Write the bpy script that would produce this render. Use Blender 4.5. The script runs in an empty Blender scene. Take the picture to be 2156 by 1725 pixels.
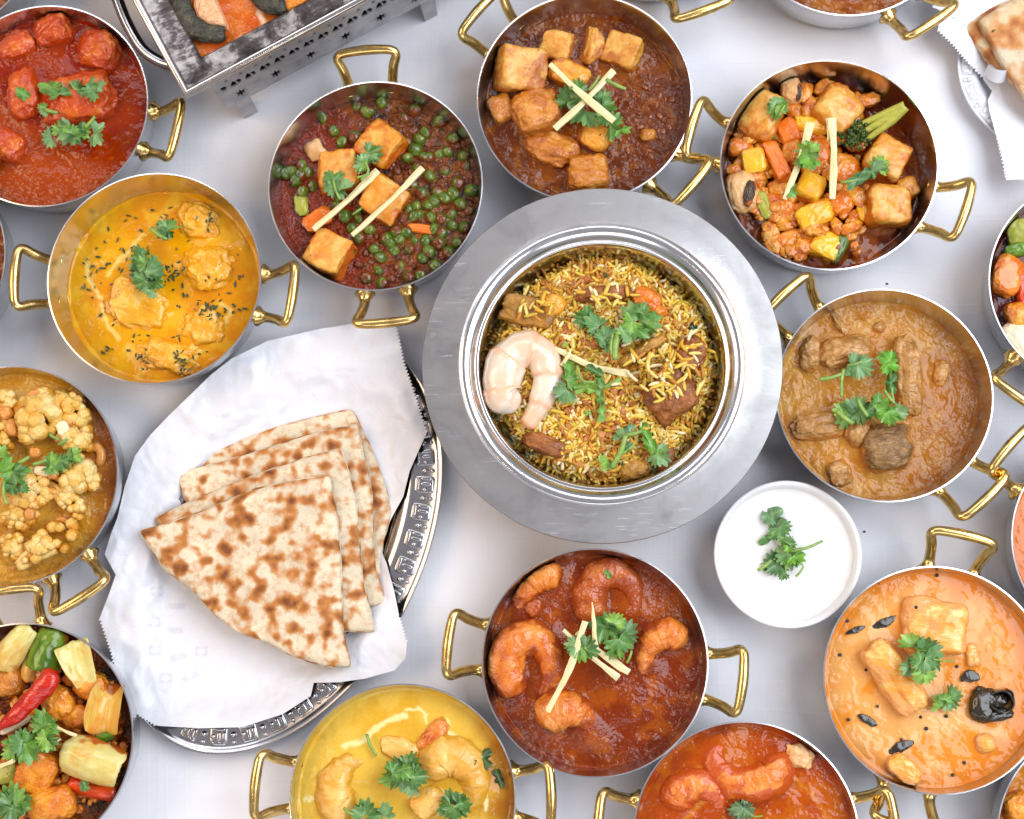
import bpy, bmesh, math, random
import numpy as np
from mathutils import Vector, Matrix

random.seed(7)
SC = bpy.context.scene
COL = SC.collection
pi = math.pi

# ------------------------------------------------------------------ camera
# picture coordinates used for measuring are those of a 2156 x 1725 view of the photograph
FPX, CX, CY = 3160.0, 1078.0, 862.5
NADX, NADY = 1200.0, 1292.0            # where the plumb line under the camera meets the picture
CAMH = 1.15                            # metres above the table
_n = Vector((NADX - CX, -(NADY - CY), -FPX)).normalized()
_Z = -_n
_X = Vector((1, 0, 0)); _X = (_X - _Z * _X.dot(_Z)).normalized()
_Y = _Z.cross(_X)
C2W = Matrix((_X, _Y, _Z))             # camera -> world rotation
cam_d = bpy.data.cameras.new('camera'); cam = bpy.data.objects.new('camera', cam_d); COL.objects.link(cam)
cam.matrix_world = Matrix.Translation((0, 0, CAMH)) @ C2W.to_4x4()
cam_d.sensor_width = 36.0; cam_d.lens = 36.0 * FPX / 2156.0
cam_d.clip_start = 0.01; cam_d.clip_end = 100
cam_d.dof.use_dof = True; cam_d.dof.focus_distance = 1.09; cam_d.dof.aperture_fstop = 9.0
SC.camera = cam

def at(px, py, z=0.0):
    """the point at height z that is seen at picture position (px, py)"""
    d = C2W @ Vector((px - CX, -(py - CY), -FPX))
    t = (z - CAMH) / d.z
    return Vector((d.x * t, d.y * t, z))

def mpp(px, py, z=0.05):
    return (at(px + 1, py, z) - at(px, py, z)).length

# ------------------------------------------------------------------ light
W = bpy.data.worlds.new('World'); SC.world = W; W.use_nodes = True
bg = W.node_tree.nodes['Background']
bg.inputs['Color'].default_value = (0.92, 0.90, 1.0, 1); bg.inputs['Strength'].default_value = 0.38

def area(name, loc, aim, sx, sy, power, color):
    d = bpy.data.lights.new(name, 'AREA'); d.shape = 'RECTANGLE'; d.size = sx; d.size_y = sy
    d.energy = power; d.color = color
    o = bpy.data.objects.new(name, d); COL.objects.link(o); o.location = loc
    o.rotation_euler = (Vector(aim) - Vector(loc)).to_track_quat('-Z', 'Y').to_euler()
    return o
area('window_light', (1.2, 0.35, 1.65), (0.0, 0, 0), 1.7, 1.5, 50, (0.86, 0.92, 1.0))
area('warm_room_light', (-1.6, 0.25, 1.5), (0, 0, 0.03), 1.0, 1.0, 19, (1.0, 0.72, 0.46))
area('far_fill_light', (-0.3, 1.7, 1.75), (0, 0.1, 0.03), 2.2, 0.9, 15, (0.93, 0.95, 1.0))  # added fill from the far side, not a known window
area('near_fill_light', (0.1, -1.7, 1.7), (0, -0.1, 0.03), 2.2, 0.9, 14, (0.93, 0.95, 1.0))  # added fill from the near side, its source is made up
for k, (x, y) in enumerate(((-0.55, 1.3), (0.75, 1.25), (-0.9, -0.5), (1.1, -0.7))):
    d = bpy.data.lights.new('pendant_bulb_light', 'POINT'); d.energy = 1.8; d.color = (1.0, 0.74, 0.46); d.shadow_soft_size = 0.03
    o = bpy.data.objects.new('pendant_bulb_light', d); COL.objects.link(o); o.location = (x, y, 1.75)

SC.view_settings.view_transform = 'Standard'; SC.view_settings.look = 'None'
SC.view_settings.exposure = 0.0; SC.view_settings.gamma = 1.0
try:
    SC.cycles.use_denoising = True; SC.cycles.max_bounces = 8; SC.cycles.sample_clamp_indirect = 4.0
    SC.cycles.caustics_reflective = False; SC.cycles.caustics_refractive = False
except Exception: pass

# ------------------------------------------------------------------ numpy noise
_rng = np.random.default_rng(11)
_perm = _rng.permutation(256); _perm = np.concatenate([_perm, _perm, _perm])
_grad = _rng.normal(size=(256, 3)); _grad /= np.linalg.norm(_grad, axis=1)[:, None]
def perlin(p):
    p = np.asarray(p, float); i = np.floor(p).astype(int); f = p - i; i &= 255
    u = f * f * f * (f * (f * 6 - 15) + 10)
    out = 0
    for dx in (0, 1):
        wx = u[:, 0] if dx else 1 - u[:, 0]
        for dy in (0, 1):
            wy = u[:, 1] if dy else 1 - u[:, 1]
            for dz in (0, 1):
                wz = u[:, 2] if dz else 1 - u[:, 2]
                h = _perm[_perm[_perm[(i[:, 0] + dx) & 255] + ((i[:, 1] + dy) & 255)] + ((i[:, 2] + dz) & 255)]
                g = _grad[h]
                out = out + wx * wy * wz * (g[:, 0] * (f[:, 0] - dx) + g[:, 1] * (f[:, 1] - dy) + g[:, 2] * (f[:, 2] - dz))
    return out * 1.5
def fbm(p, oct=4, seed=0.0, gain=0.5):
    p = np.asarray(p, float)
    if p.shape[1] == 2: p = np.concatenate([p, np.zeros((len(p), 1))], 1)
    p = p + np.array([seed * 7.31, seed * 3.77, seed * 5.13]); a = 1.0; s = 0
    for k in range(oct):
        s = s + a * perlin(p); p = p * 2.03 + 11.7; a *= gain
    return s
def sstep(a, b, x):
    t = np.clip((x - a) / (b - a), 0, 1); return t * t * (3 - 2 * t)

# ------------------------------------------------------------------ mesh helpers
def mk_mesh(name, V, quads=None, tris=None, col=None, smooth=True, sharp=None):
    V = np.asarray(V, np.float32)
    q = np.zeros((0, 4), np.int32) if quads is None else np.asarray(quads, np.int32).reshape(-1, 4)
    t = np.zeros((0, 3), np.int32) if tris is None else np.asarray(tris, np.int32).reshape(-1, 3)
    m = bpy.data.meshes.new(name)
    m.vertices.add(len(V)); m.vertices.foreach_set('co', V.ravel())
    n = len(q) * 4 + len(t) * 3
    m.loops.add(n); m.loops.foreach_set('vertex_index', np.concatenate([q.ravel(), t.ravel()]))
    m.polygons.add(len(q) + len(t))
    ls = np.concatenate([np.arange(len(q)) * 4, len(q) * 4 + np.arange(len(t)) * 3]).astype(np.int32)
    m.polygons.foreach_set('loop_start', ls)
    m.polygons.foreach_set('use_smooth', np.full(len(q) + len(t), smooth))
    m.update(calc_edges=True)
    if sharp: m.set_sharp_from_angle(angle=math.radians(sharp))
    if col is not None:
        c = np.ones((len(V), 4), np.float32); c[:, :3] = col
        a = m.color_attributes.new('col', 'FLOAT_COLOR', 'POINT'); a.data.foreach_set('color', c.ravel())
    return m

def obj(name, mesh, mat=None, parent=None, loc=None):
    o = bpy.data.objects.new(name, mesh); COL.objects.link(o)
    if mat is not None and not mesh.materials: mesh.materials.append(mat)
    if parent is not None: o.parent = parent
    if loc is not None: o.location = loc
    return o

LABELS = {}
def tag(o, label, cat, group=None, kind=None):
    o['label'] = label; o['category'] = cat
    if group: o['group'] = group
    if kind: o['kind'] = kind
    k = len(label.split())
    if not 4 <= k <= 16: print('LABEL LENGTH', k, label)
    if label in LABELS and LABELS[label] is None: print('LABEL TWICE', label)
    LABELS[label] = group if group and label in LABELS else LABELS.get(label, group)
    return o
def empty(name, loc, label, cat, group=None):
    o = bpy.data.objects.new(name, None); o.empty_display_size = 0.01; COL.objects.link(o); o.location = loc
    return tag(o, label, cat, group)

def lathe(profile, n=96, close=False):
    P = np.asarray(profile, float); k = len(P)
    a = np.arange(n) * 2 * pi / n
    V = np.stack([P[:, None, 0] * np.cos(a), P[:, None, 0] * np.sin(a), np.repeat(P[:, 1:2], n, 1)], -1).reshape(-1, 3)
    Q = []
    i = np.arange(n); j = (i + 1) % n
    for r in range(k if close else k - 1):
        r2 = (r + 1) % k
        Q.append(np.stack([r * n + i, r * n + j, r2 * n + j, r2 * n + i], 1))
    return V, np.concatenate(Q)

def spline(pts, m):
    """Catmull-Rom through pts, m samples in all"""
    P = np.asarray(pts, float)
    P = np.concatenate([[2 * P[0] - P[1]], P, [2 * P[-1] - P[-2]]])
    k = len(P) - 3
    t = np.linspace(0, k, m); i = np.minimum(t.astype(int), k - 1); f = (t - i)[:, None]
    a, b, c, d = P[i], P[i + 1], P[i + 2], P[i + 3]
    return 0.5 * (2 * b + (c - a) * f + (2 * a - 5 * b + 4 * c - d) * f ** 2 + (3 * b - a - 3 * c + d) * f ** 3)

def tube(pts, rad, nseg=12, flat=1.0, rot=0.0, caps=True):
    """sweep along pts (N,3); rad scalar or (N,)"""
    P = np.asarray(pts, float); N = len(P); R = np.broadcast_to(np.asarray(rad, float), (N,))
    T = np.gradient(P, axis=0); T /= np.linalg.norm(T, axis=1)[:, None] + 1e-12
    up = np.array([0, 0, 1.0])
    if abs(T[0] @ up) > 0.95: up = np.array([1.0, 0, 0])
    B = np.zeros((N, 3)); Nn = np.zeros((N, 3))
    v = up - T[0] * (up @ T[0]); v /= np.linalg.norm(v)
    for k in range(N):
        v = v - T[k] * (v @ T[k]); v /= np.linalg.norm(v); Nn[k] = v; B[k] = np.cross(T[k], v)
    a = np.arange(nseg) * 2 * pi / nseg + rot
    V = P[:, None, :] + R[:, None, None] * (np.cos(a)[None, :, None] * B[:, None, :] + flat * np.sin(a)[None, :, None] * Nn[:, None, :])
    V = V.reshape(-1, 3)
    i = np.arange(nseg); j = (i + 1) % nseg
    Q = np.concatenate([np.stack([r * nseg + i, r * nseg + j, (r + 1) * nseg + j, (r + 1) * nseg + i], 1) for r in range(N - 1)])
    Tt = None
    if caps:
        V = np.concatenate([V, P[:1], P[-1:]]); c0, c1 = len(V) - 2, len(V) - 1; e = (N - 1) * nseg
        Tt = np.concatenate([np.stack([np.full(nseg, c0), j, i], 1), np.stack([np.full(nseg, c1), e + i, e + j], 1)])
    return V, Q, Tt

def polar_grid(nr, na):
    """topology of a disc: centre vertex, nr rings of na vertices"""
    i = np.arange(na); j = (i + 1) % na
    Q = np.concatenate([np.stack([1 + r * na + i, 1 + (r + 1) * na + i, 1 + (r + 1) * na + j, 1 + r * na + j], 1) for r in range(nr - 1)])
    T = np.stack([np.zeros(na, int), 1 + i, 1 + j], 1)
    return Q, T

# ------------------------------------------------------------------ materials
class NT:
    def __init__(s, name):
        s.m = bpy.data.materials.new(name); s.m.use_nodes = True
        s.t = s.m.node_tree; s.b = s.t.nodes['Principled BSDF']
    def n(s, ty, **kw):
        nd = s.t.nodes.new(ty)
        for k, v in kw.items():
            if k in nd.inputs: nd.inputs[k].default_value = v
            else: setattr(nd, k, v)
        return nd
    def l(s, a, b): s.t.links.new(a, b)
    def coord(s, scale=(1, 1, 1), rot=(0, 0, 0), rnd=True, kind='Object'):
        tc = s.n('ShaderNodeTexCoord'); mp = s.n('ShaderNodeMapping')
        mp.inputs['Scale'].default_value = scale; mp.inputs['Rotation'].default_value = rot
        s.l(tc.outputs[kind], mp.inputs['Vector'])
        if rnd:
            oi = s.n('ShaderNodeObjectInfo'); mu = s.n('ShaderNodeMath', operation='MULTIPLY'); mu.inputs[1].default_value = 37.0
            s.l(oi.outputs['Random'], mu.inputs[0]); cb = s.n('ShaderNodeCombineXYZ')
            for k in range(3): s.l(mu.outputs[0], cb.inputs[k])
            s.l(cb.outputs[0], mp.inputs['Location'])
        return mp.outputs[0]
    def noise(s, vec, scale, detail=4, rough=0.55, dist=0.0):
        nd = s.n('ShaderNodeTexNoise'); nd.inputs['Scale'].default_value = scale; nd.inputs['Detail'].default_value = detail
        nd.inputs['Roughness'].default_value = rough; nd.inputs['Distortion'].default_value = dist
        if vec is not None: s.l(vec, nd.inputs['Vector'])
        return nd.outputs['Fac']
    def ramp(s, fac, stops, interp='LINEAR'):
        nd = s.n('ShaderNodeValToRGB'); e = nd.color_ramp.elements; nd.color_ramp.interpolation = interp
        while len(e) < len(stops): e.new(0.5)
        for k, (p, c) in enumerate(stops):
            e[k].position = p
            e[k].color = (c, c, c, 1) if isinstance(c, (int, float)) else (*c, 1)
        s.l(fac, nd.inputs[0]); return nd.outputs[0]
    def mix(s, fac, a, b, mode='MIX'):
        nd = s.n('ShaderNodeMix', data_type='RGBA', blend_type=mode)
        for sock, v in ((nd.inputs[0], fac), (nd.inputs[6], a), (nd.inputs[7], b)):
            if hasattr(v, 'is_linked'): s.l(v, sock)
            elif isinstance(v, (int, float)): sock.default_value = v
            else: sock.default_value = (*v, 1)
        return nd.outputs[2]
    def math(s, op, a, b=0.0):
        nd = s.n('ShaderNodeMath', operation=op)
        for k, v in enumerate((a, b)):
            if hasattr(v, 'is_linked'): s.l(v, nd.inputs[k])
            else: nd.inputs[k].default_value = v
        return nd.outputs[0]
    def bump(s, h, strength, dist, prev=None):
        nd = s.n('ShaderNodeBump'); nd.inputs['Strength'].default_value = strength; nd.inputs['Distance'].default_value = dist
        s.l(h, nd.inputs['Height'])
        if prev is not None: s.l(prev, nd.inputs['Normal'])
        return nd.outputs[0]
    def set(s, **kw):
        for k, v in kw.items():
            sock = s.b.inputs[k.replace('_', ' ')]
            if hasattr(v, 'is_linked'): s.l(v, sock)
            elif isinstance(v, tuple) and len(v) == 3: sock.default_value = (*v, 1)
            else: sock.default_value = v
        return s
    def attr(s, name='col'):
        nd = s.n('ShaderNodeAttribute'); nd.attribute_name = name; return nd.outputs['Color']

def steel_mat(name, base=(0.74, 0.74, 0.75), r0=0.12, r1=0.30):
    m = NT(name); c = m.coord((1, 1, 1)); n1 = m.noise(c, 45, 5)
    n2 = m.noise(m.coord((1, 1, 60), rnd=True), 30, 3)
    m.set(Base_Color=m.mix(m.ramp(n1, [(0.3, 0.0), (0.75, 1.0)]), base, tuple(x * 0.86 for x in base)), Metallic=1.0,
          Roughness=m.ramp(n1, [(0.3, r0), (0.7, r1)]), Normal=m.bump(n2, 0.05, 0.001))
    return m.m
M_STEEL = steel_mat('stainless_steel')
def brass_mat():
    m = NT('brass'); c = m.coord(); n1 = m.noise(c, 90, 4); n2 = m.noise(c, 420, 3)
    m.set(Base_Color=m.ramp(n1, [(0.3, (0.70, 0.45, 0.13)), (0.52, (0.78, 0.55, 0.21)), (0.66, (0.52, 0.34, 0.12)), (0.8, (0.36, 0.22, 0.08))]), Metallic=1.0,
          Roughness=m.ramp(n1, [(0.3, 0.13), (0.75, 0.32)]), Normal=m.bump(n2, 0.05, 0.0006))
    return m.m
M_BRASS = brass_mat()

def cloth_mat():
    m = NT('white_cloth'); c = m.coord((1, 1, 1), rnd=False)
    wv = m.noise(m.coord((1, 22, 1), rnd=False), 190, 2); wh = m.noise(m.coord((22, 1, 1), rnd=False), 190, 2)
    w = m.math('ADD', wv, wh); big = m.noise(c, 5, 4)
    wx, wy = m.noise(m.coord((0.6, 14, 1), (0, 0, 0.25), rnd=False), 3.2, 2), m.noise(m.coord((13, 0.7, 1), (0, 0, 0.1), rnd=False), 2.6, 2)
    cre = m.math('ADD', m.ramp(wx, [(0.47, 0.0), (0.5, 1.0), (0.53, 0.0)]), m.ramp(wy, [(0.475, 0.0), (0.5, 1.0), (0.525, 0.0)]))
    m.set(Base_Color=m.mix(m.ramp(big, [(0.35, 0.0), (0.7, 1.0)]), (0.85, 0.84, 0.87), (0.80, 0.785, 0.81)), Roughness=0.7,
          Normal=m.bump(w, 0.28, 0.0007, m.bump(cre, 0.05, 0.002, m.bump(big, 0.4, 0.006))))
    m.b.inputs['Specular IOR Level'].default_value = 0.2
    return m.m

# ------------------------------------------------------------------ the table
N = 60; g = np.linspace(-1.6, 1.6, N); X, Y = np.meshgrid(g, g)
V = np.stack([X.ravel(), Y.ravel(), 0 * X.ravel()], 1); ii = np.arange(N * N).reshape(N, N)
Q = np.stack([ii[:-1, :-1], ii[:-1, 1:], ii[1:, 1:], ii[1:, :-1]], -1).reshape(-1, 4)
cloth = obj('tablecloth', mk_mesh('tablecloth', V, Q), cloth_mat()); cloth['kind'] = 'structure'

# ------------------------------------------------------------------ pans
RIMZ = 0.052
PANS = {}
def inner_r(R, z):
    """inside radius of a pan wall at height z"""
    return R * np.interp(z, [0.002, 0.008, 0.016, 0.052], [0.80, 0.895, 0.925, 0.992]) - 0.0014

def handle_mesh(R):
    pts = []; 
    for s in (1,):
        pts = [(R * 0.955, -0.0165, 0.031), (R + 0.005, -0.0172, 0.034), (R + 0.014, -0.0195, 0.042), (R + 0.0205, -0.0225, 0.0485),
               (R + 0.0235, -0.0195, 0.0515), (R + 0.0245, -0.010, 0.0525), (R + 0.0248, 0, 0.0528)]
        pts = pts + [(x, -y, z) for x, y, z in pts[-2::-1]]
    P = spline(pts, 61)
    u = np.abs(np.linspace(-1, 1, 61)); d = 1 - u      # 0 at the feet
    rad = 0.0037 + 0.0046 * np.exp(-(d / 0.065) ** 1.3) + 0.0002 * np.cos(u * 9)
    V, Q, T = tube(P, rad, 14)
    return mk_mesh('handle', V, Q, T)

def pan(key, cx, cy, rpx, angs, label, dz):
    c = at(cx, cy, RIMZ); R = rpx * mpp(cx, cy, RIMZ)
    root = empty('curry_pan', (c.x, c.y, 0), label, 'pan', 'steel curry pans with brass handles')
    pr = [(0, 0.0006), (R * .80, 0.0006), (R * .84, 0.0014), (R * .875, 0.0035), (R * .90, 0.0075), (R * .925, 0.014), (R * .965, 0.034), (R * .99, 0.0495),
          (R * .997, 0.0514), (R * .996, 0.0521), (R * .984, 0.0522), (R * .981, 0.0516), (R * .978, 0.0500), (inner_r(R, .034), 0.034), (inner_r(R, .016), 0.016), (inner_r(R, .008), 0.008), (R * .80, 0.0035), (0, 0.003)]
    V, Q = lathe(pr, 120); obj('body', mk_mesh('pan_body', V, Q, sharp=50), M_STEEL, root)
    hm = handle_mesh(R)
    for a in angs:
        h = obj('handle', hm, M_BRASS, root); h.rotation_euler = (0, 0, math.radians(a))
    PANS[key] = dict(c=c, R=R, zs=RIMZ - dz, bumps=[], cx=cx, cy=cy)

pan('A', 94, 222, 218, (-11, 169), 'steel pan of red chicken curry left of the rectangular fish dish', 0.017)
pan('B', 324, 585, 226, (-7, 179), 'steel pan of yellow creamy curry flecked with dark herbs', 0.030)
pan('C', 790, 390, 227, (94.6, -85), 'steel pan holding green peas and paneer in dark gravy', 0.025)
pan('D', 1230, 205, 228, (139, -40), 'steel pan of brown curry partly hidden under the rice pot flange', 0.025)
pan('E', 1745, 346, 231, (163, -20), 'steel pan of mixed vegetables with broccoli and mushrooms', 0.034)
pan('F', 1862, 831, 230, (133, -47), 'steel pan of tan lamb curry right of the rice pot', 0.024)
pan('G', 2311, 597, 231, (-126, 54), 'steel pan with tomato wedges cut by the right picture edge', 0.026)
pan('H', 1972, 1431, 241, (77, -104), 'steel pan of salmon coloured fish curry below the white ramekin', 0.014)
pan('S', 1252, 1394, 240, (173, -7.6), 'steel pan of orange prawns in brown gravy below the rice pot', 0.021)
pan('I', 847, 1683, 240, (175, 1), 'steel pan of mustard yellow prawn korma at the bottom edge', 0.0145)
pan('J', 1571, 1760, 239, (176, 5), 'steel pan of bright red orange creamy curry at bottom edge', 0.013)
pan('K', 18, 1001, 231, (-57.6, 122), 'steel pan of cauliflower and cashew curry at the left edge', 0.016)
pan('L', 42, 1555, 239, (98, -82), 'steel pan of onions, peppers and red chilli in bottom left corner', 0.022)
pan('M', 1785, -184, 231, (-55, 125), 'half hidden steel pan of brown gravy at the top edge', 0.014)
pan('N', 1378, -240, 228, (-70, 110), 'steel pan showing only its base and one handle, top edge', 0.020)
pan('O', 2362, 1140, 234, (138, -42), 'steel pan of pale salmon curry cut by right edge beside lamb curry', 0.013)
pan('P', 2336, 1768, 238, (62, -118), 'steel pan of orange curry cut by the bottom right corner', 0.016)
pan('Q', -217, 545, 229, (60, -120), 'steel pan sliver at the left edge beside the yellow curry', 0.018)
pan('R', -150, -150, 240, (20, 200), 'steel pan sliver in the top left corner of the table', 0.018)

# ------------------------------------------------------------------ rice pot
POTZ = 0.066
pot_c = at(1267, 765, POTZ); POTR = 380 * mpp(1267, 765, POTZ)
def flange_mat():
    m = NT('worn_aluminium'); 
    s1 = m.noise(m.coord((3, 260, 3), (0, 0, 0.5), rnd=False), 9, 2); s2 = m.noise(m.coord((3, 320, 3), (0, 0, 2.0), rnd=False), 8, 2)
    s3 = m.noise(m.coord((4, 280, 3), (0, 0, 1.15), rnd=False), 7, 2)
    blot = m.noise(m.coord(rnd=False), 22, 6, 0.7, 0.6)
    msk = m.ramp(m.noise(m.coord((1, 1, 1), rnd=False), 55, 3), [(0.50, 0.0), (0.60, 1.0)])
    scr = m.ramp(m.math('MAXIMUM', m.math('MAXIMUM', s1, s2), s3), [(0.69, 0.0), (0.74, 0.4)])
    scr = m.math('MULTIPLY', scr, msk)
    drk = m.ramp(m.math('MINIMUM', m.math('MINIMUM', s1, s2), s3), [(0.25, 0.9), (0.30, 0.0)])
    drk = m.math('MULTIPLY', drk, m.math('SUBTRACT', 1.0, msk))
    pat = m.ramp(blot, [(0.35, 0.0), (0.7, 1.0)])
    base = m.mix(pat, (0.41, 0.40, 0.40), (0.27, 0.262, 0.262))
    base = m.mix(scr, base, (0.80, 0.80, 0.82)); base = m.mix(drk, base, (0.22, 0.22, 0.25))
    m.set(Base_Color=base, Metallic=0.92, Roughness=m.ramp(blot, [(0.3, 0.24), (0.7, 0.50)]), Normal=m.bump(scr, 0.25, 0.0005))
    return m.m
M_FLANGE = flange_mat()
M_POTIN = steel_mat('polished_pot_steel', (0.78, 0.77, 0.76), 0.12, 0.22)
pot = empty('rice_pot', (pot_c.x, pot_c.y, 0), 'large round metal pot with wide flange holding yellow rice', 'pot')
R = POTR; ri = R * 0.783
V, Q = lathe([(R * .93, 0.046), (R * .985, 0.052), (R * .998, 0.0635), (R * .9995, 0.0655), (R * .996, 0.0662), (R * .90, 0.0664), (ri + .0045, 0.0664), (ri + .0015, 0.0668), (ri, 0.0660)], 160)
obj('flange', mk_mesh('flange', V, Q, sharp=25), M_FLANGE, pot)
V, Q = lathe([(ri + .0002, 0.0660), (ri - .0015, 0.0668), (ri - .005, 0.0658), (ri - .0085, 0.0625), (ri - .0098, 0.0605), (ri - .0105, 0.0603), (ri - .0115, 0.0612), (ri - .0125, 0.0607), (ri - .0140, 0.0560), (ri - .016, 0.046), (ri - .018, 0.034), (ri - .021, 0.020), (ri - .03, 0.008), (0, 0.005)], 160)
obj('inner_bowl', mk_mesh('inner_bowl', V, Q, sharp=75), M_POTIN, pot)
V, Q = lathe([(0, 0.0006), (R * .80, 0.0006), (R * .86, 0.004), (R * .90, 0.016), (R * .92, 0.040), (R * .93, 0.0465)], 120)
obj('outer_bowl', mk_mesh('outer_bowl', V, Q, sharp=50), M_STEEL, pot)
POT = dict(c=pot_c, R=ri - .016, zs=0.043)

# ------------------------------------------------------------------ ramekin
RAMZ = 0.040
rc = at(1659, 1167, RAMZ); RR = 158 * mpp(1659, 1167, RAMZ)
m = NT('white_glaze'); m.set(Base_Color=(0.72, 0.71, 0.70), Roughness=0.14, Normal=m.bump(m.noise(m.coord(), 60, 2), 0.03, 0.001)); M_GLAZE = m.m
ram = empty('ramekin', (rc.x, rc.y, 0), 'round white ceramic ramekin of yogurt right of the prawn pan', 'ramekin')
V, Q = lathe([(0, 0.0008), (RR * .80, 0.0008), (RR * .86, 0.002), (RR * .90, 0.008), (RR * .96, 0.032), (RR * .985, 0.0375), (RR * .99, 0.0393), (RR * .97, 0.0402), (RR * .93, 0.0396), (RR * .905, 0.037), (RR * .88, 0.031), (RR * .82, 0.012), (RR * .7, 0.005), (0, 0.004)], 120)
obj('body', mk_mesh('ramekin_body', V, Q), M_GLAZE, ram)

# ------------------------------------------------------------------ food materials
def food(name, stops, scale=120, detail=5, rough=0.35, bumps=((160, 0.35, 0.002),), specks=None, spec=0.5, sss=0.0, stretch=(1, 1, 1), coat=0.0, dist=0.3):
    m = NT(name); c = m.coord(stretch)
    col = m.ramp(m.noise(c, scale, detail, 0.6, dist), stops)
    if specks:
        for sc, thr, sc_col in specks:
            col = m.mix(m.ramp(m.noise(m.coord(), sc, 2, 0.5), [(thr, 0.0), (thr + 0.025, 1.0)]), col, sc_col)
    bw = m.n('ShaderNodeAttribute'); bw.attribute_name = 'brown'; col = m.mix(bw.outputs['Fac'], col, tuple((v * 0.6 + w_ * 0.5) for v, w_ in zip(stops[0][1], stops[1][1])))
    cov = m.n('ShaderNodeAttribute'); cov.attribute_name = 'cover'; sco = m.attr('sauce_col')
    cv = m.ramp(m.math('ADD', cov.outputs['Fac'], m.math('MULTIPLY', m.math('SUBTRACT', m.noise(m.coord(), 150, 4, 0.65), 0.5), 0.7)), [(0.42, 0.0), (0.62, 1.0)])
    col = m.mix(cv, col, sco)
    nrm = None
    for sc, st, d in bumps: nrm = m.bump(m.noise(c, sc, 3 if sc < 200 else 1, 0.55), st, d, nrm)
    rr = m.ramp(m.noise(c, scale * 1.7, 3), [(0.3, max(0.03, rough - 0.12)), (0.7, rough + 0.12)])
    m.set(Base_Color=col, Roughness=rr, Normal=nrm)
    m.b.inputs['Specular IOR Level'].default_value = spec
    if sss:
        m.b.inputs['Subsurface Weight'].default_value = sss; m.b.inputs['Subsurface Radius'].default_value = (0.004, 0.0018, 0.0008); m.b.inputs['Subsurface Scale'].default_value = 1.0
    if coat: m.b.inputs['Coat Weight'].default_value = coat * 0.4; m.b.inputs['Coat Roughness'].default_value = 0.08
    return m.m
DK = (0.03, 0.012, 0.006)
M_PANEER_C = food('paneer_in_red_oil', [(0.30, (0.56, 0.14, 0.006)), (0.45, (0.68, 0.27, 0.02)), (0.60, (0.76, 0.44, 0.09)), (0.75, (0.62, 0.20, 0.012))], 95, specks=((420, 0.70, (0.30, 0.07, 0.01)),), sss=0.15)
M_PANEER_D = food('fried_paneer', [(0.28, (0.42, 0.13, 0.010)), (0.42, (0.60, 0.25, 0.03)), (0.58, (0.72, 0.43, 0.10)), (0.74, (0.48, 0.15, 0.014))], 75, specks=((380, 0.71, DK),), rough=0.42, sss=0.1)
M_SAUCED_D = food('sauce_coated_paneer', [(0.3, (0.36, 0.09, 0.008)), (0.5, (0.54, 0.19, 0.02)), (0.68, (0.66, 0.30, 0.055)), (0.8, (0.40, 0.11, 0.010))], 80, bumps=((90, 0.5, 0.004), (300, 0.5, 0.002)), specks=((420, 0.72, DK),), rough=0.3)
M_POTATO = food('potato', [(0.3, (0.66, 0.24, 0.015)), (0.6, (0.78, 0.36, 0.04)), (0.75, (0.55, 0.15, 0.01))], 45, specks=((330, 0.72, DK),), rough=0.25, sss=0.2, bumps=((140, 0.15, 0.001),))
M_TOFU = food('browned_tofu', [(0.30, (0.46, 0.13, 0.007)), (0.45, (0.62, 0.25, 0.02)), (0.60, (0.73, 0.44, 0.11)), (0.74, (0.54, 0.18, 0.012))], 60, specks=((330, 0.74, DK),), rough=0.33, sss=0.1)
M_CHICK_RED = food('red_chicken', [(0.25, (0.36, 0.025, 0.002)), (0.48, (0.52, 0.065, 0.004)), (0.64, (0.64, 0.14, 0.010)), (0.8, (0.42, 0.04, 0.003))], 60, bumps=((90, 0.5, 0.004), (320, 0.35, 0.0015)), specks=((300, 0.76, DK),), rough=0.24, coat=0.3)
M_CHICK_YEL = food('yellow_chicken', [(0.25, (0.64, 0.24, 0.004)), (0.46, (0.76, 0.35, 0.010)), (0.62, (0.82, 0.48, 0.06)), (0.8, (0.70, 0.28, 0.006))], 70, bumps=((90, 0.5, 0.004), (300, 0.3, 0.0015)), rough=0.22, coat=0.3)
M_LAMB = food('lamb_piece', [(0.25, (0.22, 0.09, 0.014)), (0.48, (0.38, 0.17, 0.035)), (0.64, (0.54, 0.29, 0.09)), (0.8, (0.30, 0.12, 0.02))], 70, stretch=(1, 1.5, 1), bumps=((100, 0.5, 0.004), (340, 0.4, 0.002)), rough=0.26)
M_LAMB_DARK = food('dark_lamb_piece', [(0.25, (0.12, 0.055, 0.014)), (0.5, (0.21, 0.105, 0.030)), (0.66, (0.34, 0.19, 0.07)), (0.8, (0.15, 0.07, 0.018))], 90, stretch=(1, 2.0, 1), bumps=((130, 0.6, 0.004), (400, 0.5, 0.002)), rough=0.4)
M_FISH = food('fish_piece', [(0.28, (0.72, 0.24, 0.02)), (0.45, (0.80, 0.36, 0.055)), (0.62, (0.84, 0.52, 0.16)), (0.8, (0.76, 0.29, 0.03))], 40, stretch=(1, 3.0, 1), bumps=((70, 0.4, 0.004), (300, 0.2, 0.001)), rough=0.2, sss=0.15, coat=0.4)
M_PRAWN_S = food('sauced_prawn', [(0.28, (0.44, 0.075, 0.006)), (0.45, (0.62, 0.15, 0.014)), (0.62, (0.74, 0.27, 0.045)), (0.8, (0.50, 0.09, 0.007))], 60, bumps=((80, 0.5, 0.003), (320, 0.35, 0.0015)), specks=((420, 0.73, DK),), rough=0.26, coat=0.3)
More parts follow.
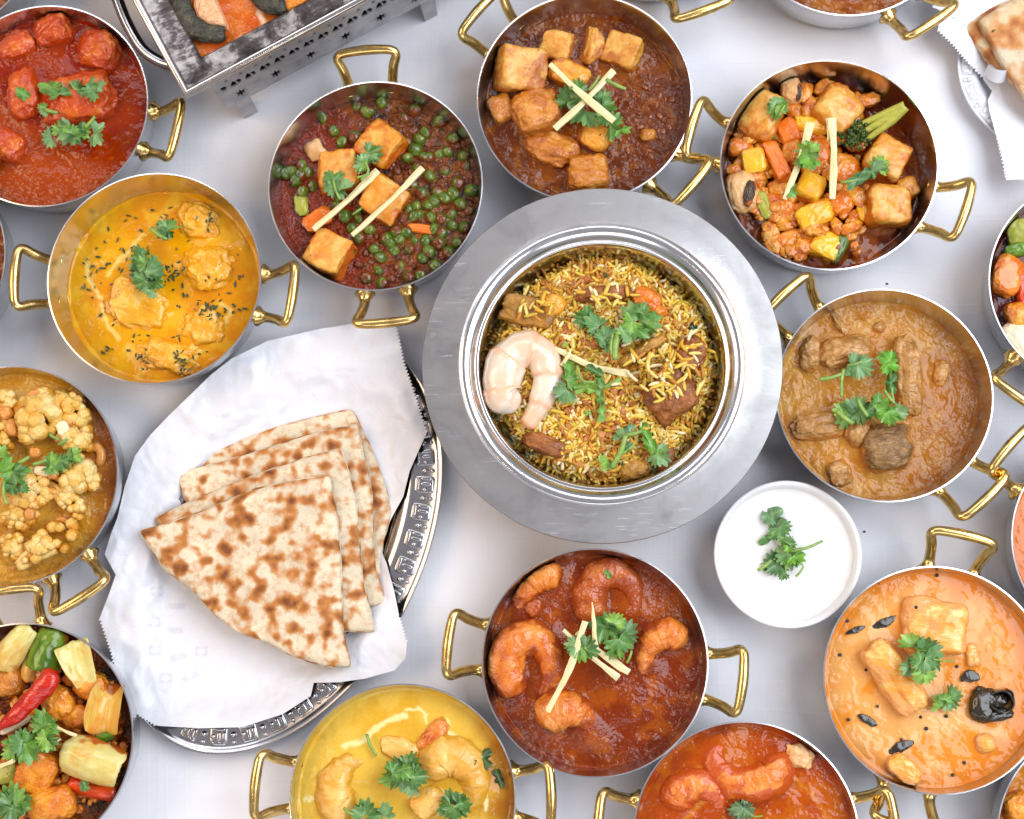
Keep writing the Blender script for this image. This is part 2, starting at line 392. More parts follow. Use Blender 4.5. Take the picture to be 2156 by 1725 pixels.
M_PRAWN_SD = food('brown_sauced_prawn', [(0.28, (0.28, 0.04, 0.004)), (0.5, (0.42, 0.08, 0.009)), (0.7, (0.55, 0.15, 0.02)), (0.8, (0.34, 0.05, 0.005))], 60, bumps=((80, 0.6, 0.004), (320, 0.4, 0.0015)), specks=((420, 0.72, DK),), rough=0.2, coat=0.4)
M_PRAWN_I = food('korma_prawn', [(0.28, (0.62, 0.28, 0.025)), (0.46, (0.76, 0.38, 0.06)), (0.62, (0.82, 0.52, 0.14)), (0.8, (0.66, 0.30, 0.03))], 50, bumps=((80, 0.4, 0.003), (300, 0.25, 0.001)), rough=0.25, coat=0.3)
M_CAULI = food('cauliflower_in_curry', [(0.28, (0.64, 0.31, 0.035)), (0.46, (0.74, 0.44, 0.09)), (0.62, (0.82, 0.60, 0.25)), (0.8, (0.66, 0.33, 0.04))], 80, bumps=((150, 0.5, 0.004), (420, 0.3, 0.0015)), rough=0.36, sss=0.15)
M_CASHEW = food('toasted_nut', [(0.3, (0.50, 0.17, 0.025)), (0.6, (0.68, 0.30, 0.065)), (0.8, (0.42, 0.12, 0.02))], 60, rough=0.22, bumps=((150, 0.15, 0.001),))
M_NUTPALE = food('pale_nut', [(0.3, (0.80, 0.62, 0.36)), (0.6, (0.86, 0.74, 0.52)), (0.8, (0.70, 0.42, 0.16))], 90, rough=0.4)
M_CARROT = food('carrot', [(0.3, (0.66, 0.12, 0.006)), (0.6, (0.78, 0.20, 0.012)), (0.8, (0.58, 0.09, 0.005))], 60, rough=0.22, bumps=((150, 0.15, 0.001),), coat=0.3)
M_SQUASH = food('yellow_squash', [(0.28, (0.74, 0.26, 0.012)), (0.5, (0.82, 0.42, 0.015)), (0.7, (0.85, 0.52, 0.03)), (0.85, (0.72, 0.22, 0.012))], 40, rough=0.2, bumps=((130, 0.15, 0.001),), coat=0.3)
M_TOMATO = food('cooked_tomato', [(0.28, (0.54, 0.085, 0.005)), (0.5, (0.68, 0.18, 0.012)), (0.68, (0.76, 0.30, 0.04)), (0.8, (0.56, 0.10, 0.006))], 60, rough=0.18, bumps=((130, 0.3, 0.002),), coat=0.4)
M_ZUCC = food('zucchini_skin', [(0.3, (0.035, 0.075, 0.008)), (0.55, (0.07, 0.13, 0.015)), (0.75, (0.16, 0.20, 0.02))], 80, rough=0.2, coat=0.4)
M_GREENPEP = food('green_pepper', [(0.3, (0.06, 0.14, 0.006)), (0.55, (0.12, 0.24, 0.01)), (0.78, (0.22, 0.34, 0.02))], 40, rough=0.18, coat=0.5, bumps=((90, 0.2, 0.002),))
M_ONION = food('cooked_onion', [(0.25, (0.62, 0.30, 0.03)), (0.45, (0.70, 0.50, 0.12)), (0.62, (0.76, 0.62, 0.24)), (0.82, (0.70, 0.34, 0.04))], 28, stretch=(1, 3.5, 1), rough=0.2, coat=0.4, bumps=((60, 0.3, 0.002),), sss=0.2)
M_ONION_O = food('orange_onion', [(0.25, (0.66, 0.16, 0.01)), (0.45, (0.74, 0.30, 0.03)), (0.66, (0.78, 0.48, 0.09)), (0.82, (0.66, 0.2, 0.015))], 30, stretch=(1, 2, 1), rough=0.2, coat=0.4, bumps=((60, 0.3, 0.002),), sss=0.15)
M_REDPEP = food('red_pepper', [(0.3, (0.52, 0.025, 0.004)), (0.6, (0.68, 0.06, 0.010)), (0.8, (0.76, 0.14, 0.02))], 50, rough=0.18, coat=0.5)
M_CHILI = food('dried_red_chilli', [(0.3, (0.40, 0.008, 0.004)), (0.6, (0.56, 0.02, 0.006)), (0.8, (0.70, 0.09, 0.02))], 60, stretch=(1, 3, 1), rough=0.12, coat=0.8, bumps=((70, 0.5, 0.004),))
M_MASALA = food('masala_chunk', [(0.28, (0.50, 0.10, 0.008)), (0.45, (0.66, 0.20, 0.012)), (0.62, (0.78, 0.34, 0.025)), (0.8, (0.48, 0.09, 0.008))], 80, bumps=((110, 0.6, 0.004), (340, 0.4, 0.002)), specks=((340, 0.73, DK),), rough=0.26, coat=0.3)
M_MUSH = food('mushroom', [(0.28, (0.50, 0.19, 0.05)), (0.5, (0.68, 0.38, 0.15)), (0.7, (0.76, 0.50, 0.26))], 60, rough=0.32, bumps=((160, 0.4, 0.002),))
M_GILL = food('mushroom_gills', [(0.3, (0.03, 0.02, 0.015)), (0.6, (0.10, 0.06, 0.035)), (0.8, (0.28, 0.17, 0.10))], 140, stretch=(4, 1, 1), rough=0.35, bumps=((200, 0.8, 0.003),))
M_BROC = food('broccoli_florets', [(0.3, (0.015, 0.035, 0.004)), (0.55, (0.05, 0.09, 0.008)), (0.75, (0.20, 0.20, 0.02))], 300, rough=0.4, bumps=((500, 0.9, 0.003),))
M_BSTEM = food('broccoli_stem', [(0.3, (0.30, 0.30, 0.035)), (0.55, (0.42, 0.42, 0.06)), (0.78, (0.55, 0.30, 0.03))], 60, stretch=(1, 3, 1), rough=0.28)
M_OLIVE = food('leek_piece', [(0.3, (0.22, 0.26, 0.02)), (0.6, (0.42, 0.40, 0.05)), (0.8, (0.55, 0.32, 0.03))], 60, rough=0.25)
M_PEA = food('green_pea', [(0.28, (0.04, 0.075, 0.005)), (0.5, (0.08, 0.135, 0.010)), (0.70, (0.20, 0.23, 0.02)), (0.85, (0.25, 0.11, 0.01))], 150, rough=0.16, coat=0.5, bumps=((200, 0.2, 0.001),))
M_GINGER = food('fresh_ginger', [(0.3, (0.72, 0.60, 0.28)), (0.6, (0.78, 0.70, 0.40)), (0.8, (0.66, 0.46, 0.16))], 60, stretch=(1, 1, 1), rough=0.42, bumps=((300, 0.3, 0.001),), sss=0.2)
M_SKIN = food('black_fish_skin', [(0.3, (0.018, 0.017, 0.013)), (0.55, (0.045, 0.043, 0.03)), (0.75, (0.12, 0.10, 0.03))], 200, rough=0.5, bumps=((350, 0.9, 0.002),))
M_FLESH = food('pink_fish_flesh', [(0.3, (0.66, 0.30, 0.13)), (0.6, (0.80, 0.48, 0.27)), (0.8, (0.72, 0.24, 0.07))], 240, rough=0.5, bumps=((420, 0.9, 0.002),))
M_DARKLEAF = food('cooked_curry_leaf', [(0.3, (0.008, 0.009, 0.006)), (0.6, (0.03, 0.022, 0.012)), (0.8, (0.16, 0.07, 0.02))], 90, rough=0.16, coat=0.6)
M_SEED = food('mustard_seed', [(0.3, (0.008, 0.008, 0.009)), (0.7, (0.025, 0.02, 0.02))], 300, rough=0.3)
M_CHICKPEA = food('chickpea', [(0.3, (0.70, 0.28, 0.03)), (0.6, (0.80, 0.42, 0.09)), (0.8, (0.70, 0.22, 0.02))], 60, rough=0.25, coat=0.3)
def prawn_white():
    m = NT('poached_prawn'); c = m.coord(); n1 = m.noise(c, 50, 4)
    band = m.attr('col')
    col = m.mix(m.ramp(n1, [(0.45, 0.0), (0.72, 0.7)]), band, (0.80, 0.42, 0.22))
    m.set(Base_Color=col, Roughness=0.22, Normal=m.bump(m.noise(c, 110, 3), 0.2, 0.002)); m.b.inputs['Subsurface Weight'].default_value = 0.3
    m.b.inputs['Subsurface Radius'].default_value = (0.006, 0.003, 0.0015); m.b.inputs['Subsurface Scale'].default_value = 1.0
    m.b.inputs['Coat Weight'].default_value = 0.4; m.b.inputs['Coat Roughness'].default_value = 0.1
    return m.m
M_PRAWN_W = prawn_white()
def leaf_mat():
    m = NT('coriander_leaf'); c = m.coord(); n1 = m.noise(c, 160, 3)
    m.set(Base_Color=m.mix(m.ramp(n1, [(0.3, 0.0), (0.7, 0.55)]), m.attr('col'), (0.05, 0.12, 0.025)), Roughness=0.36,
          Normal=m.bump(m.noise(c, 330, 3), 0.35, 0.001))
    m.b.inputs['Specular IOR Level'].default_value = 0.55
    m.b.inputs['Transmission Weight'].default_value = 0.0
    return m.m
M_LEAF = leaf_mat()
M_HERB = food('dried_herb', [(0.3, (0.015, 0.03, 0.008)), (0.6, (0.035, 0.065, 0.014)), (0.8, (0.07, 0.10, 0.02))], 200, rough=0.3)

# ------------------------------------------------------------------ solid shapes
def cube_sphere(n=12):
    """unit cube surface points and quads"""
    V = []; Q = []; off = 0
    t = np.linspace(-1, 1, n + 1); A, B = np.meshgrid(t, t); A = A.ravel(); B = B.ravel(); O = np.ones_like(A)
    ii = np.arange((n + 1) ** 2).reshape(n + 1, n + 1)
    q = np.stack([ii[:-1, :-1], ii[:-1, 1:], ii[1:, 1:], ii[1:, :-1]], -1).reshape(-1, 4)
    for f in ((A, B, O), (B, A, -O), (O, A, B), (-O, B, A), (B, O, A), (A, -O, B)):
        V.append(np.stack(f, 1)); Q.append(q + off); off += len(A)
    V = np.concatenate(V); Q = np.concatenate(Q)
    key = np.round(V * 1000).astype(int); _, first, inv = np.unique(key, axis=0, return_index=True, return_inverse=True)
    return V[first], inv.ravel()[Q]
_CS = {n: cube_sphere(n) for n in (6, 14, 22)}
_seed = [3]
def solid(name, size, k=6, amp=0.06, freq=1.6, n=14, tilt=(0, 0), rot=0, lump=0, shear=0.0, taper=0.0):
    """rounded box (k large) or pebble (k = 2) in metres, roughened; returns a mesh turned as asked"""
    _seed[0] += 1; sd = _seed[0]
    V, Q = _CS[n]; V = V / (np.sum(np.abs(V) ** k, 1) ** (1.0 / k))[:, None]
    d = V / np.linalg.norm(V, axis=1)[:, None]
    f = amp * fbm(V * freq, 3, sd)
    if lump: f = f + lump * np.maximum(0, perlin(V * 2.6 + sd)) + lump * 0.5 * np.abs(perlin(V * 5.5 + sd))
    if amp > 0.03: f = f + 0.05 * fbm(V * 4.5, 3, sd + 40) - 0.10 * np.maximum(0, perlin(V * 3.1 + sd) - 0.25)
    V = V + d * f[:, None]
    V = V + 0.12 * np.stack([perlin(V * 0.8 + sd * 1.3), perlin(V * 0.8 + sd * 2.1), 0 * V[:, 0]], 1) * (1 if amp > 0.03 else 0)
    if taper: V[:, 1] *= 1 - taper * V[:, 0]
    if shear: V[:, 0] += shear * V[:, 2]
    V = V * (np.asarray(size) / 2)
    M = Matrix.Rotation(math.radians(rot), 3, 'Z') @ Matrix.Rotation(math.radians(tilt[0]), 3, 'X') @ Matrix.Rotation(math.radians(tilt[1]), 3, 'Y')
    V = V @ np.array(M).T
    me = mk_mesh(name, V, Q)
    if k >= 4:
        C0 = _CS[n][0]; rgb_ = np.random.default_rng(sd); wv = rgb_.uniform(0, 1, 6) ** 2; ax = np.abs(C0) ** 9; fw = np.where(C0 > 0, wv[None, :3], wv[None, 3:])
        br = (ax * fw).sum(1) / ax.sum(1); br = np.clip(br * 0.55 + 0.22 * fbm(C0 * 2.0, 3, sd + 9), 0, 0.9); a_ = me.attributes.new('brown', 'FLOAT', 'POINT'); a_.data.foreach_set('value', br.astype(np.float32))
    return me

def zfood(key): return PANS[key]['zs'] if key in PANS else 0.05

SAUCECOL = dict(A=(0.40, 0.035, 0.004), B=(0.76, 0.33, 0.004), C=(0.15, 0.032, 0.004), D=(0.24, 0.055, 0.009), E=(0.46, 0.115, 0.008), F=(0.48, 0.18, 0.03), G=(0.3, 0.03, 0.01), H=(0.74, 0.34, 0.12),
                S=(0.34, 0.055, 0.006), I=(0.62, 0.31, 0.022), J=(0.50, 0.075, 0.006), K=(0.60, 0.26, 0.02), L=(0.40, 0.09, 0.008), P=(0.66, 0.17, 0.015))
COVER = dict(E=0.16, D=0.10, C=0.12, B=0.42, A=0.2, F=0.26, S=0.12, J=0.3, K=0.06, L=0.1, H=0.3, G=0.1, I=0.15)
GLAZE = dict(D=(0.44, 0.13, 0.014), C=(0.58, 0.125, 0.008), E=(0.52, 0.14, 0.010), H=(0.76, 0.34, 0.10), A=(0.46, 0.05, 0.004))
def sauce_cover(me, key, dz, shown, extra=0.0, col=None):
    """how far sauce clings to a piece: all of it at the sauce line, patches of it above"""
    if key not in SAUCECOL: return
    n = len(me.vertices); co = np.empty(n * 3, np.float32); me.vertices.foreach_get('co', co); co = co.reshape(-1, 3)
    t = (co[:, 2] + dz) / max(shown, 1e-4)
    cov = np.clip(0.95 - 1.15 * t + extra + COVER.get(key, 0) + 0.55 * fbm(co * 75, 3, _seed[0]), 0, 1)
    a = me.attributes.new('cover', 'FLOAT', 'POINT'); a.data.foreach_set('value', cov.astype(np.float32))
    c = np.ones((n, 4), np.float32); c[:, :3] = col or SAUCECOL[key]; b = me.color_attributes.new('sauce_col', 'FLOAT_COLOR', 'POINT'); b.data.foreach_set('color', c.ravel())

def keep_inside(me, key, loc):
    """a piece that meets the pan wall is pressed against it, not through it"""
    if key not in PANS: return
    p = PANS[key]; n = len(me.vertices); co = np.empty(n * 3, np.float32); me.vertices.foreach_get('co', co); co = co.reshape(-1, 3)
    x = co[:, 0] + loc[0] - p['c'].x; y = co[:, 1] + loc[1] - p['c'].y; r = np.hypot(x, y) + 1e-9
    lim = inner_r(p['R'], np.clip(co[:, 2] + loc[2], 0.003, RIMZ)) - 0.0006
    f = np.minimum(1.0, (lim - 0.06 * np.maximum(0, r - lim)) / r)
    co[:, 0] += x * (f - 1); co[:, 1] += y * (f - 1); me.vertices.foreach_set('co', co.ravel()); me.update()

def chunk(key, name, label, cat, px, py, w, h, hz, mat, rot=0, k=6, amp=0.06, tilt=(0, 0), show=0.55, group=None, lump=0, mound=True, zs=None, freq=1.6, taper=0.0, shear=0.0, cover=0.0):
    """a piece of food lying in pan key: picture centre, picture width and height, height hz in mm, share that shows above the sauce"""
    z0 = zfood(key) if zs is None else zs
    hz = hz / 1000.0; top = z0 + hz * show
    s = mpp(px, py, top); c = at(px, py, top - hz * 0.25); cz = top - hz / 2
    me = solid(name, (w * s, h * s, hz), k, amp, freq, 22 if max(w, h) > 60 else 14, tilt, rot, lump, shear, taper)
    gz = GLAZE.get(key) if name in ('paneer_cube', 'tofu_piece', 'potato_piece', 'fish_piece', 'chicken_piece') else None
    sauce_cover(me, key, cz - z0, hz * show, cover + (0.24 if gz else 0.0), gz); keep_inside(me, key, (c.x, c.y, cz))
    o = obj(name, me, mat, None, (c.x, c.y, cz)); tag(o, label, cat, group)
    if mound and key in PANS: PANS[key]['bumps'].append((c.x, c.y, max(w, h) * s * 0.5, min(w, h) * s * 0.5, rot if w >= h else rot + 90, hz * show))
    return o

def prawn(key, label, pts, r_px, mat, hz_show=0.6, zs=None, cat='prawn', segs=7, ridge_amt=0.55, fat=1.22, rough_amt=0.10, col=None, group='prawns in the curries', cover=0.05):
    z0 = zfood(key) if zs is None else zs
    if fat != 1: q0 = np.mean(np.asarray(pts, float), 0); pts = [tuple(q0 + (np.array(p_) - q0) * (1 - 0.55 * (fat - 1))) for p_ in pts]; r_px *= fat
    P = spline(pts, 90); s = mpp(*pts[0], z0); r = r_px * s
    u = np.linspace(0, 1, 90)
    prof = np.interp(u, [0, 0.03, 0.09, 0.22, 0.5, 0.75, 0.9, 0.97, 1.0], [0.35, 0.75, 1.02, 1.12, 1.0, 0.76, 0.55, 0.46, 0.30])
    saw = (u * segs) % 1.0
    ridge = 1 + ridge_amt * (0.10 * (saw ** 1.5) - 0.06 * (saw > 0.93))
    W3 = np.array([at(a, b, z0 + r * 0.4)[:] for a, b in P])
    zc = z0 + r * (hz_show * 2 - 1) * prof + (1 - prof) * (-0.2 * r) 
    W3[:, 2] = zc
    c = W3.mean(0); c[2] = z0
    V, Q, T = tube(W3 - c, r * prof * ridge, 22, 0.92)
    _seed[0] += 1
    nrm = np.repeat(u, 22); nn = np.concatenate([nrm, [0, 1]])
    V = V + rough_amt * r * np.stack([fbm(V / r * 1.1, 3, _seed[0]), fbm(V / r * 1.1, 3, _seed[0] + 9), fbm(V / r * 1.3, 3, _seed[0] + 5)], 1)
    cc = None
    if col is not None: cc = col(nn, V)
    me = mk_mesh('prawn', V, Q, T, cc); sauce_cover(me, key, 0.0, 2 * r * hz_show, cover); keep_inside(me, key, tuple(c))
    o = obj('prawn', me, mat, None, tuple(c)); tag(o, label, cat, group)
    if key in PANS:
        for k in range(0, 90, 14): PANS[key]['bumps'].append((W3[k, 0], W3[k, 1], r * 1.1, r * 1.1, 0, r * hz_show * 1.2))
    return o

# ------------------------------------------------------------------ coriander
_GREENS = ((0.15, 0.34, 0.05), (0.10, 0.26, 0.045), (0.25, 0.47, 0.06), (0.06, 0.17, 0.035), (0.20, 0.37, 0.14), (0.13, 0.29, 0.09), (0.08, 0.21, 0.04))
def leaf_mesh(size, kind='fan', shade=None, curl=0.16):
    _seed[0] += 1; rg = np.random.default_rng(_seed[0]); na, nr = 57, 5
    ph = np.linspace(-2.0, 2.0, na)
    if kind == 'fan':
        cen = np.array([-1.35, -0.55, 0.5, 1.3]) * rg.uniform(0.9, 1.1) if rg.random() < 0.5 else np.array([-1.15, 0.0, 1.15])
        R = rg.uniform(0.8, 1.0, len(cen)) if len(cen) == 4 else np.array([rg.uniform(.7, .9), 1.0, rg.uniform(.7, .9)])
        lob = np.max(R[None] * np.maximum(0, np.cos(np.clip((ph[:, None] - cen[None]) * 1.25, -1.57, 1.57))) ** 0.62, 1)
        tooth = 1 - 0.30 * np.abs(((ph * 2.6 + rg.random()) % 1.0) * 2 - 1) ** 1.4
        r = lob * tooth * size * 0.70; r = np.maximum(r, size * 0.06)
        vein = np.exp(-(np.min(np.abs(ph[:, None] - cen[None]), 1) / 0.09) ** 2)
        org = -0.33 * size
    elif kind == 'oval':
        r = size * 0.5 / np.sqrt((np.cos(ph * pi / 2)) ** 2 + (np.sin(ph * pi / 2) / 0.6) ** 2); ph = ph * pi / 2; vein = np.exp(-(np.minimum(np.abs(ph), np.abs(np.abs(ph) - pi)) / 0.12) ** 2); org = 0
    else:  # strip: a cut piece of leaf
        ph = ph * pi / 2; r = size * 0.5 / (np.abs(np.cos(ph)) ** 4 + np.abs(np.sin(ph) / 0.42) ** 4) ** 0.25; r *= 1 - 0.10 * np.abs(((ph * 3.1) % 1) * 2 - 1); vein = np.exp(-(np.minimum(np.abs(ph), np.abs(np.abs(ph) - pi)) / 0.12) ** 2); org = 0
    t = np.linspace(0, 1, nr + 1)[1:]
    X = (t[:, None] * (r * np.cos(ph))[None]).ravel() + org; Y = (t[:, None] * (r * np.sin(ph))[None]).ravel()
    fold = rg.uniform(-1, 1) * curl * 0.9; bend = rg.uniform(0.3, 1.0) * curl * (1 if rg.random() < .75 else -1)
    Xn, Yn = X / size, Y / size
    Z = size * (fold * np.abs(Yn) - bend * Xn ** 2 * 1.6 + 0.10 * np.outer(t ** 2, np.cos(ph * 4.2 + rg.uniform(0, 6))).ravel() * curl / 0.16) + size * 0.05 * perlin(np.stack([Xn * 3 + _seed[0], Yn * 3, 0 * Xn], 1))
    V = np.concatenate([[[org, 0, 0]], np.stack([X, Y, Z], 1)])
    i = np.arange(na - 1)
    Q = np.concatenate([np.stack([1 + a * na + i, 1 + (a + 1) * na + i, 1 + (a + 1) * na + i + 1, 1 + a * na + i + 1], 1) for a in range(nr - 1)])
    T = np.stack([0 * i, 1 + i, 2 + i], 1)
    base = np.array(_GREENS[rg.integers(len(_GREENS))] if shade is None else shade)
    c = base[None] * (1 + 0.18 * rg.normal(size=(len(V), 1)) * 0.5)
    vv = np.concatenate([[1.0], (np.outer(t ** 0.3, vein) * 0.75).ravel()])[:, None]
    c = c * (1 - vv) + np.array([0.28, 0.42, 0.12])[None] * vv
    return mk_mesh('leaf', V, Q, T, np.clip(c, 0, 1))

def stem_mesh(p0, p1, r, col=(0.26, 0.42, 0.07), bow=0.0):
    p0 = np.array(p0); p1 = np.array(p1); m_ = (p0 + p1) / 2 + np.array([bow * (p1 - p0)[1], -bow * (p1 - p0)[0], np.linalg.norm(p1 - p0) * 0.06])
    P = spline([p0, m_, p1], 12)
    V, Q, T = tube(P, np.linspace(r, r * 0.85, 12), 8); u = np.concatenate([np.repeat(np.linspace(0, 1, 12), 8), [0, 1]])[:, None]
    return mk_mesh('stem', V, Q, T, np.array(col)[None] * (1 - 0.3 * u) + np.array([0.40, 0.50, 0.16])[None] * 0.3 * u)

def sprig(z, label, leaves=(), stems=(), name='coriander_sprig', group='coriander garnishes', cat='coriander', dz=0.0016, seed=None, curl=0.23):
    """leaves: (px, py, size px, direction deg[, kind[, shade]]); stems: (x0, y0, x1, y1[, width px[, bow]])"""
    if seed is not None: _seed[0] = seed
    pts = [l[:2] for l in leaves] + [s[:2] for s in stems]
    cx = sum(p[0] for p in pts) / len(pts); cy = sum(p[1] for p in pts) / len(pts)
    c = at(cx, cy, z); root = empty(name, c, label, cat, group)
    rg = random.Random(int(cx * 7 + cy))
    for k, l in enumerate(leaves):
        px, py, sz, ang = l[:4]; kind = l[4] if len(l) > 4 else 'fan'; sh = l[5] if len(l) > 5 else None
        zz = z + 0.0012 + dz * k; p = at(px, py, zz); s = mpp(px, py, zz)
        o = obj('leaf', leaf_mesh(sz * s, kind, sh, curl), M_LEAF, root, p - c)
        o.rotation_euler = (math.radians(rg.uniform(-28, 28)), math.radians(rg.uniform(-30, 14)), math.radians(ang))
    for s_ in stems:
        x0, y0, x1, y1 = s_[:4]; wpx = s_[4] if len(s_) > 4 else 7; bow = s_[5] if len(s_) > 5 else 0.05
        zz = z + 0.002 + dz * len(leaves) * 0.6; a = at(x0, y0, zz) - c; b = at(x1, y1, zz + 0.0015) - c
        obj('stem', stem_mesh(a, b, wpx * 0.5 * mpp(x0, y0, zz), bow=bow), M_LEAF, root)
    return root

def ginger(z, label, x0, y0, x1, y1, w0=17, w1=15, lift=0.002, bow=0.02):
    a = np.array(at(x0, y0, z)); b = np.array(at(x1, y1, z + lift)); c = (a + b) / 2
    m_ = c + np.array([bow * (b - a)[1], -bow * (b - a)[0], 0.0012]); P = spline([a - c, m_ - c, b - c], 16)
    s = mpp(x0, y0, z); V, Q, T = tube(P, np.linspace(w0, w1, 16) * s * 0.40 * (1 + 0.14 * np.sin(np.linspace(0, 9, 16) + x0)), 6, 0.8, pi / 6)
    V = V + 0.0005 * np.stack([perlin(V * 130 + x0), perlin(V * 130 + 5 + x0), perlin(V * 130 + 9)], 1)
    o = obj('ginger_strip', mk_mesh('ginger_strip', V, Q, T, None, True, 40), M_GINGER, None, tuple(c))
    return tag(o, label, 'ginger strip', 'ginger strips on the curries')

# ------------------------------------------------------------------ sauces
def sauce_mat(name, rough=0.10, b1=(130, 0.6, 0.004), b2=(420, 0.12, 0.0010), vary=0.22, spec=0.32, coat=0.0):
    m = NT(name); c = m.coord(rnd=True); n1 = m.noise(c, b1[0], 2, 0.5, 0.5); n2 = m.noise(c, b2[0], 1, 0.5); n3 = m.noise(c, 420, 4, 0.6)
    msk = m.ramp(m.noise(c, 24, 3, 0.55, 0.8), [(0.40, 0.06), (0.62, 1.0)]); n1 = m.math('MULTIPLY', n1, msk)
    col = m.mix(m.ramp(n3, [(0.35, 0.0), (0.75, vary)]), m.attr('col'), (0.02, 0.006, 0.003))
    m.set(Base_Color=col, Roughness=m.ramp(n1, [(0.3, rough * 0.7), (0.75, rough + 0.08)]), Normal=m.bump(n2, b2[1], b2[2], m.bump(n1, b1[1], b1[2])))
    m.b.inputs['Specular IOR Level'].default_value = spec
    return m.m

def poly_dist(XY, pts):
    d = np.full(len(XY), 1e9)
    for a, b in zip(pts[:-1], pts[1:]):
        a = np.asarray(a); b = np.asarray(b); ab = b - a
        t = np.clip(((XY - a) @ ab) / (ab @ ab + 1e-12), 0, 1); d = np.minimum(d, np.linalg.norm(XY - a - t[:, None] * ab, axis=1))
    return d

def sauce(key, name, label, mat, cols, lumps=(0.0012, 55), ridges=0.0, paint=None, n=150, mound=0.35, seed=0, extra=(), fine=0.0007, rich=(0.76, 0.70, 0.2)):
    """cols: base colour then (colour, noise scale, threshold, softness, amount) layers; paint(c, XY, h, Pxy): strokes of cream or oil"""
    p = PANS[key]; R = inner_r(p['R'], p['zs']) + 0.0006
    na, nr = 260, int(n * 0.72)
    t = np.sqrt(np.linspace(0, 1, nr + 1))[1:] * 0.35 + np.linspace(0, 1, nr + 1)[1:] * 0.65
    a = np.arange(na) * 2 * pi / na
    X = np.concatenate([[0], (t[:, None] * R * np.cos(a)).ravel()]); Y = np.concatenate([[0], (t[:, None] * R * np.sin(a)).ravel()])
    XY = np.stack([X, Y], 1); rr = np.hypot(X, Y) / R
    S = XY * lumps[1]
    h = lumps[0] * fbm(S, 4, seed + 1)
    if ridges: h = h + ridges * (1 - np.abs(fbm(np.stack([S[:, 0] * 1.6 + 0.4 * S[:, 1], S[:, 1] * 1.1], 1), 3, seed + 2)) * 1.6)
    pat = sstep(-0.25, 0.35, fbm(XY * 26, 3, seed + 71)); Fq = XY * np.array([150, 120]) + 0.5 * fbm(XY * 60, 2, seed + 5)[:, None]
    h = h + fine * pat * fbm(Fq, 3, seed + 81)
    for bx, by, ra, rb, rot, hh in list(p['bumps']) + list(extra):
        q = XY - np.array([bx - p['c'].x, by - p['c'].y]); co, si = math.cos(math.radians(rot)), math.sin(math.radians(rot))
        u = (q[:, 0] * co + q[:, 1] * si) / (ra * 1.12); v = (-q[:, 0] * si + q[:, 1] * co) / (rb * 1.12)
        h = np.maximum(h, h * 0.5 + mound * hh * np.exp(-(u * u + v * v) ** 1.4))
    th_ = np.arctan2(Y, X); climb = 0.0008 + 0.0065 * np.maximum(0, fbm(np.stack([2.2 * np.cos(th_), 2.2 * np.sin(th_)], 1), 4, seed + 33) + 0.05)
    h = h * sstep(1.0, 0.93, rr) + climb * sstep(0.965, 1.0, rr)
    grow = np.where(rr > 0.966, (inner_r(p['R'], p['zs'] + climb) + 0.0003) / R, 1.0); grow = 1 + (grow - 1) * sstep(0.966, 1.0, rr)
    c = np.repeat(np.array(cols[0])[None], len(XY), 0)
    for k, (cc, sc, th, so, amt) in enumerate(cols[1:]):
        w = sstep(th - so, th + so, fbm(XY * sc, 4, seed + 20 + k))[:, None] * amt
        c = c * (1 - w) + np.array(cc)[None] * w
    if paint: 
        wp = lambda x, y: np.array((at(x, y, p['zs']) - p['c'])[:2])
        r_ = paint(c, XY, h, wp)
        if r_ is not None: c, h = r_
    c = c * np.array(rich)
    V = np.stack([X * grow, Y * grow, h], 1); Q, T = polar_grid(nr, na)
    o = obj(name, mk_mesh(name, V, Q, T, np.clip(c, 0, 1)), mat, None, (p['c'].x, p['c'].y, p['zs']))
    return tag(o, label, 'curry sauce')

def stroke(c, XY, pts, width, col, amt=1.0, wob=0.0012, seed=0):
    q = XY + wob * np.stack([fbm(XY * 140, 3, seed + 50), fbm(XY * 140, 3, seed + 60)], 1)
    w = (sstep(width, width * 0.25, poly_dist(q, pts)) * amt)[:, None]
    return c * (1 - w) + np.array(col)[None] * w

def flecks(key, name, label, cat, spots, mat, size=(0.0016, 0.0006), zs=None, jit=0.0, wild=0.4):
    """tiny flakes nobody could count: one stuff object. spots: world xy offsets (N,2), z offsets optional"""
    z0 = zfood(key) if zs is None else zs; p = PANS[key]; rg = np.random.default_rng(len(spots))
    V = []; Q = []
    for k, (x, y, z) in enumerate(spots):
        L = size[0] * rg.uniform(0.6, 1.6); Wd = size[1] * rg.uniform(0.6, 1.5); a = rg.uniform(0, 2 * pi); ca, sa = math.cos(a), math.sin(a)
        pts = [(-L, 0), (-L * .4, -Wd), (L * .5, -Wd * .8), (L, 0), (L * .4, Wd), (-L * .5, Wd * .8)]
        b = len(V)
        for (u, v) in pts: V.append((x + u * ca - v * sa, y + u * sa + v * ca, z + rg.normal() * size[1] * wild + 0.0003))
        Q += [(b, b + 1, b + 2, b + 3), (b, b + 3, b + 4, b + 5)]
    o = obj(name, mk_mesh(name, np.array(V), Q), mat, None, (p['c'].x, p['c'].y, z0)); return tag(o, label, cat, kind='stuff')

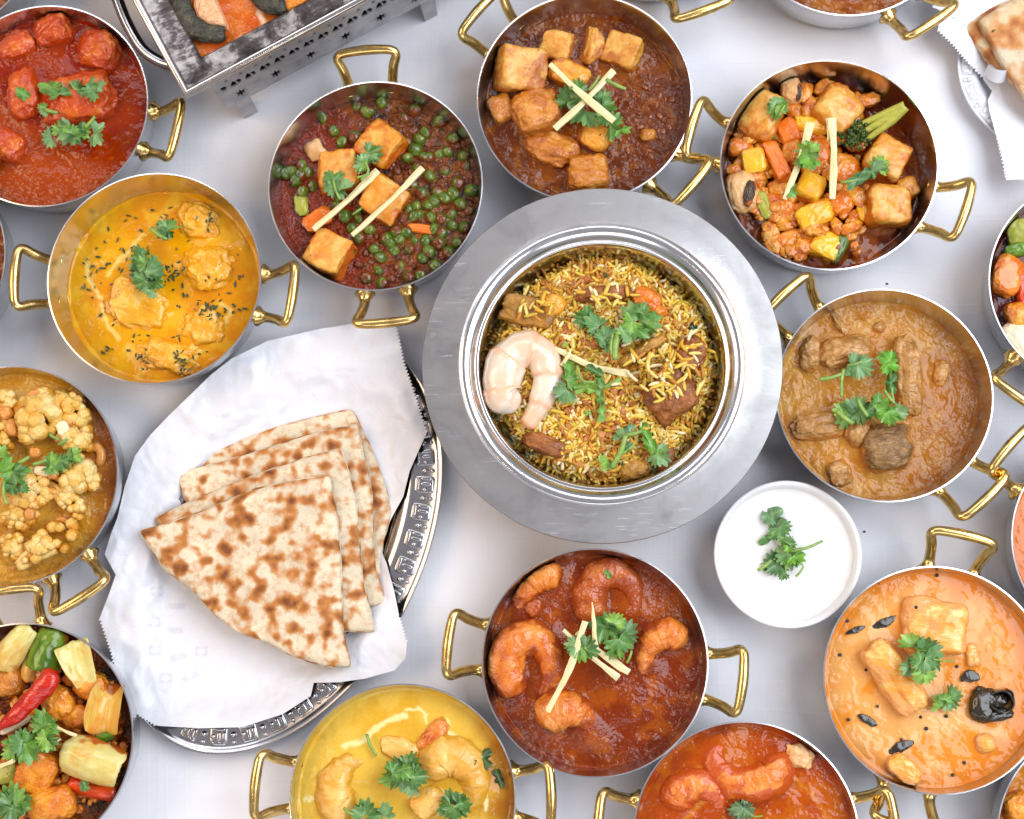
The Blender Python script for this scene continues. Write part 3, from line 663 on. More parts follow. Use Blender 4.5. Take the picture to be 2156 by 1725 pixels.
def bits(key, name, label, cat, n, mat, size, seed, cover=0.1, region=None, up=0.0, zs=None, flat=0.7, rmax=0.92):
    """small broken pieces lying in the sauce, too many to count: one stuff object"""
    p = PANS[key]; rg = np.random.default_rng(seed); Vs = []; Qs = []; off = 0; cv, cq = _CS[6]; z0 = zfood(key) if zs is None else zs
    base = cv / (np.sum(np.abs(cv) ** 2.6, 1) ** (1 / 2.6))[:, None]; Rr = inner_r(p['R'], p['zs']) * rmax
    while len(Vs) < n:
        r_ = Rr * math.sqrt(rg.random()); a_ = rg.uniform(0, 2 * pi); x, y = r_ * math.cos(a_), r_ * math.sin(a_)
        if region is not None and not region(x / Rr, y / Rr, rg): continue
        s_ = size * rg.uniform(0.5, 1.5) * np.array([rg.uniform(.7, 1.5), rg.uniform(.6, 1.0), flat * rg.uniform(.6, 1.1)]); k = len(Vs)
        v = base * (1 + 0.35 * perlin(base * 1.9 + k * 1.7)[:, None]) * s_; a2 = rg.uniform(0, 2 * pi); ca, sa = math.cos(a2), math.sin(a2)
        v = np.stack([v[:, 0] * ca - v[:, 1] * sa, v[:, 0] * sa + v[:, 1] * ca, v[:, 2]], 1)
        Vs.append(v + np.array([x, y, up + rg.normal() * size * 0.35])); Qs.append(cq + off); off += len(v)
    me = mk_mesh(name, np.concatenate(Vs), np.concatenate(Qs)); sauce_cover(me, key, 0.0, 0.006, cover)
    o = obj(name, me, mat, None, (p['c'].x, p['c'].y, z0)); return tag(o, label, cat, kind='stuff')
M_BITS_BROWN = food('onion_masala_bits', [(0.28, (0.05, 0.012, 0.003)), (0.45, (0.12, 0.026, 0.006)), (0.58, (0.24, 0.075, 0.012)), (0.68, (0.09, 0.06, 0.008)), (0.8, (0.02, 0.010, 0.005))], 150, rough=0.10, bumps=((260, 0.5, 0.002),))
M_BITS_ORANGE = food('tomato_pulp_bits', [(0.28, (0.40, 0.08, 0.004)), (0.45, (0.56, 0.15, 0.008)), (0.6, (0.68, 0.27, 0.018)), (0.75, (0.50, 0.24, 0.016))], 120, rough=0.2, bumps=((260, 0.5, 0.002),))

def petal(key, name, label, cat, x, y, w, h, rot, mat, up, bend=0.35, bend2=0.12, point=0.0, thick=0.0022, tilt=(0, 0), group=None, cover=-0.55):
    """a curved slice (onion petal, pepper strip): w along its length, h across, in px"""
    _seed[0] += 1; sd = _seed[0]; z = zfood(key) + up; s = mpp(x, y, z); L, B_ = w * s / 2, h * s / 2; n = 26
    u, v = np.meshgrid(np.linspace(-1, 1, n), np.linspace(-1, 1, n), indexing='ij'); u = u.ravel(); v = v.ravel()
    a = u * np.sqrt(1 - 0.20 * v * v); b = v * np.sqrt(1 - 0.20 * u * u)                  # square to rounded patch
    b = b * (1 - point * (a + 1) / 2)
    w3 = 0.07 * fbm(np.stack([a, b], 1) * 1.5, 3, sd)
    X = a * L * (1 + w3); Y = b * B_ * (1 + 0.7 * w3)
    Z = -bend * B_ * 2 * (b ** 2) - bend2 * L * (a ** 2) + 0.05 * B_ * fbm(np.stack([a, b], 1) * 2.4, 3, sd + 5)
    edge = np.clip((1 - np.maximum(np.abs(u), np.abs(v))) * 5, 0, 1) ** 0.5; t = thick * (0.15 + 0.85 * edge)
    V = np.concatenate([np.stack([X, Y, Z + t / 2], 1), np.stack([X, Y, Z - t / 2], 1)]); V[:, 2] -= V[:, 2].mean()
    ii = np.arange(n * n).reshape(n, n); q = np.stack([ii[:-1, :-1], ii[1:, :-1], ii[1:, 1:], ii[:-1, 1:]], -1).reshape(-1, 4); N_ = n * n
    loop = np.concatenate([ii[:, 0], ii[-1, 1:], ii[-2::-1, -1], ii[0, -2:0:-1]]); nx_ = np.roll(loop, -1)
    Q = np.concatenate([q, q[:, ::-1] + N_, np.stack([loop, loop + N_, nx_ + N_, nx_], 1)])
    M = np.array(Matrix.Rotation(math.radians(tilt[0]), 3, 'X') @ Matrix.Rotation(math.radians(tilt[1]), 3, 'Y')); V = V @ M.T
    me = mk_mesh(name, V, Q, sharp=70); sauce_cover(me, key, 0.004, 0.010, cover)
    o = obj(name, me, mat, None, at(x, y, z)); o.rotation_euler = (0, 0, math.radians(rot)); return tag(o, label, cat, group)
def stripe_mat(name, c0, c1, edge, k=420):
    m = NT(name); c = m.coord((0.12, 1, 1)); ln = m.noise(c, k, 2); n1 = m.noise(m.coord(), 55, 4); n2 = m.noise(m.coord(), 22, 2)
    col = m.mix(m.ramp(ln, [(0.40, 0.0), (0.62, 1.0)]), c0, c1); col = m.mix(m.ramp(n1, [(0.52, 0.0), (0.72, 0.8)]), col, edge); col = m.mix(m.ramp(n2, [(0.5, 0.0), (0.7, 0.5)]), col, edge)
    cov = m.n('ShaderNodeAttribute'); cov.attribute_name = 'cover'
    cv = m.ramp(m.math('ADD', cov.outputs['Fac'], m.math('MULTIPLY', m.math('SUBTRACT', n1, 0.5), 0.7)), [(0.45, 0.0), (0.68, 1.0)])
    m.set(Base_Color=m.mix(cv, col, m.attr('sauce_col')), Roughness=0.16, Normal=m.bump(ln, 0.04, 0.0010)); m.b.inputs['Subsurface Weight'].default_value = 0.15
    m.b.inputs['Subsurface Radius'].default_value = (0.003, 0.002, 0.001); m.b.inputs['Subsurface Scale'].default_value = 1.0; return m.m
M_ONION_S = stripe_mat('striped_onion', (0.64, 0.55, 0.17), (0.70, 0.61, 0.25), (0.66, 0.33, 0.03)); M_ONION_SO = stripe_mat('striped_orange_onion', (0.68, 0.40, 0.06), (0.74, 0.52, 0.14), (0.64, 0.18, 0.012))
M_PEP_S = stripe_mat('striped_green_pepper', (0.055, 0.13, 0.006), (0.13, 0.24, 0.012), (0.24, 0.30, 0.02), 160); M_RED_S = stripe_mat('striped_red_pepper', (0.54, 0.03, 0.004), (0.68, 0.07, 0.010), (0.62, 0.14, 0.012), 200)

def floret(lab, x, y, w, h, rot, up, seed):
    """cauliflower: a dome of knobs on a forked stalk"""
    z = zfood('K') + up; c = at(x, y, z); s = mpp(x, y, z); rg = np.random.default_rng(seed); L, B_ = w * s / 2, h * s / 2; R_ = min(L, B_)
    root = empty('cauliflower_floret', c, lab, 'cauliflower', 'cauliflower florets in curry'); root.rotation_euler = (0, 0, math.radians(rot))
    cv, cq = _CS[6]; sp_ = cv / np.linalg.norm(cv, axis=1)[:, None]; Vs = []; Qs = []; off = 0
    for k in range(30):
        a = rg.uniform(0, 6.283); q = math.sqrt(rg.random()); rr = R_ * rg.uniform(0.22, 0.42); px, py = q * math.cos(a) * L * 0.86, q * math.sin(a) * B_ * 0.86
        if px < -0.25 * L and rg.random() < 0.75: continue
        v = sp_ * (1 + 0.22 * perlin(sp_ * 2.9 + k * 1.3)[:, None]) * rr + np.array([px, py, 0.75 * R_ * math.sqrt(max(0, 1 - q * q)) - 0.45 * rr])
        Vs.append(v); Qs.append(cq + off); off += len(v)
    me = mk_mesh('curd', np.concatenate(Vs), np.concatenate(Qs)); sauce_cover(me, 'K', 0.003, 0.016, -0.02); obj('curd', me, M_CAULI, root)
    for dy in (-0.38, 0.0, 0.38):
        P = spline([(-L * 0.98, dy * B_ * 0.5, -0.1 * R_), (-L * 0.4, dy * B_ * 0.9, 0.12 * R_), (L * 0.15, dy * B_ * 1.3, 0.2 * R_)], 12)
        V, Q, T = tube(P, np.linspace(0.20, 0.30, 12) * R_, 10); V = V + 0.0006 * np.stack([perlin(V * 150), perlin(V * 150 + 4), perlin(V * 150 + 8)], 1)
        me = mk_mesh('stalk', V, Q, T); sauce_cover(me, 'K', 0.003, 0.014, -0.1); obj('stalk', me, M_STALK, root)
    PANS['K']['bumps'].append((c.x, c.y, max(L, B_), R_, rot if L >= B_ else rot + 90, 0.014))
    return root
M_STALK = food('cauliflower_stalk', [(0.28, (0.66, 0.36, 0.05)), (0.5, (0.76, 0.50, 0.13)), (0.72, (0.82, 0.62, 0.25))], 50, rough=0.25, bumps=((140, 0.2, 0.002),))

# ================================================================== food, pan by pan
M_SAUCE = sauce_mat('oily_sauce'); M_SAUCE_CREAM = sauce_mat('creamy_sauce', 0.10, (120, 0.35, 0.003), (420, 0.12, 0.0008), 0.10)
M_SAUCE_WRINKLED = sauce_mat('wrinkled_gravy', 0.09, (190, 0.6, 0.004), (460, 0.3, 0.0012), 0.3)
M_SAUCE_GRAINY = sauce_mat('grainy_gravy', 0.09, (230, 0.8, 0.005), (520, 0.4, 0.002), 0.4)

# ---- A: red chicken curry
zA = zfood('A')

for lab, x, y, w, h, hz, rot, k in (
        ('lump of red chicken near the back wall of the red curry pan', 110, 62, 80, 66, 24, 15, 3),
        ('orange chicken lump at the right of the red curry pan', 207, 104, 88, 82, 26, -20, 3),
        ('largest red chicken piece, under the coriander in the red curry', 160, 206, 158, 108, 28, 12, 3.5),
        ('tall chicken piece left of the largest one in red curry', 48, 196, 66, 112, 26, 5, 3),
        ('chicken piece low in the red curry at the left picture edge', 10, 308, 84, 66, 24, -25, 3),
        ('smooth chicken piece covered in red sauce at the upper left', 32, 96, 84, 66, 20, 20, 2.5)):
    chunk('A', 'chicken_piece', lab, 'chicken piece', x, y, w, h, hz, M_CHICK_RED, rot, k, 0.12, (random.uniform(-14, 14), random.uniform(-14, 14)), 0.5 if 'smooth' not in lab else 0.3, 'chicken pieces in red curry', 0.10)
def paintA(c, XY, h, wp):
    w = sstep(0.0, 0.5, -XY[:, 1] / 0.06 - XY[:, 0] / 0.1 + 0.25 * fbm(XY * 30, 3, 4))[:, None] * 0.75
    c = c * (1 - w) + np.array((0.48, 0.075, 0.005)) * w
    return c, h
sauce('A', 'red_curry_sauce', 'glossy red tomato sauce around the chicken, upper left pan', M_SAUCE, [(0.33, 0.018, 0.002), ((0.46, 0.055, 0.003), 40, 0.05, 0.3, 0.6), ((0.58, 0.14, 0.012), 260, 0.62, 0.1, 0.7)], (0.0013, 60), paint=paintA, fine=0.0004)
sprig(zA + 0.016, 'pale square cut coriander leaf on the largest red chicken piece', [(110, 185, 60, 180, 'strip', (0.18, 0.36, 0.05)), (124, 186, 40, 100)])
sprig(zA + 0.016, 'dark three-leaf coriander sprig on the largest red chicken piece', [(170, 180, 40, 40), (200, 183, 46, -20), (183, 195, 42, 200), (215, 178, 28, 15)], [(148, 172, 160, 190, 6)])
sprig(zA + 0.015, 'small single oval coriander leaf on the red curry', [(49, 199, 38, 140, 'oval')])
sprig(zA + 0.012, 'short coriander stem with a tuft left on the red curry', [(86, 224, 24, 150), (92, 240, 22, 260)], [(96, 231, 122, 238, 9)])
sprig(zA + 0.012, 'wide coriander cluster below the largest red chicken piece', [(95, 290, 40, 190), (122, 266, 36, 120), (140, 286, 62, 230), (165, 290, 50, -60), (185, 272, 44, 20), (208, 288, 50, -30), (150, 268, 36, 80)], [(180, 268, 200, 246, 8)])

# ---- B: yellow creamy curry
zB = zfood('B')
for lab, x, y, w, h, hz, rot, sh in (
        ('orange chicken piece at the upper right of the yellow curry', 422, 465, 96, 74, 20, -20, 0.5),
        ('yellow chicken piece at the right of the yellow curry', 438, 562, 116, 104, 24, -35, 0.5),
        ('broad chicken piece left of centre in the yellow curry', 298, 648, 150, 118, 22, -25, 0.45),
        ('chicken piece near the front rim of the yellow curry', 352, 750, 130, 76, 20, -15, 0.45),
        ('dim chicken piece under the right rim of the yellow curry', 428, 692, 92, 92, 20, 30, 0.42)):
    chunk('B', 'chicken_piece', lab, 'chicken piece', x, y, w, h, hz, M_CHICK_YEL, rot, 2.4, 0.20, (random.uniform(-12, 12), random.uniform(-12, 12)), sh * 0.72, 'chicken pieces in yellow curry', 0.14)
CREAM = (0.86, 0.68, 0.30)
def paintB(c, XY, h, wp):
    for k, pl in enumerate((((181, 556), (184, 585), (198, 608), (212, 626)), ((225, 580), (258, 545), (300, 497)), ((215, 640), (228, 690), (250, 712)), ((465, 640), (488, 652), (470, 690), (430, 705), (405, 740)),
                            ((330, 600), (350, 640), (320, 690)), ((400, 770), (420, 740)), ((455, 470), (450, 495), (440, 505)), ((300, 640), (330, 650), (360, 665)))):
        c = stroke(c, XY, [wp(*q) for q in pl], 0.0028, CREAM, 0.85, 0.002, k)
    return c, h
sauce('B', 'yellow_curry_sauce', 'bright yellow cream sauce with streaks of cream and herb', M_SAUCE_CREAM, [(0.78, 0.37, 0.004), ((0.70, 0.25, 0.004), 30, 0.10, 0.3, 0.7), ((0.82, 0.50, 0.05), 60, 0.35, 0.2, 0.6)], (0.0013, 55), paint=paintB, rich=(0.96, 0.91, 0.55))
rg = np.random.default_rng(5); sp = []
for k in range(150):
    r_ = 0.066 * math.sqrt(rg.random()); a_ = rg.uniform(0, 2 * pi); sp.append((r_ * math.cos(a_), r_ * math.sin(a_), 0.0012))
for (x, y, n_, s_) in ((372, 580, 20, .004), (452, 578, 16, .004), (445, 468, 10, .0035), (445, 662, 26, .005), (385, 768, 26, .005), (306, 757, 14, .003), (228, 735, 6, .002), (230, 650, 8, .003), (197, 560, 6, .004)):
    q = at(x, y, zB) - PANS['B']['c']
    for k in range(n_): sp.append((q.x + rg.normal() * s_, q.y + rg.normal() * s_, 0.0085 if (x > 300) else 0.002))
flecks('B', 'herb_flecks', 'dark chopped fenugreek flecks scattered over the yellow curry', 'herb flecks', sp, M_HERB, (0.0017, 0.0007))
sprig(zB + 0.011, 'large coriander cluster in the middle of the yellow curry', [(290, 530, 44, 120), (283, 572, 50, 200), (310, 590, 56, 260), (335, 572, 50, -10), (300, 605, 48, 230), (330, 602, 44, -60), (312, 560, 50, 60, 'fan', (0.20, 0.36, 0.16)), (296, 552, 34, 150), (320, 620, 36, 280)])
sprig(zB + 0.012, 'coriander sprig with pale stem above the yellow curry cluster', [(340, 478, 46, 150), (362, 478, 48, 20), (345, 492, 34, 230)], [(318, 482, 352, 504, 9)])

# ---- C: peas and paneer
zC = zfood('C')
chunk('C', 'paneer_cube', 'paneer cube nearest the back in the pea pan', 'paneer cube', 804, 302, 82, 84, 24, M_PANEER_C, -38, 10, 0.05, (14, -10), 0.65, 'paneer cubes with peas')
chunk('C', 'paneer_cube', 'paneer cube under the large coriander leaf beside the peas', 'paneer cube', 708, 360, 80, 82, 22, M_PANEER_C, 8, 10, 0.05, (-8, 10), 0.68, 'paneer cubes with peas')
chunk('C', 'paneer_cube', 'paneer cube lying under the right ginger strip in the pea pan', 'paneer cube', 808, 416, 86, 82, 24, M_PANEER_C, -33, 10, 0.05, (10, 12), 0.62, 'paneer cubes with peas')
chunk('C', 'paneer_cube', 'paneer cube at the front left rim of the pea pan', 'paneer cube', 692, 533, 88, 84, 22, M_PANEER_C, -28, 10, 0.05, (-6, -8), 0.7, 'paneer cubes with peas')
chunk('C', 'carrot_piece', 'orange carrot wedge under the left ginger strip in the pea pan', 'carrot piece', 668, 462, 66, 40, 12, M_CARROT, 35, 4, 0.06, (10, 0), 0.6, 'carrot pieces')
chunk('C', 'carrot_piece', 'sliver of carrot right of centre among the peas', 'carrot piece', 888, 482, 62, 20, 8, M_CARROT, -8, 4, 0.06, (0, 0), 0.6, 'carrot pieces')
chunk('C', 'onion_piece', 'brown soft onion bit at the left rim of the pea pan', 'onion piece', 634, 430, 30, 52, 8, M_OLIVE, 10, 3, 0.12, (0, 0), 0.6, 'onion bits')
chunk('C', 'onion_piece', 'brown soft onion bit behind the paneer in the pea pan', 'onion piece', 664, 316, 42, 46, 9, M_MUSH, 30, 3, 0.14, (0, 0), 0.55, 'onion bits')
pea_meshes = [solid('pea', (0.0088, 0.0088, 0.0082), 2, 0.05, 1.3, 14) for _ in range(3)]
for me in pea_meshes: sauce_cover(me, 'C', 0.0, 0.012, -0.62)
peas = [(690, 275), (745, 312), (775, 305), (540, 430), (598, 505), (680, 475), (995, 350), (1220, 370), (1065, 550), (1215, 580), (1115, 595), (335, 650), (375, 695), (240, 695), (298, 745), (405, 785), (340, 815), (1100, 830), (1045, 775), (1305, 830), (1205, 820),
        (1065, 910), (980, 985), (1055, 975), (610, 970), (705, 985), (655, 1050), (770, 1055), (710, 1112), (940, 1065), (1005, 1075), (875, 1110), (1125, 1130), (1210, 1145), (1030, 1180), (1375, 1045), (1325, 1140), (1272, 1205), (840, 1238), (750, 1365), (855, 1397), (1020, 1360),
        (1190, 1290), (1380, 655), (1250, 680), (1420, 810), (1160, 980), (1225, 990), (905, 1010), (1370, 590), (1010, 600), (1300, 480), (1130, 440), (1180, 1060), (930, 1190), (1110, 1240), (960, 1300), (1290, 960), (1350, 900), (850, 250), (1060, 300), (1150, 720), (1270, 560), (1400, 940), (480, 350), (560, 900), (1080, 670), (640, 1180), (830, 1320), (1100, 1350), (1145, 905), (1085, 965), (1020, 930), (1250, 860), (1180, 880), (960, 1120), (1060, 1130), (1150, 1200), (900, 1140), (800, 1180), (1300, 1030), (1230, 1080), (1340, 760), (1150, 600), (1010, 500), (1090, 480), (270, 690), (330, 710)]
rgp = random.Random(4)
for k, (x, y) in enumerate(peas):
    px, py = x / 3.0314 + 524, y / 3.0314 + 134.8; big = 1.3 if k in (4, 24, 38, 1) else rgp.uniform(1.02, 1.32)
    zz = zC + rgp.uniform(-0.0012, 0.0022); c = at(px, py, zz)
    o = obj('pea', pea_meshes[k % 3], M_PEA, None, c); o.scale = (big,) * 3; o.rotation_euler = (rgp.uniform(0, 6), rgp.uniform(0, 6), rgp.uniform(0, 6))
    tag(o, 'glossy green pea half sunk in the dark red gravy', 'pea', 'green peas in the dark gravy')
    PANS['C']['bumps'].append((c.x, c.y, 0.0064, 0.0064, 0, 0.0055))
def paintC(c, XY, h, wp):
    x = XY[:, 0] / 0.07; w = sstep(0.15, -0.35, x + 0.22 * fbm(XY * 40, 3, 3) + 0.2 * XY[:, 1] / 0.07)
    h = h * (0.35 + 0.65 * (1 - w)); w = w[:, None]
    return c * (1 - w) + np.array((0.32, 0.032, 0.003)) * w, h
sauce('C', 'pea_gravy', 'dark brown onion gravy with red oil around the peas', M_SAUCE_GRAINY, [(0.13, 0.026, 0.004), ((0.28, 0.070, 0.008), 110, 0.0, 0.2, 0.9), ((0.42, 0.12, 0.015), 170, 0.35, 0.15, 0.8), ((0.012, 0.006, 0.004), 120, 0.40, 0.08, 0.8)], (0.0036, 125), paint=paintC, n=190)
bits('C', 'onion_masala_bits', 'soft brown onion bits packed between the peas', 'onion bits', 260, M_BITS_BROWN, 0.0024, 3, 0.28, lambda x, y, g: x > -0.25 - 0.35 * g.random() + 0.2 * y)
ginger(zC + 0.0165, 'thicker left ginger strip on the pea and paneer pan', 660, 484, 796, 360, 15, 20, 0.002)
ginger(zC + 0.0175, 'right ginger strip crossing the paneer in the pea pan', 741, 496, 890, 354, 13, 17, 0.001)
sprig(zC + 0.016, 'long coriander leaf on the left paneer cube by the peas', [(706, 366, 44, 80), (698, 395, 50, 240), (715, 408, 44, -50), (690, 398, 36, 190), (712, 385, 54, 110)], [(702, 380, 716, 420, 6)])
sprig(zC + 0.018, 'coriander sprig curling between the two rear paneer cubes', [(790, 318, 54, 10), (775, 335, 36, 260), (752, 344, 34, 170), (768, 352, 26, -40)], [(760, 380, 768, 340, 6, 0.3), (752, 374, 778, 366, 6)])
sprig(zC + 0.006, 'thin coriander shreds in front of the pea pan ginger', [(757, 440, 30, 70, 'strip'), (785, 306, 20, 200)], [(742, 452, 770, 430, 5)])

# ---- D: fried paneer in brown gravy
zD = zfood('D')
gD = 'paneer cubes in the brown curry'
chunk('D', 'paneer_cube', 'large upright paneer cube at the left of the brown curry', 'paneer cube', 1091, 141, 98, 92, 34, M_PANEER_D, -4, 12, 0.04, (10, 24), 0.66, gD)
chunk('D', 'paneer_cube', 'small browned paneer cube behind the large upright one', 'paneer cube', 1173, 95, 66, 62, 22, M_PANEER_D, -12, 6, 0.08, (12, -6), 0.5, gD)
chunk('D', 'paneer_cube', 'pointed wedge of paneer at the back of the brown curry', 'paneer cube', 1246, 95, 40, 70, 22, M_PANEER_D, -10, 4, 0.1, (8, 30), 0.45, gD, taper=0.3)
chunk('D', 'paneer_cube', 'flat pale paneer slab at the right back of the brown curry', 'paneer cube', 1313, 105, 76, 72, 20, M_PANEER_D, -22, 10, 0.06, (8, -14), 0.5, gD)
chunk('D', 'potato_piece', 'yellow potato wedge under the crossed ginger strips', 'potato', 1198, 156, 92, 58, 18, M_POTATO, -25, 3.5, 0.06, (0, 0), 0.6, 'potatoes in brown curry')
chunk('D', 'paneer_cube', 'sauce coated paneer cube left of the ginger cross', 'paneer cube', 1130, 234, 100, 92, 28, M_SAUCED_D, 18, 4, 0.12, (-10, 10), 0.66, gD, 0.10)
chunk('D', 'paneer_cube', 'half sunk paneer piece against the left wall of brown curry', 'paneer cube', 1054, 229, 56, 60, 20, M_SAUCED_D, 25, 5, 0.08, (0, 10), 0.5, gD)
chunk('D', 'paneer_cube', 'ragged sauce covered paneer lump below the coated cube', 'paneer cube', 1160, 312, 116, 74, 22, M_SAUCED_D, -18, 2.6, 0.16, (0, 0), 0.42, gD, 0.16)
chunk('D', 'potato_piece', 'orange potato wedge below the ginger cross in brown curry', 'potato', 1255, 286, 76, 56, 20, M_POTATO, -32, 3, 0.07, (10, -10), 0.62, 'potatoes in brown curry')
chunk('D', 'paneer_cube', 'paneer cube at the front, partly behind the pot flange', 'paneer cube', 1238, 366, 82, 76, 24, M_SAUCED_D, 6, 5, 0.1, (-12, 6), 0.6, gD, 0.1)
chunk('D', 'potato_piece', 'small sunk potato lump at the right of the brown curry', 'potato', 1365, 284, 36, 30, 12, M_SAUCED_D, 0, 2.5, 0.1, (0, 0), 0.45, 'potatoes in brown curry')
sauce('D', 'brown_gravy', 'glossy brown gravy around paneer and potatoes', M_SAUCE_WRINKLED, [(0.28, 0.065, 0.006), ((0.17, 0.030, 0.003), 50, 0.05, 0.25, 0.8), ((0.42, 0.13, 0.015), 90, 0.35, 0.2, 0.6)], (0.0018, 75), ridges=0.0006, fine=0.0011)
zt = zD + 0.019
sprig(zt - 0.003, 'coriander leaves beneath the ginger cross in brown curry', [(1192, 198, 56, 110), (1205, 215, 50, 230), (1222, 250, 66, 235), (1272, 205, 50, 60), (1282, 235, 62, -40), (1300, 268, 54, -20), (1268, 250, 46, 200), (1318, 276, 36, -40, 'fan', (0.15, 0.36, 0.03)), (1216, 178, 40, 100)], [(1277, 168, 1318, 188, 9), (1240, 190, 1262, 160, 6)])
ginger(zt + 0.004, 'lower ginger strip of the cross on the brown curry', 1168, 272, 1292, 150, 19, 18, 0.002)
ginger(zt + 0.0085, 'upper white ginger strip of the cross on the brown curry', 1158, 136, 1293, 256, 14, 24, 0.0)

# ---- E: mixed vegetables
zE = zfood('E'); gE = 'vegetables and tofu in the mixed pan'
def veg(name, lab, cat, x, y, w, h, hz, mat, rot=0, k=6, sh=0.6, lump=0.0, up=0.0, amp=0.06, tilt=None, taper=0.0):
    return chunk('E', name, lab, cat, x, y, w, h, hz, mat, rot, k, amp, tilt or (random.uniform(-14, 14), random.uniform(-14, 14)), sh, gE, lump, zs=zE + up, taper=taper)
E_UP = 0.008
veg('tofu_piece', 'tofu piece at the upper left under a coriander sprig', 'tofu', 1606, 240, 84, 104, 26, M_TOFU, -22, 4, 0.6, 0.06, E_UP)
veg('mushroom_slice', 'mushroom slice standing at the back of the vegetable pan', 'mushroom', 1668, 188, 46, 62, 18, M_MUSH, 12, 2.6, 0.6, 0.0, E_UP + .002)
veg('tofu_piece', 'browned tofu piece at the back beside the broccoli', 'tofu', 1762, 228, 92, 92, 28, M_TOFU, -38, 4.5, 0.62, 0.04, E_UP)
veg('tofu_piece', 'flat browned tofu slab right of the broccoli', 'tofu', 1868, 332, 82, 84, 22, M_TOFU, -30, 7, 0.62, 0.0, E_UP)
veg('tofu_piece', 'squared tofu piece lowest on the right of the vegetables', 'tofu', 1870, 432, 92, 84, 26, M_TOFU, -4, 6, 0.64, 0.0, E_UP, tilt=(-4, 10))
veg('squash_piece', 'yellow squash wedge by the left wall of the vegetable pan', 'squash', 1587, 338, 50, 56, 16, M_SQUASH, 12, 5, 0.6, 0, E_UP)
veg('carrot_piece', 'long carrot baton left of the coriander in the vegetable pan', 'carrot piece', 1636, 338, 94, 34, 16, M_CARROT, -68, 7, 0.62, 0, E_UP + .002)
veg('squash_piece', 'bright yellow squash cube below the middle coriander leaf', 'squash', 1707, 394, 56, 58, 18, M_SQUASH, -28, 6, 0.66, 0, E_UP + .003)
veg('squash_piece', 'orange yellow squash piece at the front of the vegetables', 'squash', 1715, 450, 78, 50, 18, M_SQUASH, 24, 5, 0.62, 0, E_UP)
veg('squash_piece', 'curved yellow squash slice behind the ginger strips', 'squash', 1708, 263, 78, 36, 14, M_SQUASH, -8, 3.2, 0.62, 0, E_UP + .001)
veg('carrot_piece', 'carrot chunk left of the yellow squash slice', 'carrot piece', 1660, 276, 46, 54, 16, M_CARROT, 25, 5, 0.6, 0, E_UP)
veg('mushroom_slice', 'pale mushroom half against the left wall of vegetable pan', 'mushroom', 1563, 403, 70, 88, 20, M_MUSH, 14, 2.8, 0.6, 0, E_UP - .001)
veg('zucchini_piece', 'zucchini wedge with yellow flesh at the front', 'zucchini', 1738, 517, 66, 62, 20, M_SQUASH, -24, 5, 0.62, 0, 0.002)
zs_ = chunk('E', 'zucchini_skin', 'dark green skin side of the zucchini wedge', 'zucchini', 1766, 522, 30, 70, 18, M_ZUCC, -28, 4, 0.05, (0, 0), 0.62, gE, zs=zE + 0.0022)
veg('chickpea', 'round chickpea at the front left of the vegetables', 'chickpea', 1621, 495, 38, 37, 12, M_CHICKPEA, 0, 2, 0.62, 0, 0.004, 0.03)
veg('celery_piece', 'pale green celery piece right of the mushroom half', 'celery', 1608, 430, 28, 60, 12, M_OLIVE, 18, 4, 0.6, 0.05, E_UP)
veg('tomato_piece', 'soft tomato lump in front of the ginger strips', 'tomato', 1768, 428, 62, 48, 18, M_TOMATO, 30, 2.6, 0.55, 0.12, E_UP - .002)
veg('tomato_piece', 'soft tomato flesh at the upper left wall', 'tomato', 1556, 308, 54, 40, 16, M_TOMATO, 0, 2.6, 0.55, 0.12, E_UP - .002)
veg('tomato_piece', 'large soft tomato mass left of the yellow squash cube', 'tomato', 1638, 432, 76, 66, 18, M_TOMATO, 10, 2.6, 0.5, 0.14, E_UP - .003)
veg('tomato_piece', 'tomato pulp right of the long ginger strip', 'tomato', 1780, 356, 56, 66, 18, M_TOMATO, -30, 2.8, 0.55, 0.1, E_UP - .001)
veg('tomato_piece', 'tomato pulp between the two ginger strips', 'tomato', 1722, 318, 52, 60, 16, M_TOMATO, 20, 2.8, 0.55, 0.1, E_UP - .001)
veg('tomato_piece', 'tomato pulp near the front rim beside the chickpea', 'tomato', 1660, 510, 70, 52, 14, M_TOMATO, 25, 2.6, 0.5, 0.14, 0.003)
veg('leek_piece', 'short green leek piece under the upper left tofu', 'leek', 1617, 279, 28, 38, 12, M_ZUCC, 5, 5, 0.62, 0, E_UP + .003)
veg('carrot_piece', 'small carrot bit left of the squared tofu', 'carrot piece', 1818, 448, 26, 38, 12, M_SQUASH, 15, 4, 0.6, 0, E_UP - .002)
veg('carrot_piece', 'carrot sliver along the front rim of the vegetable pan', 'carrot piece', 1642, 536, 70, 22, 10, M_CARROT, -32, 4, 0.6, 0, 0.002)
veg('tofu_piece', 'tofu corner tucked behind the squared tofu piece', 'tofu', 1912, 396, 44, 50, 18, M_TOFU, 20, 4, 0.5, 0.0, E_UP - .003)
chunk('E', 'mushroom_gills', 'dark gills of the pale mushroom half by the left wall', 'mushroom', 1578, 405, 26, 58, 12, M_GILL, -10, 2.4, 0.1, (0, 0), 0.62, gE, zs=zE + E_UP + 0.0072)
chunk('E', 'mushroom_gills', 'dark gills of the mushroom slice at the back', 'mushroom', 1682, 192, 14, 38, 8, M_GILL, -8, 2.4, 0.1, (0, 0), 0.62, gE, zs=zE + E_UP + 0.0085)
bits('E', 'tomato_pulp_bits', 'orange tomato pulp bits filling gaps between the vegetables', 'tomato pulp', 170, M_BITS_ORANGE, 0.0056, 5, 0.10, lambda x, y, g: x < 0.30 + 0.25 * g.random() and y > -0.95, 0.010, flat=0.5)
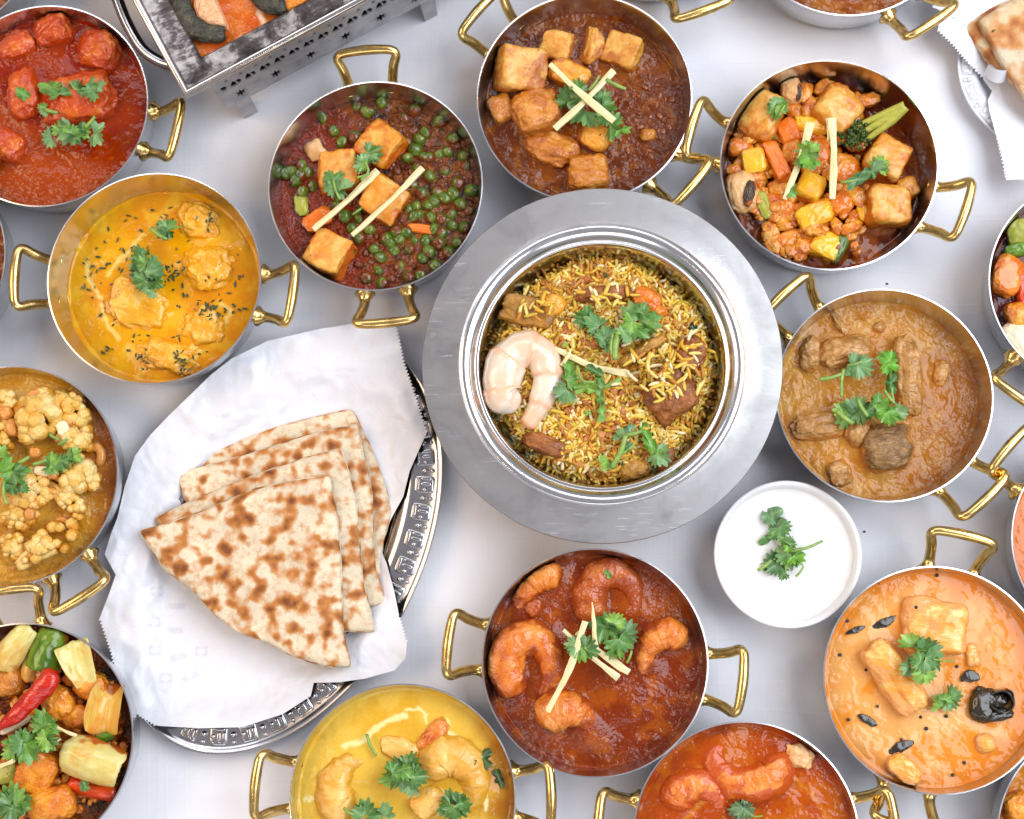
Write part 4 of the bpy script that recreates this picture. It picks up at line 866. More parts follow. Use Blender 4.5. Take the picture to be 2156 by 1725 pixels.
# broccoli: stems fan out from a cut end to a head of buds
zb = zE + 0.020; c0 = at(1905, 224, zb + 0.010); br = empty('broccoli_floret', c0, 'green broccoli floret leaning on the right wall of the vegetable pan', 'broccoli', gE)
for k, (x, y) in enumerate(((1800, 268), (1806, 285), (1822, 296), (1836, 284), (1815, 262))):
    P = spline([(0, 0, 0), tuple((at((1905 + x) / 2 + 6, (224 + y) / 2 + (k - 2) * 2, zb + 0.004) - c0)), tuple(at(x, y, zb - 0.004) - c0)], 14)
    V, Q, T = tube(P, np.linspace(0.0042, 0.0020, 14), 10); obj('stem', mk_mesh('stem', V, Q, T), M_BSTEM, br)
rb = np.random.default_rng(2); Vs = []; Qs = []; off = 0; cv, cq = _CS[6]
for k in range(150):
    x = rb.normal(1803, 17); y = rb.normal(283, 16); q = at(x, y, zb - 0.003 + rb.uniform(0, 0.004)) - c0
    v = cv / np.linalg.norm(cv, axis=1)[:, None] * rb.uniform(0.0009, 0.0017) + np.array(q); Vs.append(v); Qs.append(cq + off); off += len(v)
o = obj('floret_buds', mk_mesh('floret_buds', np.concatenate(Vs), np.concatenate(Qs)), M_BROC, br); o['kind'] = 'stuff'
sauce('E', 'vegetable_sauce', 'thin dark red sauce at the bottom of the vegetable pan', M_SAUCE, [(0.26, 0.035, 0.006), ((0.50, 0.12, 0.012), 45, 0.05, 0.3, 0.8), ((0.10, 0.014, 0.004), 40, 0.3, 0.2, 0.8)], (0.0015, 70), mound=0.9)
zt = zE + 0.0285
ginger(zt - .002, 'left ginger strip under the middle coriander leaf, vegetable pan', 1652, 420, 1706, 261, 15, 23, 0.004)
ginger(zt + .001, 'right upright ginger strip in the vegetable pan', 1752, 420, 1751, 250, 20, 22, 0.001)
ginger(zt, 'thin ginger sliver beside the right strip in vegetable pan', 1744, 296, 1741, 250, 8, 8, 0.001)
sprig(zE + .0265, 'coriander sprig on the upper left tofu in vegetable pan', [(1625, 228, 44, 190), (1648, 216, 46, 50), (1640, 232, 36, -60), (1628, 212, 26, 130)], [(1640, 240, 1652, 222, 5)])
sprig(zt + .003, 'large coriander leaf across the left ginger strip', [(1692, 318, 58, 160), (1706, 330, 62, -30), (1700, 346, 50, 250, 'fan', (0.16, 0.38, 0.03)), (1716, 312, 40, 40)])
sprig(zt, 'small coriander leaf at the foot of left ginger strip', [(1667, 407, 38, -60)])
sprig(zt + .001, 'long ragged coriander leaf lying across the right tofu slab', [(1805, 378, 62, 215, 'strip', (0.13, 0.26, 0.11)), (1835, 362, 66, 30, 'strip', (0.13, 0.26, 0.11)), (1858, 342, 48, 45)], [(1770, 384, 1800, 380, 6)])

# ---- F: lamb curry
gF = 'lamb pieces in the tan curry'
for lab, x, y, w, h, hz, rot, k, sh, mt in (
        ('small lamb piece at the far left of the tan curry', 1708, 745, 48, 78, 18, -8, 2.8, 0.42, M_LAMB),
        ('wide lamb piece behind the coriander in the tan curry', 1785, 738, 118, 66, 24, 14, 3, 0.5, M_LAMB),
        ('long upright lamb strip at the right of the coriander', 1912, 795, 60, 166, 24, 4, 3.4, 0.5, M_LAMB),
        ('sunk lamb piece near the right wall of the tan curry', 1982, 783, 34, 62, 14, -15, 2.6, 0.4, M_LAMB),
        ('flat lamb piece low on the left of the tan curry', 1722, 898, 112, 58, 20, 4, 2.8, 0.5, M_LAMB),
        ('small lamb piece beside the largest one in the tan curry', 1808, 912, 58, 54, 18, 40, 3, 0.48, M_LAMB),
        ('largest dark lamb piece at the front of the tan curry', 1870, 942, 110, 94, 28, 24, 3, 0.56, M_LAMB_DARK),
        ('little lamb piece near the front rim of the tan curry', 1768, 996, 50, 58, 16, 15, 2.8, 0.42, M_LAMB),
        ('tiny round lamb bit at the back of the tan curry', 1852, 690, 26, 24, 9, 0, 2.2, 0.45, M_LAMB),
        ('thin lamb edge breaking the sauce at the back', 1766, 680, 20, 64, 10, 28, 2.6, 0.4, M_LAMB)):
    chunk('F', 'lamb_piece', lab, 'lamb', x, y, w, h, hz, mt, rot, k, 0.12, (random.uniform(-8, 8), random.uniform(-8, 8)), sh, gF, 0.10)
zF = zfood('F')
def paintF(c, XY, h, wp):
    w = sstep(0.1, 0.9, XY[:, 0] / 0.075 - 0.25 * XY[:, 1] / 0.07 + 0.3 * fbm(XY * 40, 3, 8))[:, None] * 0.7
    return c * (1 - w) + np.array((0.27, 0.075, 0.010)) * w, h
sauce('F', 'tan_lamb_sauce', 'tan brown creamy sauce around the lamb pieces', M_SAUCE_WRINKLED, [(0.54, 0.235, 0.048), ((0.48, 0.17, 0.016), 45, 0.05, 0.25, 0.8), ((0.62, 0.34, 0.12), 60, 0.3, 0.2, 0.6)], (0.0014, 80), ridges=0.0003, paint=paintF, fine=0.0007, rich=(0.94, 0.94, 0.6))
zt = zF + 0.0135
sprig(zt, 'pale coriander leaf with stems at the back of lamb curry', [(1800, 760, 56, 110, 'fan', (0.16, 0.33, 0.13)), (1817, 783, 58, -55, 'fan', (0.16, 0.33, 0.13))], [(1725, 799, 1772, 788, 9), (1776, 778, 1772, 836, 8), (1784, 770, 1816, 761, 7)])
sprig(zt, 'bright coriander leaf on the long lamb strip', [(1862, 752, 46, 150, 'fan', (0.13, 0.40, 0.02)), (1880, 775, 44, -40, 'fan', (0.13, 0.40, 0.02)), (1876, 806, 58, 260, 'strip', (0.04, 0.14, 0.02))])
sprig(zt - .002, 'wide coriander cluster in the middle of the lamb curry', [(1768, 862, 48, 170), (1776, 886, 52, 230), (1800, 850, 58, 100, 'fan', (0.14, 0.30, 0.12)), (1806, 880, 50, 250), (1832, 862, 46, 30), (1862, 856, 56, 20, 'fan', (0.16, 0.42, 0.03)), (1876, 882, 50, -60, 'fan', (0.14, 0.36, 0.03)), (1902, 866, 40, 10), (1850, 836, 30, 90)],
      [(1806, 842, 1827, 877, 10), (1762, 866, 1796, 892, 12), (1862, 822, 1884, 850, 8), (1878, 816, 1882, 845, 6)])

bits('D', 'onion_masala_bits', 'fine onion grains in the right half of the brown gravy', 'onion bits', 160, M_BITS_BROWN, 0.0016, 12, 0.9, lambda x, y, g: x > -0.1 + 0.5 * g.random())
# ---- G: tomatoes and peppers at the right edge
zG = zfood('G')
for nm, lab, cat, x, y, w, h, hz, rot, k, mt, sh in (
        ('tomato_wedge', 'large shiny tomato wedge at the right picture edge', 'tomato', 2117, 580, 66, 88, 26, -20, 4, M_TOMATO, 0.62),
        ('pepper_strip', 'red pepper strip at the right picture edge beside tomato wedge', 'pepper', 2152, 602, 30, 104, 18, 8, 4, M_REDPEP, 0.62),
        ('squash_piece', 'orange squash lump below the tomato wedge, right edge', 'squash', 2143, 664, 52, 62, 22, 12, 3, M_MASALA, 0.62),
        ('onion_piece', 'pale onion piece lowest at the right picture edge', 'onion piece', 2143, 716, 66, 86, 22, 30, 3, M_NUTPALE, 0.62),
        ('zucchini_piece', 'yellow green zucchini piece highest at the right edge', 'zucchini', 2146, 484, 54, 52, 18, 10, 5, M_OLIVE, 0.62),
        ('pepper_strip', 'bright green pepper strip above the tomato wedge', 'pepper', 2146, 524, 66, 32, 14, 15, 3, M_GREENPEP, 0.62)):
    chunk('G', nm, lab, cat, x, y, w, h, hz, mt, rot, k, 0.06, (random.uniform(-10, 10), random.uniform(-10, 10)), sh, 'vegetables at the right edge')
sauce('G', 'dark_wine_sauce', 'dark wine red sauce at the right picture edge', M_SAUCE, [(0.16, 0.012, 0.008), ((0.07, 0.008, 0.006), 40, 0.05, 0.3, 0.8)], (0.001, 60), mound=0.2)

# ---- H: fish in salmon coloured sauce
zH = zfood('H'); gF2 = 'fish pieces in the salmon coloured curry'
chunk('H', 'fish_piece', 'square fish piece at the back of the salmon coloured curry', 'fish piece', 1968, 1322, 134, 122, 26, M_FISH, -6, 5, 0.08, (-4, -6), 0.5, gF2, 0.04, taper=0.08)
chunk('H', 'fish_piece', 'long slanted fish fillet left of the coriander cluster', 'fish piece', 1886, 1424, 168, 74, 28, M_FISH, -57, 4.5, 0.08, (18, 0), 0.5, gF2, 0.04)
chunk('H', 'fish_piece', 'small fish piece at the front rim of the salmon curry', 'fish piece', 1905, 1620, 76, 50, 16, M_FISH, -42, 4, 0.08, (8, 0), 0.5, gF2, 0.04)
chunk('H', 'fish_piece', 'narrow fish flake right of the square fish piece', 'fish piece', 2048, 1380, 32, 52, 12, M_FISH, 8, 3, 0.08, (0, 0), 0.42, gF2)
chunk('H', 'coconut_ball', 'small round yellow lump at the lower right of salmon curry', 'vegetable', 2076, 1566, 46, 44, 14, M_CHICKPEA, 0, 2.2, 0.06, (0, 0), 0.5, gF2)
def dark_leaf(lab, pts, wpx, z, curl=0.0):
    P = spline([tuple(at(x, y, z + (zz if len(q) > 2 else 0))) for q in pts for (x, y, zz) in [(q + (0,))[:3]]], 18); c = P.mean(0)
    s = mpp(*pts[0][:2], z); V, Q, T = tube(P - c, np.sin(np.linspace(0.15, 3.0, 18)) ** 0.7 * wpx * s * 0.62 * (1 + 0.5 * perlin(np.stack([np.arange(18) * 0.45 + pts[0][0], np.zeros(18), np.zeros(18)], 1))), 10, 0.16)
    V = V + 0.0006 * np.stack([perlin(V * 200), perlin(V * 200 + 3), perlin(V * 200 + 7)], 1)
    return tag(obj('curry_leaf', mk_mesh('curry_leaf', V, Q, T), M_DARKLEAF, None, tuple(c)), lab, 'curry leaf', 'dark curry leaves')
dark_leaf('slim dark curry leaf at the upper left of salmon curry', [(1782, 1334), (1800, 1328), (1822, 1318)], 10, zH + .0012)
dark_leaf('dark curry leaf touching the square fish piece', [(1838, 1320), (1862, 1312), (1888, 1298)], 15, zH + .0012)
dark_leaf('short dark curry leaf at the lower left of salmon curry', [(1806, 1506), (1826, 1516), (1846, 1528)], 14, zH + .0012)
dark_leaf('dark curry leaf behind the small front fish piece', [(1872, 1585), (1896, 1573), (1924, 1562)], 17, zH + .0014)
dark_leaf('dark curry leaf right of the coriander on salmon curry', [(2022, 1430), (2044, 1424), (2064, 1428)], 20, zH + .002)
# rolled curry leaf
c = at(2086, 1478, zH); rl = empty('rolled_curry_leaf', c, 'black rolled curry leaf standing in the salmon curry', 'curry leaf', 'dark curry leaves')
for nm, x, y, w_, h_, hz_, rt in (('outer_fold', 2068, 1484, 50, 72, 0.011, -12), ('lower_fold', 2096, 1506, 76, 26, 0.009, 8)):
    s = mpp(x, y, zH); o = obj(nm, solid(nm, (w_ * s, h_ * s, hz_), 2.6, 0.14, 1.6, 14, (0, 0), rt, 0.1), M_DARKLEAF, rl); o.location = at(x, y, zH + 0.003) - c
na = 44; nt = 7; aa = np.linspace(0, 2 * pi * 1.15, na); tt = np.linspace(0, 1, nt); s = mpp(2100, 1470, zH)
V = np.stack([np.outer(1 - 0.1 * tt, (24 + 1.5 * aa) * s * np.cos(aa)), np.outer(1 - 0.1 * tt, (21 + 1.5 * aa) * s * np.sin(aa)), np.outer(tt, 0.011 + 0.003 * np.sin(aa * 1.7)) - 0.002], -1).reshape(-1, 3); V = V + 0.0008 * np.stack([perlin(V * 150), perlin(V * 150 + 4), perlin(V * 150 + 8)], 1)
ii = np.arange(na * nt).reshape(nt, na); Q = np.stack([ii[:-1, :-1], ii[:-1, 1:], ii[1:, 1:], ii[1:, :-1]], -1).reshape(-1, 4)
ob = obj('roll', mk_mesh('roll', V, Q), M_DARKLEAF, rl); ob.location = at(2102, 1474, zH + .001) - c; md = ob.modifiers.new('thick', 'SOLIDIFY'); md.thickness = 0.0012
o = obj('roll_core', solid('roll_core', (36 * s, 32 * s, 0.010), 2.6, 0.12, 2.0, 14, (0, 0), 20, 0.2), M_DARKLEAF, rl); o.location = at(2102, 1474, zH + .002) - c
seed_m = solid('mustard_seed', (0.0027, 0.0027, 0.0024), 2, 0.04, 1.2, 6)
for x, y in ((430, 300), (245, 530), (785, 255), (355, 825), (425, 1045), (250, 1125), (905, 805), (685, 1110), (720, 1180), (840, 1105), (880, 1460), (950, 1385), (200, 735), (570, 1245)):
    o = obj('mustard_seed', seed_m, M_SEED, None, at(x / 2.8665 + 1699.4, y / 2.8665 + 1123, zH + 0.0014)); tag(o, 'tiny black mustard seed floating on the salmon coloured curry', 'mustard seed', 'mustard seeds on the fish curry'); o.scale = (random.uniform(.8, 1.1),) * 3
o = obj('mustard_seed', seed_m, M_SEED, None, at(1929, 1279, zH + 0.0142)); tag(o, 'single black mustard seed on top of the square fish piece', 'mustard seed')
def paintH(c, XY, h, wp):
    w = sstep(0.72, 0.95, np.hypot(XY[:, 0], XY[:, 1]) / 0.08 + 0.10 * fbm(XY * 40, 3, 2) + 0.12 * XY[:, 0] / 0.08)[:, None] * 0.8
    return c * (1 - w) + np.array((0.70, 0.20, 0.015)) * w, h
sauce('H', 'salmon_coloured_sauce', 'pale salmon coconut sauce streaked with orange oil', M_SAUCE_CREAM, [(0.74, 0.36, 0.155), ((0.72, 0.24, 0.02), 38, 0.16, 0.14, 0.85), ((0.78, 0.46, 0.27), 50, 0.28, 0.2, 0.7)], (0.0010, 60), paint=paintH, fine=0.0008, rich=(0.96, 0.91, 0.55))
sprig(zH + .0175, 'coriander cluster on the two large fish pieces', [(1930, 1345, 56, 70), (1966, 1362, 62, 20), (1944, 1398, 64, 230), (1904, 1406, 44, 190), (1962, 1398, 48, -30), (1944, 1432, 48, 260), (1928, 1388, 40, 150)], [(1965, 1388, 2010, 1392, 4)])
sprig(zH + .006, 'pair of coriander leaves below the main fish curry cluster', [(1982, 1472, 46, 100), (2014, 1474, 52, -20), (1995, 1466, 30, 60)])

# ---- S: prawns in brown gravy
zS = zfood('S')
prawn('S', 'curled ring-shaped prawn at the left of the brown gravy', ((1092, 1456), (1068, 1436), (1058, 1396), (1075, 1350), (1112, 1334), (1150, 1352), (1166, 1400), (1162, 1440), (1146, 1470)), 31, M_PRAWN_S, 0.6)
prawn('S', 'straight slender prawn at the upper left of brown gravy', ((1178, 1204), (1140, 1210), (1106, 1238), (1082, 1284)), 26, M_PRAWN_S, 0.62)
prawn('S', 'brown coated prawn curled at the back of the pan', ((1268, 1312), (1240, 1285), (1238, 1240), (1262, 1206), (1300, 1202), (1334, 1226), (1342, 1268), (1328, 1304)), 28, M_PRAWN_SD, 0.5)
prawn('S', 'bent prawn at the right of the brown gravy', ((1439, 1350), (1412, 1332), (1378, 1342), (1354, 1378), (1352, 1428)), 27, M_PRAWN_S, 0.6)
prawn('S', 'prawn lying along the front of the brown gravy', ((1138, 1516), (1166, 1496), (1202, 1492), (1234, 1512), (1256, 1545)), 33, M_PRAWN_S, 0.58)
chunk('S', 'prawn_tip', 'tip of a sunk prawn below the slender prawn', 'prawn', 1124, 1280, 44, 40, 14, M_PRAWN_SD, 30, 2.4, 0.1, (0, 0), 0.45, 'prawns in the curries')
PS = [(at(x, y, zS).x, at(x, y, zS).y, a_ * 0.00035, b_ * 0.00035, r_, 0.010) for x, y, a_, b_, r_ in ((1270, 1420, 90, 50, -20), (1300, 1480, 60, 40, 10))]
sauce('S', 'brown_prawn_gravy', 'shiny orange brown gravy around the prawns', M_SAUCE_WRINKLED, [(0.36, 0.058, 0.003), ((0.25, 0.028, 0.002), 45, 0.1, 0.25, 0.8), ((0.50, 0.11, 0.006), 60, 0.3, 0.2, 0.7)], (0.0012, 80), ridges=0.0004, extra=PS, fine=0.0010)
flecks('S', 'pepper_specks', 'fine dark pepper specks on the prawn gravy', 'pepper specks', [(0.07 * math.sqrt(a) * math.cos(b), 0.07 * math.sqrt(a) * math.sin(b), 0.0012) for a, b in np.random.default_rng(9).uniform(0, 1, (60, 2)) * np.array([1, 6.283])], M_HERB, (0.0007, 0.0004))
zt = zS + .0155
sprig(zt - .001, 'big coriander cluster behind the ginger strips on the prawns', [(1278, 1306, 56, 100), (1300, 1330, 58, 40), (1330, 1332, 60, 15, 'fan', (0.12, 0.24, 0.10)), (1265, 1335, 60, 250), (1312, 1362, 56, -60), (1285, 1368, 54, 200), (1202, 1358, 48, 170), (1216, 1380, 54, 250, 'fan', (0.17, 0.38, 0.04)), (1240, 1352, 50, 60), (1300, 1300, 44, 60)], [(1320, 1396, 1330, 1370, 6)])
sprig(zS + .011, 'tiny coriander shred on the brown coated prawn', [(1280, 1209, 22, -50, 'oval')])
ginger(zt + .003, 'outer ginger strip of the crossed pair on the prawns', 1186, 1326, 1302, 1428, 12, 20, 0.0)
ginger(zt + .004, 'inner ginger strip of the crossed pair on the prawns', 1214, 1332, 1324, 1416, 15, 22, -0.001)
ginger(zt + .007, 'long ginger strip slanting over the ring-shaped prawn', 1153, 1498, 1232, 1308, 17, 22, 0.002, 0.04)
ginger(zt + .006, 'pointed ginger wedge standing by the coriander on prawns', 1252, 1366, 1246, 1268, 22, 4, 0.006)

# ---- I: mustard yellow prawn korma
zI = zfood('I')
prawn('I', 'sunk prawn at the left of the mustard yellow korma', ((745, 1720), (708, 1700), (700, 1650), (730, 1606), (778, 1604)), 34, M_PRAWN_I, 0.40)
prawn('I', 'large prawn at the right of the mustard yellow korma', ((905, 1640), (920, 1596), (965, 1590), (1000, 1630), (1002, 1680), (975, 1725)), 34, M_PRAWN_I, 0.46)
chunk('I', 'prawn_tail', 'orange prawn tail at the back of the mustard yellow korma', 'prawn', 912, 1550, 84, 40, 12, M_PRAWN_S, 50, 2.8, 0.1, (0, 0), 0.5, 'prawns in the curries')
chunk('I', 'prawn_piece', 'korma coated prawn piece between the two front prawns', 'prawn', 900, 1690, 74, 60, 18, M_PRAWN_I, 30, 3, 0.1, (0, 0), 0.55, 'prawns in the curries', 0.08)
chunk('I', 'prawn_piece', 'smooth sunk lump behind the korma coriander', 'prawn', 842, 1576, 96, 50, 14, M_PRAWN_I, -15, 2.6, 0.1, (0, 0), 0.35, 'prawns in the curries')
def paintI(c, XY, h, wp):
    w = sstep(0.55, 0.95, XY[:, 0] / 0.08 + 0.25 * fbm(XY * 35, 3, 2) - 0.05)[:, None] * 0.85
    c = c * (1 - w) + np.array((0.42, 0.115, 0.006)) * w
    for k, (pl, wd) in enumerate(((((726, 1572), (764, 1560), (792, 1532), (827, 1513), (857, 1508)), .0032), (((855, 1497), (880, 1490), (895, 1505), (896, 1520)), .0018), (((639, 1682), (670, 1679)), .0022),
                            (((709, 1690), (710, 1650), (735, 1605)), .002), (((1012, 1620), (1022, 1650), (1024, 1700)), .0025), (((942, 1540), (980, 1568), (1005, 1582)), .0028), (((930, 1545), (946, 1530), (940, 1515)), .0016))):
        c = stroke(c, XY, [wp(*q) for q in pl], wd, (0.88, 0.80, 0.58), 0.95, 0.0018, k)
    return c, h
sauce('I', 'mustard_yellow_sauce', 'mustard yellow korma sauce with a white cream swirl', M_SAUCE_CREAM, [(0.76, 0.50, 0.10), ((0.70, 0.40, 0.04), 30, 0.1, 0.3, 0.8), ((0.80, 0.53, 0.13), 45, 0.3, 0.25, 0.7)], (0.0009, 55), paint=paintI, rich=(0.96, 0.91, 0.55))
zt = zI + .013
sprig(zt, 'round coriander cluster in the middle of the korma', [(815, 1640, 56, 200), (838, 1605, 50, 110), (868, 1600, 56, 60), (846, 1648, 62, 250, 'fan', (0.14, 0.28, 0.12)), (868, 1662, 54, -80), (886, 1636, 54, 0), (836, 1618, 40, 30), (856, 1630, 46, -40)])
sprig(zt + .003, 'coriander cluster near the bottom edge right of korma centre', [(952, 1678, 56, 90), (936, 1705, 50, 220), (980, 1690, 48, 30), (968, 1712, 54, -60), (950, 1716, 40, 250)])
sprig(zt, 'coriander leaves cut by the bottom edge of the korma', [(790, 1712, 64, 20), (812, 1706, 50, 70), (750, 1714, 48, 160)], [(724, 1702, 745, 1716, 7)])
sprig(zI + .0022, 'dark floating coriander leaf by the korma pan right wall', [(1008, 1582, 58, 110, 'fan', (0.02, 0.07, 0.02)), (1024, 1606, 48, -50, 'fan', (0.02, 0.06, 0.02))])
sprig(zI + .0022, 'thin dark leaf below the floating one in korma', [(1050, 1640, 44, -70, 'strip', (0.015, 0.04, 0.015))])
sprig(zI + .003, 'single thin green stem floating on the korma', [], [(772, 1546, 793, 1592, 7)])

# ---- J: red orange curry
zJ = zfood('J')
prawn('J', 'large curled prawn in the red orange curry', ((1630, 1584), (1640, 1624), (1602, 1655), (1546, 1655), (1508, 1622), (1504, 1586), (1530, 1568)), 34, M_PRAWN_S, 0.42, cover=0.25, ridge_amt=0.35, fat=1.15, group='prawns in the red orange curry')
prawn('J', 'left curled prawn in the red orange curry', ((1414, 1712), (1430, 1668), (1474, 1650), (1512, 1674), (1522, 1708)), 32, M_PRAWN_S, 0.40, cover=0.25, ridge_amt=0.35, fat=1.15, group='prawns in the red orange curry')
chunk('J', 'cheese_crumble', 'pale crumbly patch at the back of red orange curry', 'cheese', 1684, 1592, 62, 48, 12, M_MUSH, -25, 2.6, 0.2, (0, 0), 0.45, None, 0.2)
def paintJ(c, XY, h, wp):
    for k, (pl, wd) in enumerate(((((1640, 1590), (1660, 1630), (1700, 1660), (1745, 1725)), .0022), (((1470, 1620), (1450, 1650), (1420, 1680)), .004), (((1550, 1670), (1600, 1668), (1650, 1640)), .004), (((1440, 1725), (1475, 1690), (1510, 1672)), .0035))):
        c = stroke(c, XY, [wp(*q) for q in pl], wd, (0.72, 0.24, 0.05), 0.8, 0.002, k)
    return c, h
sauce('J', 'red_orange_sauce', 'glossy red orange cream sauce at the bottom edge', M_SAUCE, [(0.54, 0.085, 0.003), ((0.64, 0.15, 0.006), 40, 0.1, 0.25, 0.8), ((0.40, 0.045, 0.002), 40, 0.3, 0.2, 0.8)], (0.0014, 70), ridges=0.0003, paint=paintJ)
sprig(zJ + .005, 'grey green coriander cluster at the bottom edge of red orange curry', [(1560, 1698, 44, 80, 'fan', (0.13, 0.20, 0.12)), (1545, 1708, 40, 190, 'fan', (0.13, 0.20, 0.12)), (1578, 1702, 40, 20, 'fan', (0.14, 0.22, 0.12)), (1562, 1716, 44, 250, 'fan', (0.13, 0.22, 0.10))], [(1580, 1718, 1606, 1718, 4)])

# ---- K: cauliflower and cashews
zK = zfood('K'); gK = 'cauliflower florets in curry'
for lab, x, y, w, h, hz, rot, sh in (
        ('rounded cauliflower floret below the curved cashews', 80, 878, 92, 100, 28, -10, 0.6), ('cauliflower floret at the back right of its pan', 150, 862, 92, 58, 24, -22, 0.55), ('cauliflower floret above the dark coriander leaf', 156, 925, 78, 62, 22, 10, 0.5),
        ('cauliflower floret right of centre by the red sauce', 162, 1000, 96, 76, 24, 15, 0.5), ('long cauliflower stalk right of the front floret', 142, 1054, 114, 44, 22, -24, 0.55), ('front cauliflower floret with pale edge', 102, 1148, 140, 60, 24, 10, 0.58),
        ('cauliflower floret cut by the left picture edge', 6, 925, 46, 96, 24, 5, 0.58), ('small cauliflower floret in the upper left of its pan', 14, 850, 50, 66, 22, 0, 0.55), ('cauliflower floret below the coriander stem', 40, 1088, 90, 48, 22, -10, 0.52), ('cauliflower floret under the green leaves', 68, 1030, 92, 70, 24, 12, 0.55), ('cauliflower piece left of front stalk', 30, 1150, 60, 50, 18, 0, 0.45)):
    floret(lab, x, y, w * 1.12, h * 1.15, rot + (25 * math.sin(x)), hz * 0.001 * (sh - 0.20), int(x + y))
def cashew(lab, x, y, ang, sz, z, mat, nm='cashew'):
    s = mpp(x, y, z) * sz; a = np.linspace(-1.25, 1.25, 22); P = np.stack([s * 0.42 * np.cos(a) - s * 0.3, s * 0.46 * np.sin(a), 0 * a], 1); u = np.linspace(-1, 1, 22)
    V, Q, T = tube(P, s * 0.20 * np.sqrt(np.maximum(0.02, 1 - np.abs(u) ** 3)) * (1 - 0.15 * u), 12, 0.85)
    o = obj(nm, mk_mesh(nm, V, Q, T), mat, None, at(x, y, z)); o.rotation_euler = (0.1, 0.1, math.radians(ang)); return tag(o, lab, 'cashew', 'cashews in the cauliflower curry')
cashew('curved cashew on top of the rounded cauliflower floret', 76, 834, 95, 46, zK + .017, M_CASHEW)
cashew('brown kidney shaped cashew in the sauce by the right wall', 207, 957, 10, 52, zK + .003, M_CASHEW)
cashew('slim brown cashew beside the kidney shaped one', 190, 941, 65, 34, zK + .004, M_CASHEW)
cashew('brown cashew half sunk below the front stalk', 134, 1100, 60, 36, zK + .006, M_CASHEW)
cashew('cashew at the back right of the cauliflower pan', 168, 842, 80, 28, zK + .004, M_CASHEW)
for lab, x, y, w, h, rot, mt in (('dark red nut below the curved cashew', 50, 870, 24, 32, 20, M_CASHEW), ('square orange nut piece at the left of cauliflower', 24, 900, 24, 36, 5, M_CASHEW), ('white nut piece on the right cauliflower floret', 132, 902, 27, 34, 20, M_NUTPALE), ('white nut piece left of the dark coriander leaf', 90, 992, 40, 20, -8, M_NUTPALE), ('round red nut above the coriander stems', 73, 953, 24, 22, 0, M_CASHEW), ('small brown nut beside the white nut piece', 110, 998, 22, 22, 0, M_CASHEW), ('small brown nut below the green leaves', 62, 1083, 22, 24, 0, M_CASHEW), ('orange nut at the upper left edge of cauliflower pan', 10, 868, 26, 30, 30, M_CASHEW)):
    chunk('K', 'nut_piece', lab, 'nut', x, y, w, h, 8, mt, rot, 3, 0.08, (0, 0), 0.9, 'nuts on the cauliflower', mound=False, zs=zK + .011)
def paintK(c, XY, h, wp):
    w = sstep(0.5, 0.95, XY[:, 0] / 0.078 + 0.2 * fbm(XY * 40, 3, 2) + 0.15 * XY[:, 1] / 0.078)[:, None] * 0.9
    return c * (1 - w) + np.array((0.32, 0.075, 0.008)) * w, h
sauce('K', 'golden_sauce', 'golden cauliflower sauce with red oil by the right wall', M_SAUCE_WRINKLED, [(0.68, 0.36, 0.04), ((0.60, 0.26, 0.016), 40, 0.1, 0.25, 0.8), ((0.76, 0.46, 0.10), 60, 0.3, 0.2, 0.6)], (0.0016, 75), paint=paintK, rich=(0.95, 0.9, 0.6))
zt = zK + .016
sprig(zt, 'long dark coriander leaf pointing right over the cauliflower', [(100, 978, 40, 170), (122, 972, 50, 10), (148, 964, 54, 5), (166, 960, 36, 0), (140, 974, 40, -20)], [(70, 978, 98, 968, 8), (40, 974, 62, 962, 9)])
sprig(zt + .002, 'bright coriander leaves at the left of the cauliflower', [(4, 948, 46, 90), (12, 980, 56, 60, 'fan', (0.17, 0.42, 0.04)), (36, 1010, 62, -70, 'fan', (0.14, 0.36, 0.03)), (40, 990, 44, 20), (20, 1032, 36, 250), (54, 1030, 30, -30)], [(8, 1012, 14, 1062, 8)])
sprig(zt, 'green stem piece on the cauliflower above the dark leaf', [], [(104, 914, 124, 926, 7), (124, 936, 142, 924, 8)])

# ---- L: onions, peppers, chilli
zL = zfood('L'); gL = 'vegetables in the chilli pan'
def vegL(nm, lab, cat, x, y, w, h, hz, mt, rot, k=3.5, up=0.006, lump=0.0, tilt=None, amp=0.07): return chunk('L', nm, lab, cat, x, y, w, h, hz, mt, rot, k, amp, tilt or (random.uniform(-14, 14), random.uniform(-14, 14)), 0.62, gL, lump, zs=zL + up)
petal('L', 'onion_petal', 'pale onion petal at the back left of chilli pan', 'onion', 28, 1364, 112, 74, 52, M_ONION_S, .017, 0.30, 0.10, 0.40, tilt=(8, -6), group=gL)
petal('L', 'onion_petal', 'pale onion petal at the back right of chilli pan', 'onion', 166, 1400, 102, 80, -68, M_ONION_S, .018, -0.28, 0.10, 0.45, tilt=(-10, 6), group=gL)
petal('L', 'pepper_piece', 'green pepper piece at the back of chilli pan', 'pepper', 98, 1370, 92, 78, 74, M_PEP_S, .018, 0.34, 0.10, 0.1, tilt=(6, 8), group=gL)
petal('L', 'onion_petal', 'orange rimmed onion ring at the right wall of chilli pan', 'onion', 226, 1492, 112, 76, 84, M_ONION_SO, .015, -0.55, 0.30, 0.1, .003, (0, 8), group=gL)
petal('L', 'onion_petal', 'widest onion petal at the front right of chilli pan', 'onion', 192, 1602, 136, 96, -18, M_ONION_S, .024, 0.36, 0.12, 0.15, tilt=(-6, -4), group=gL)
petal('L', 'pepper_strip', 'red pepper strip under the widest onion petal', 'pepper', 192, 1661, 104, 38, -14, M_RED_S, .012, 0.3, 0.1, group=gL)
vegL('masala_chunk', 'flat orange chunk left of the widest onion petal', 'chicken piece', 76, 1624, 80, 90, 22, M_MASALA, -22, 5, 0.008, 0.04)
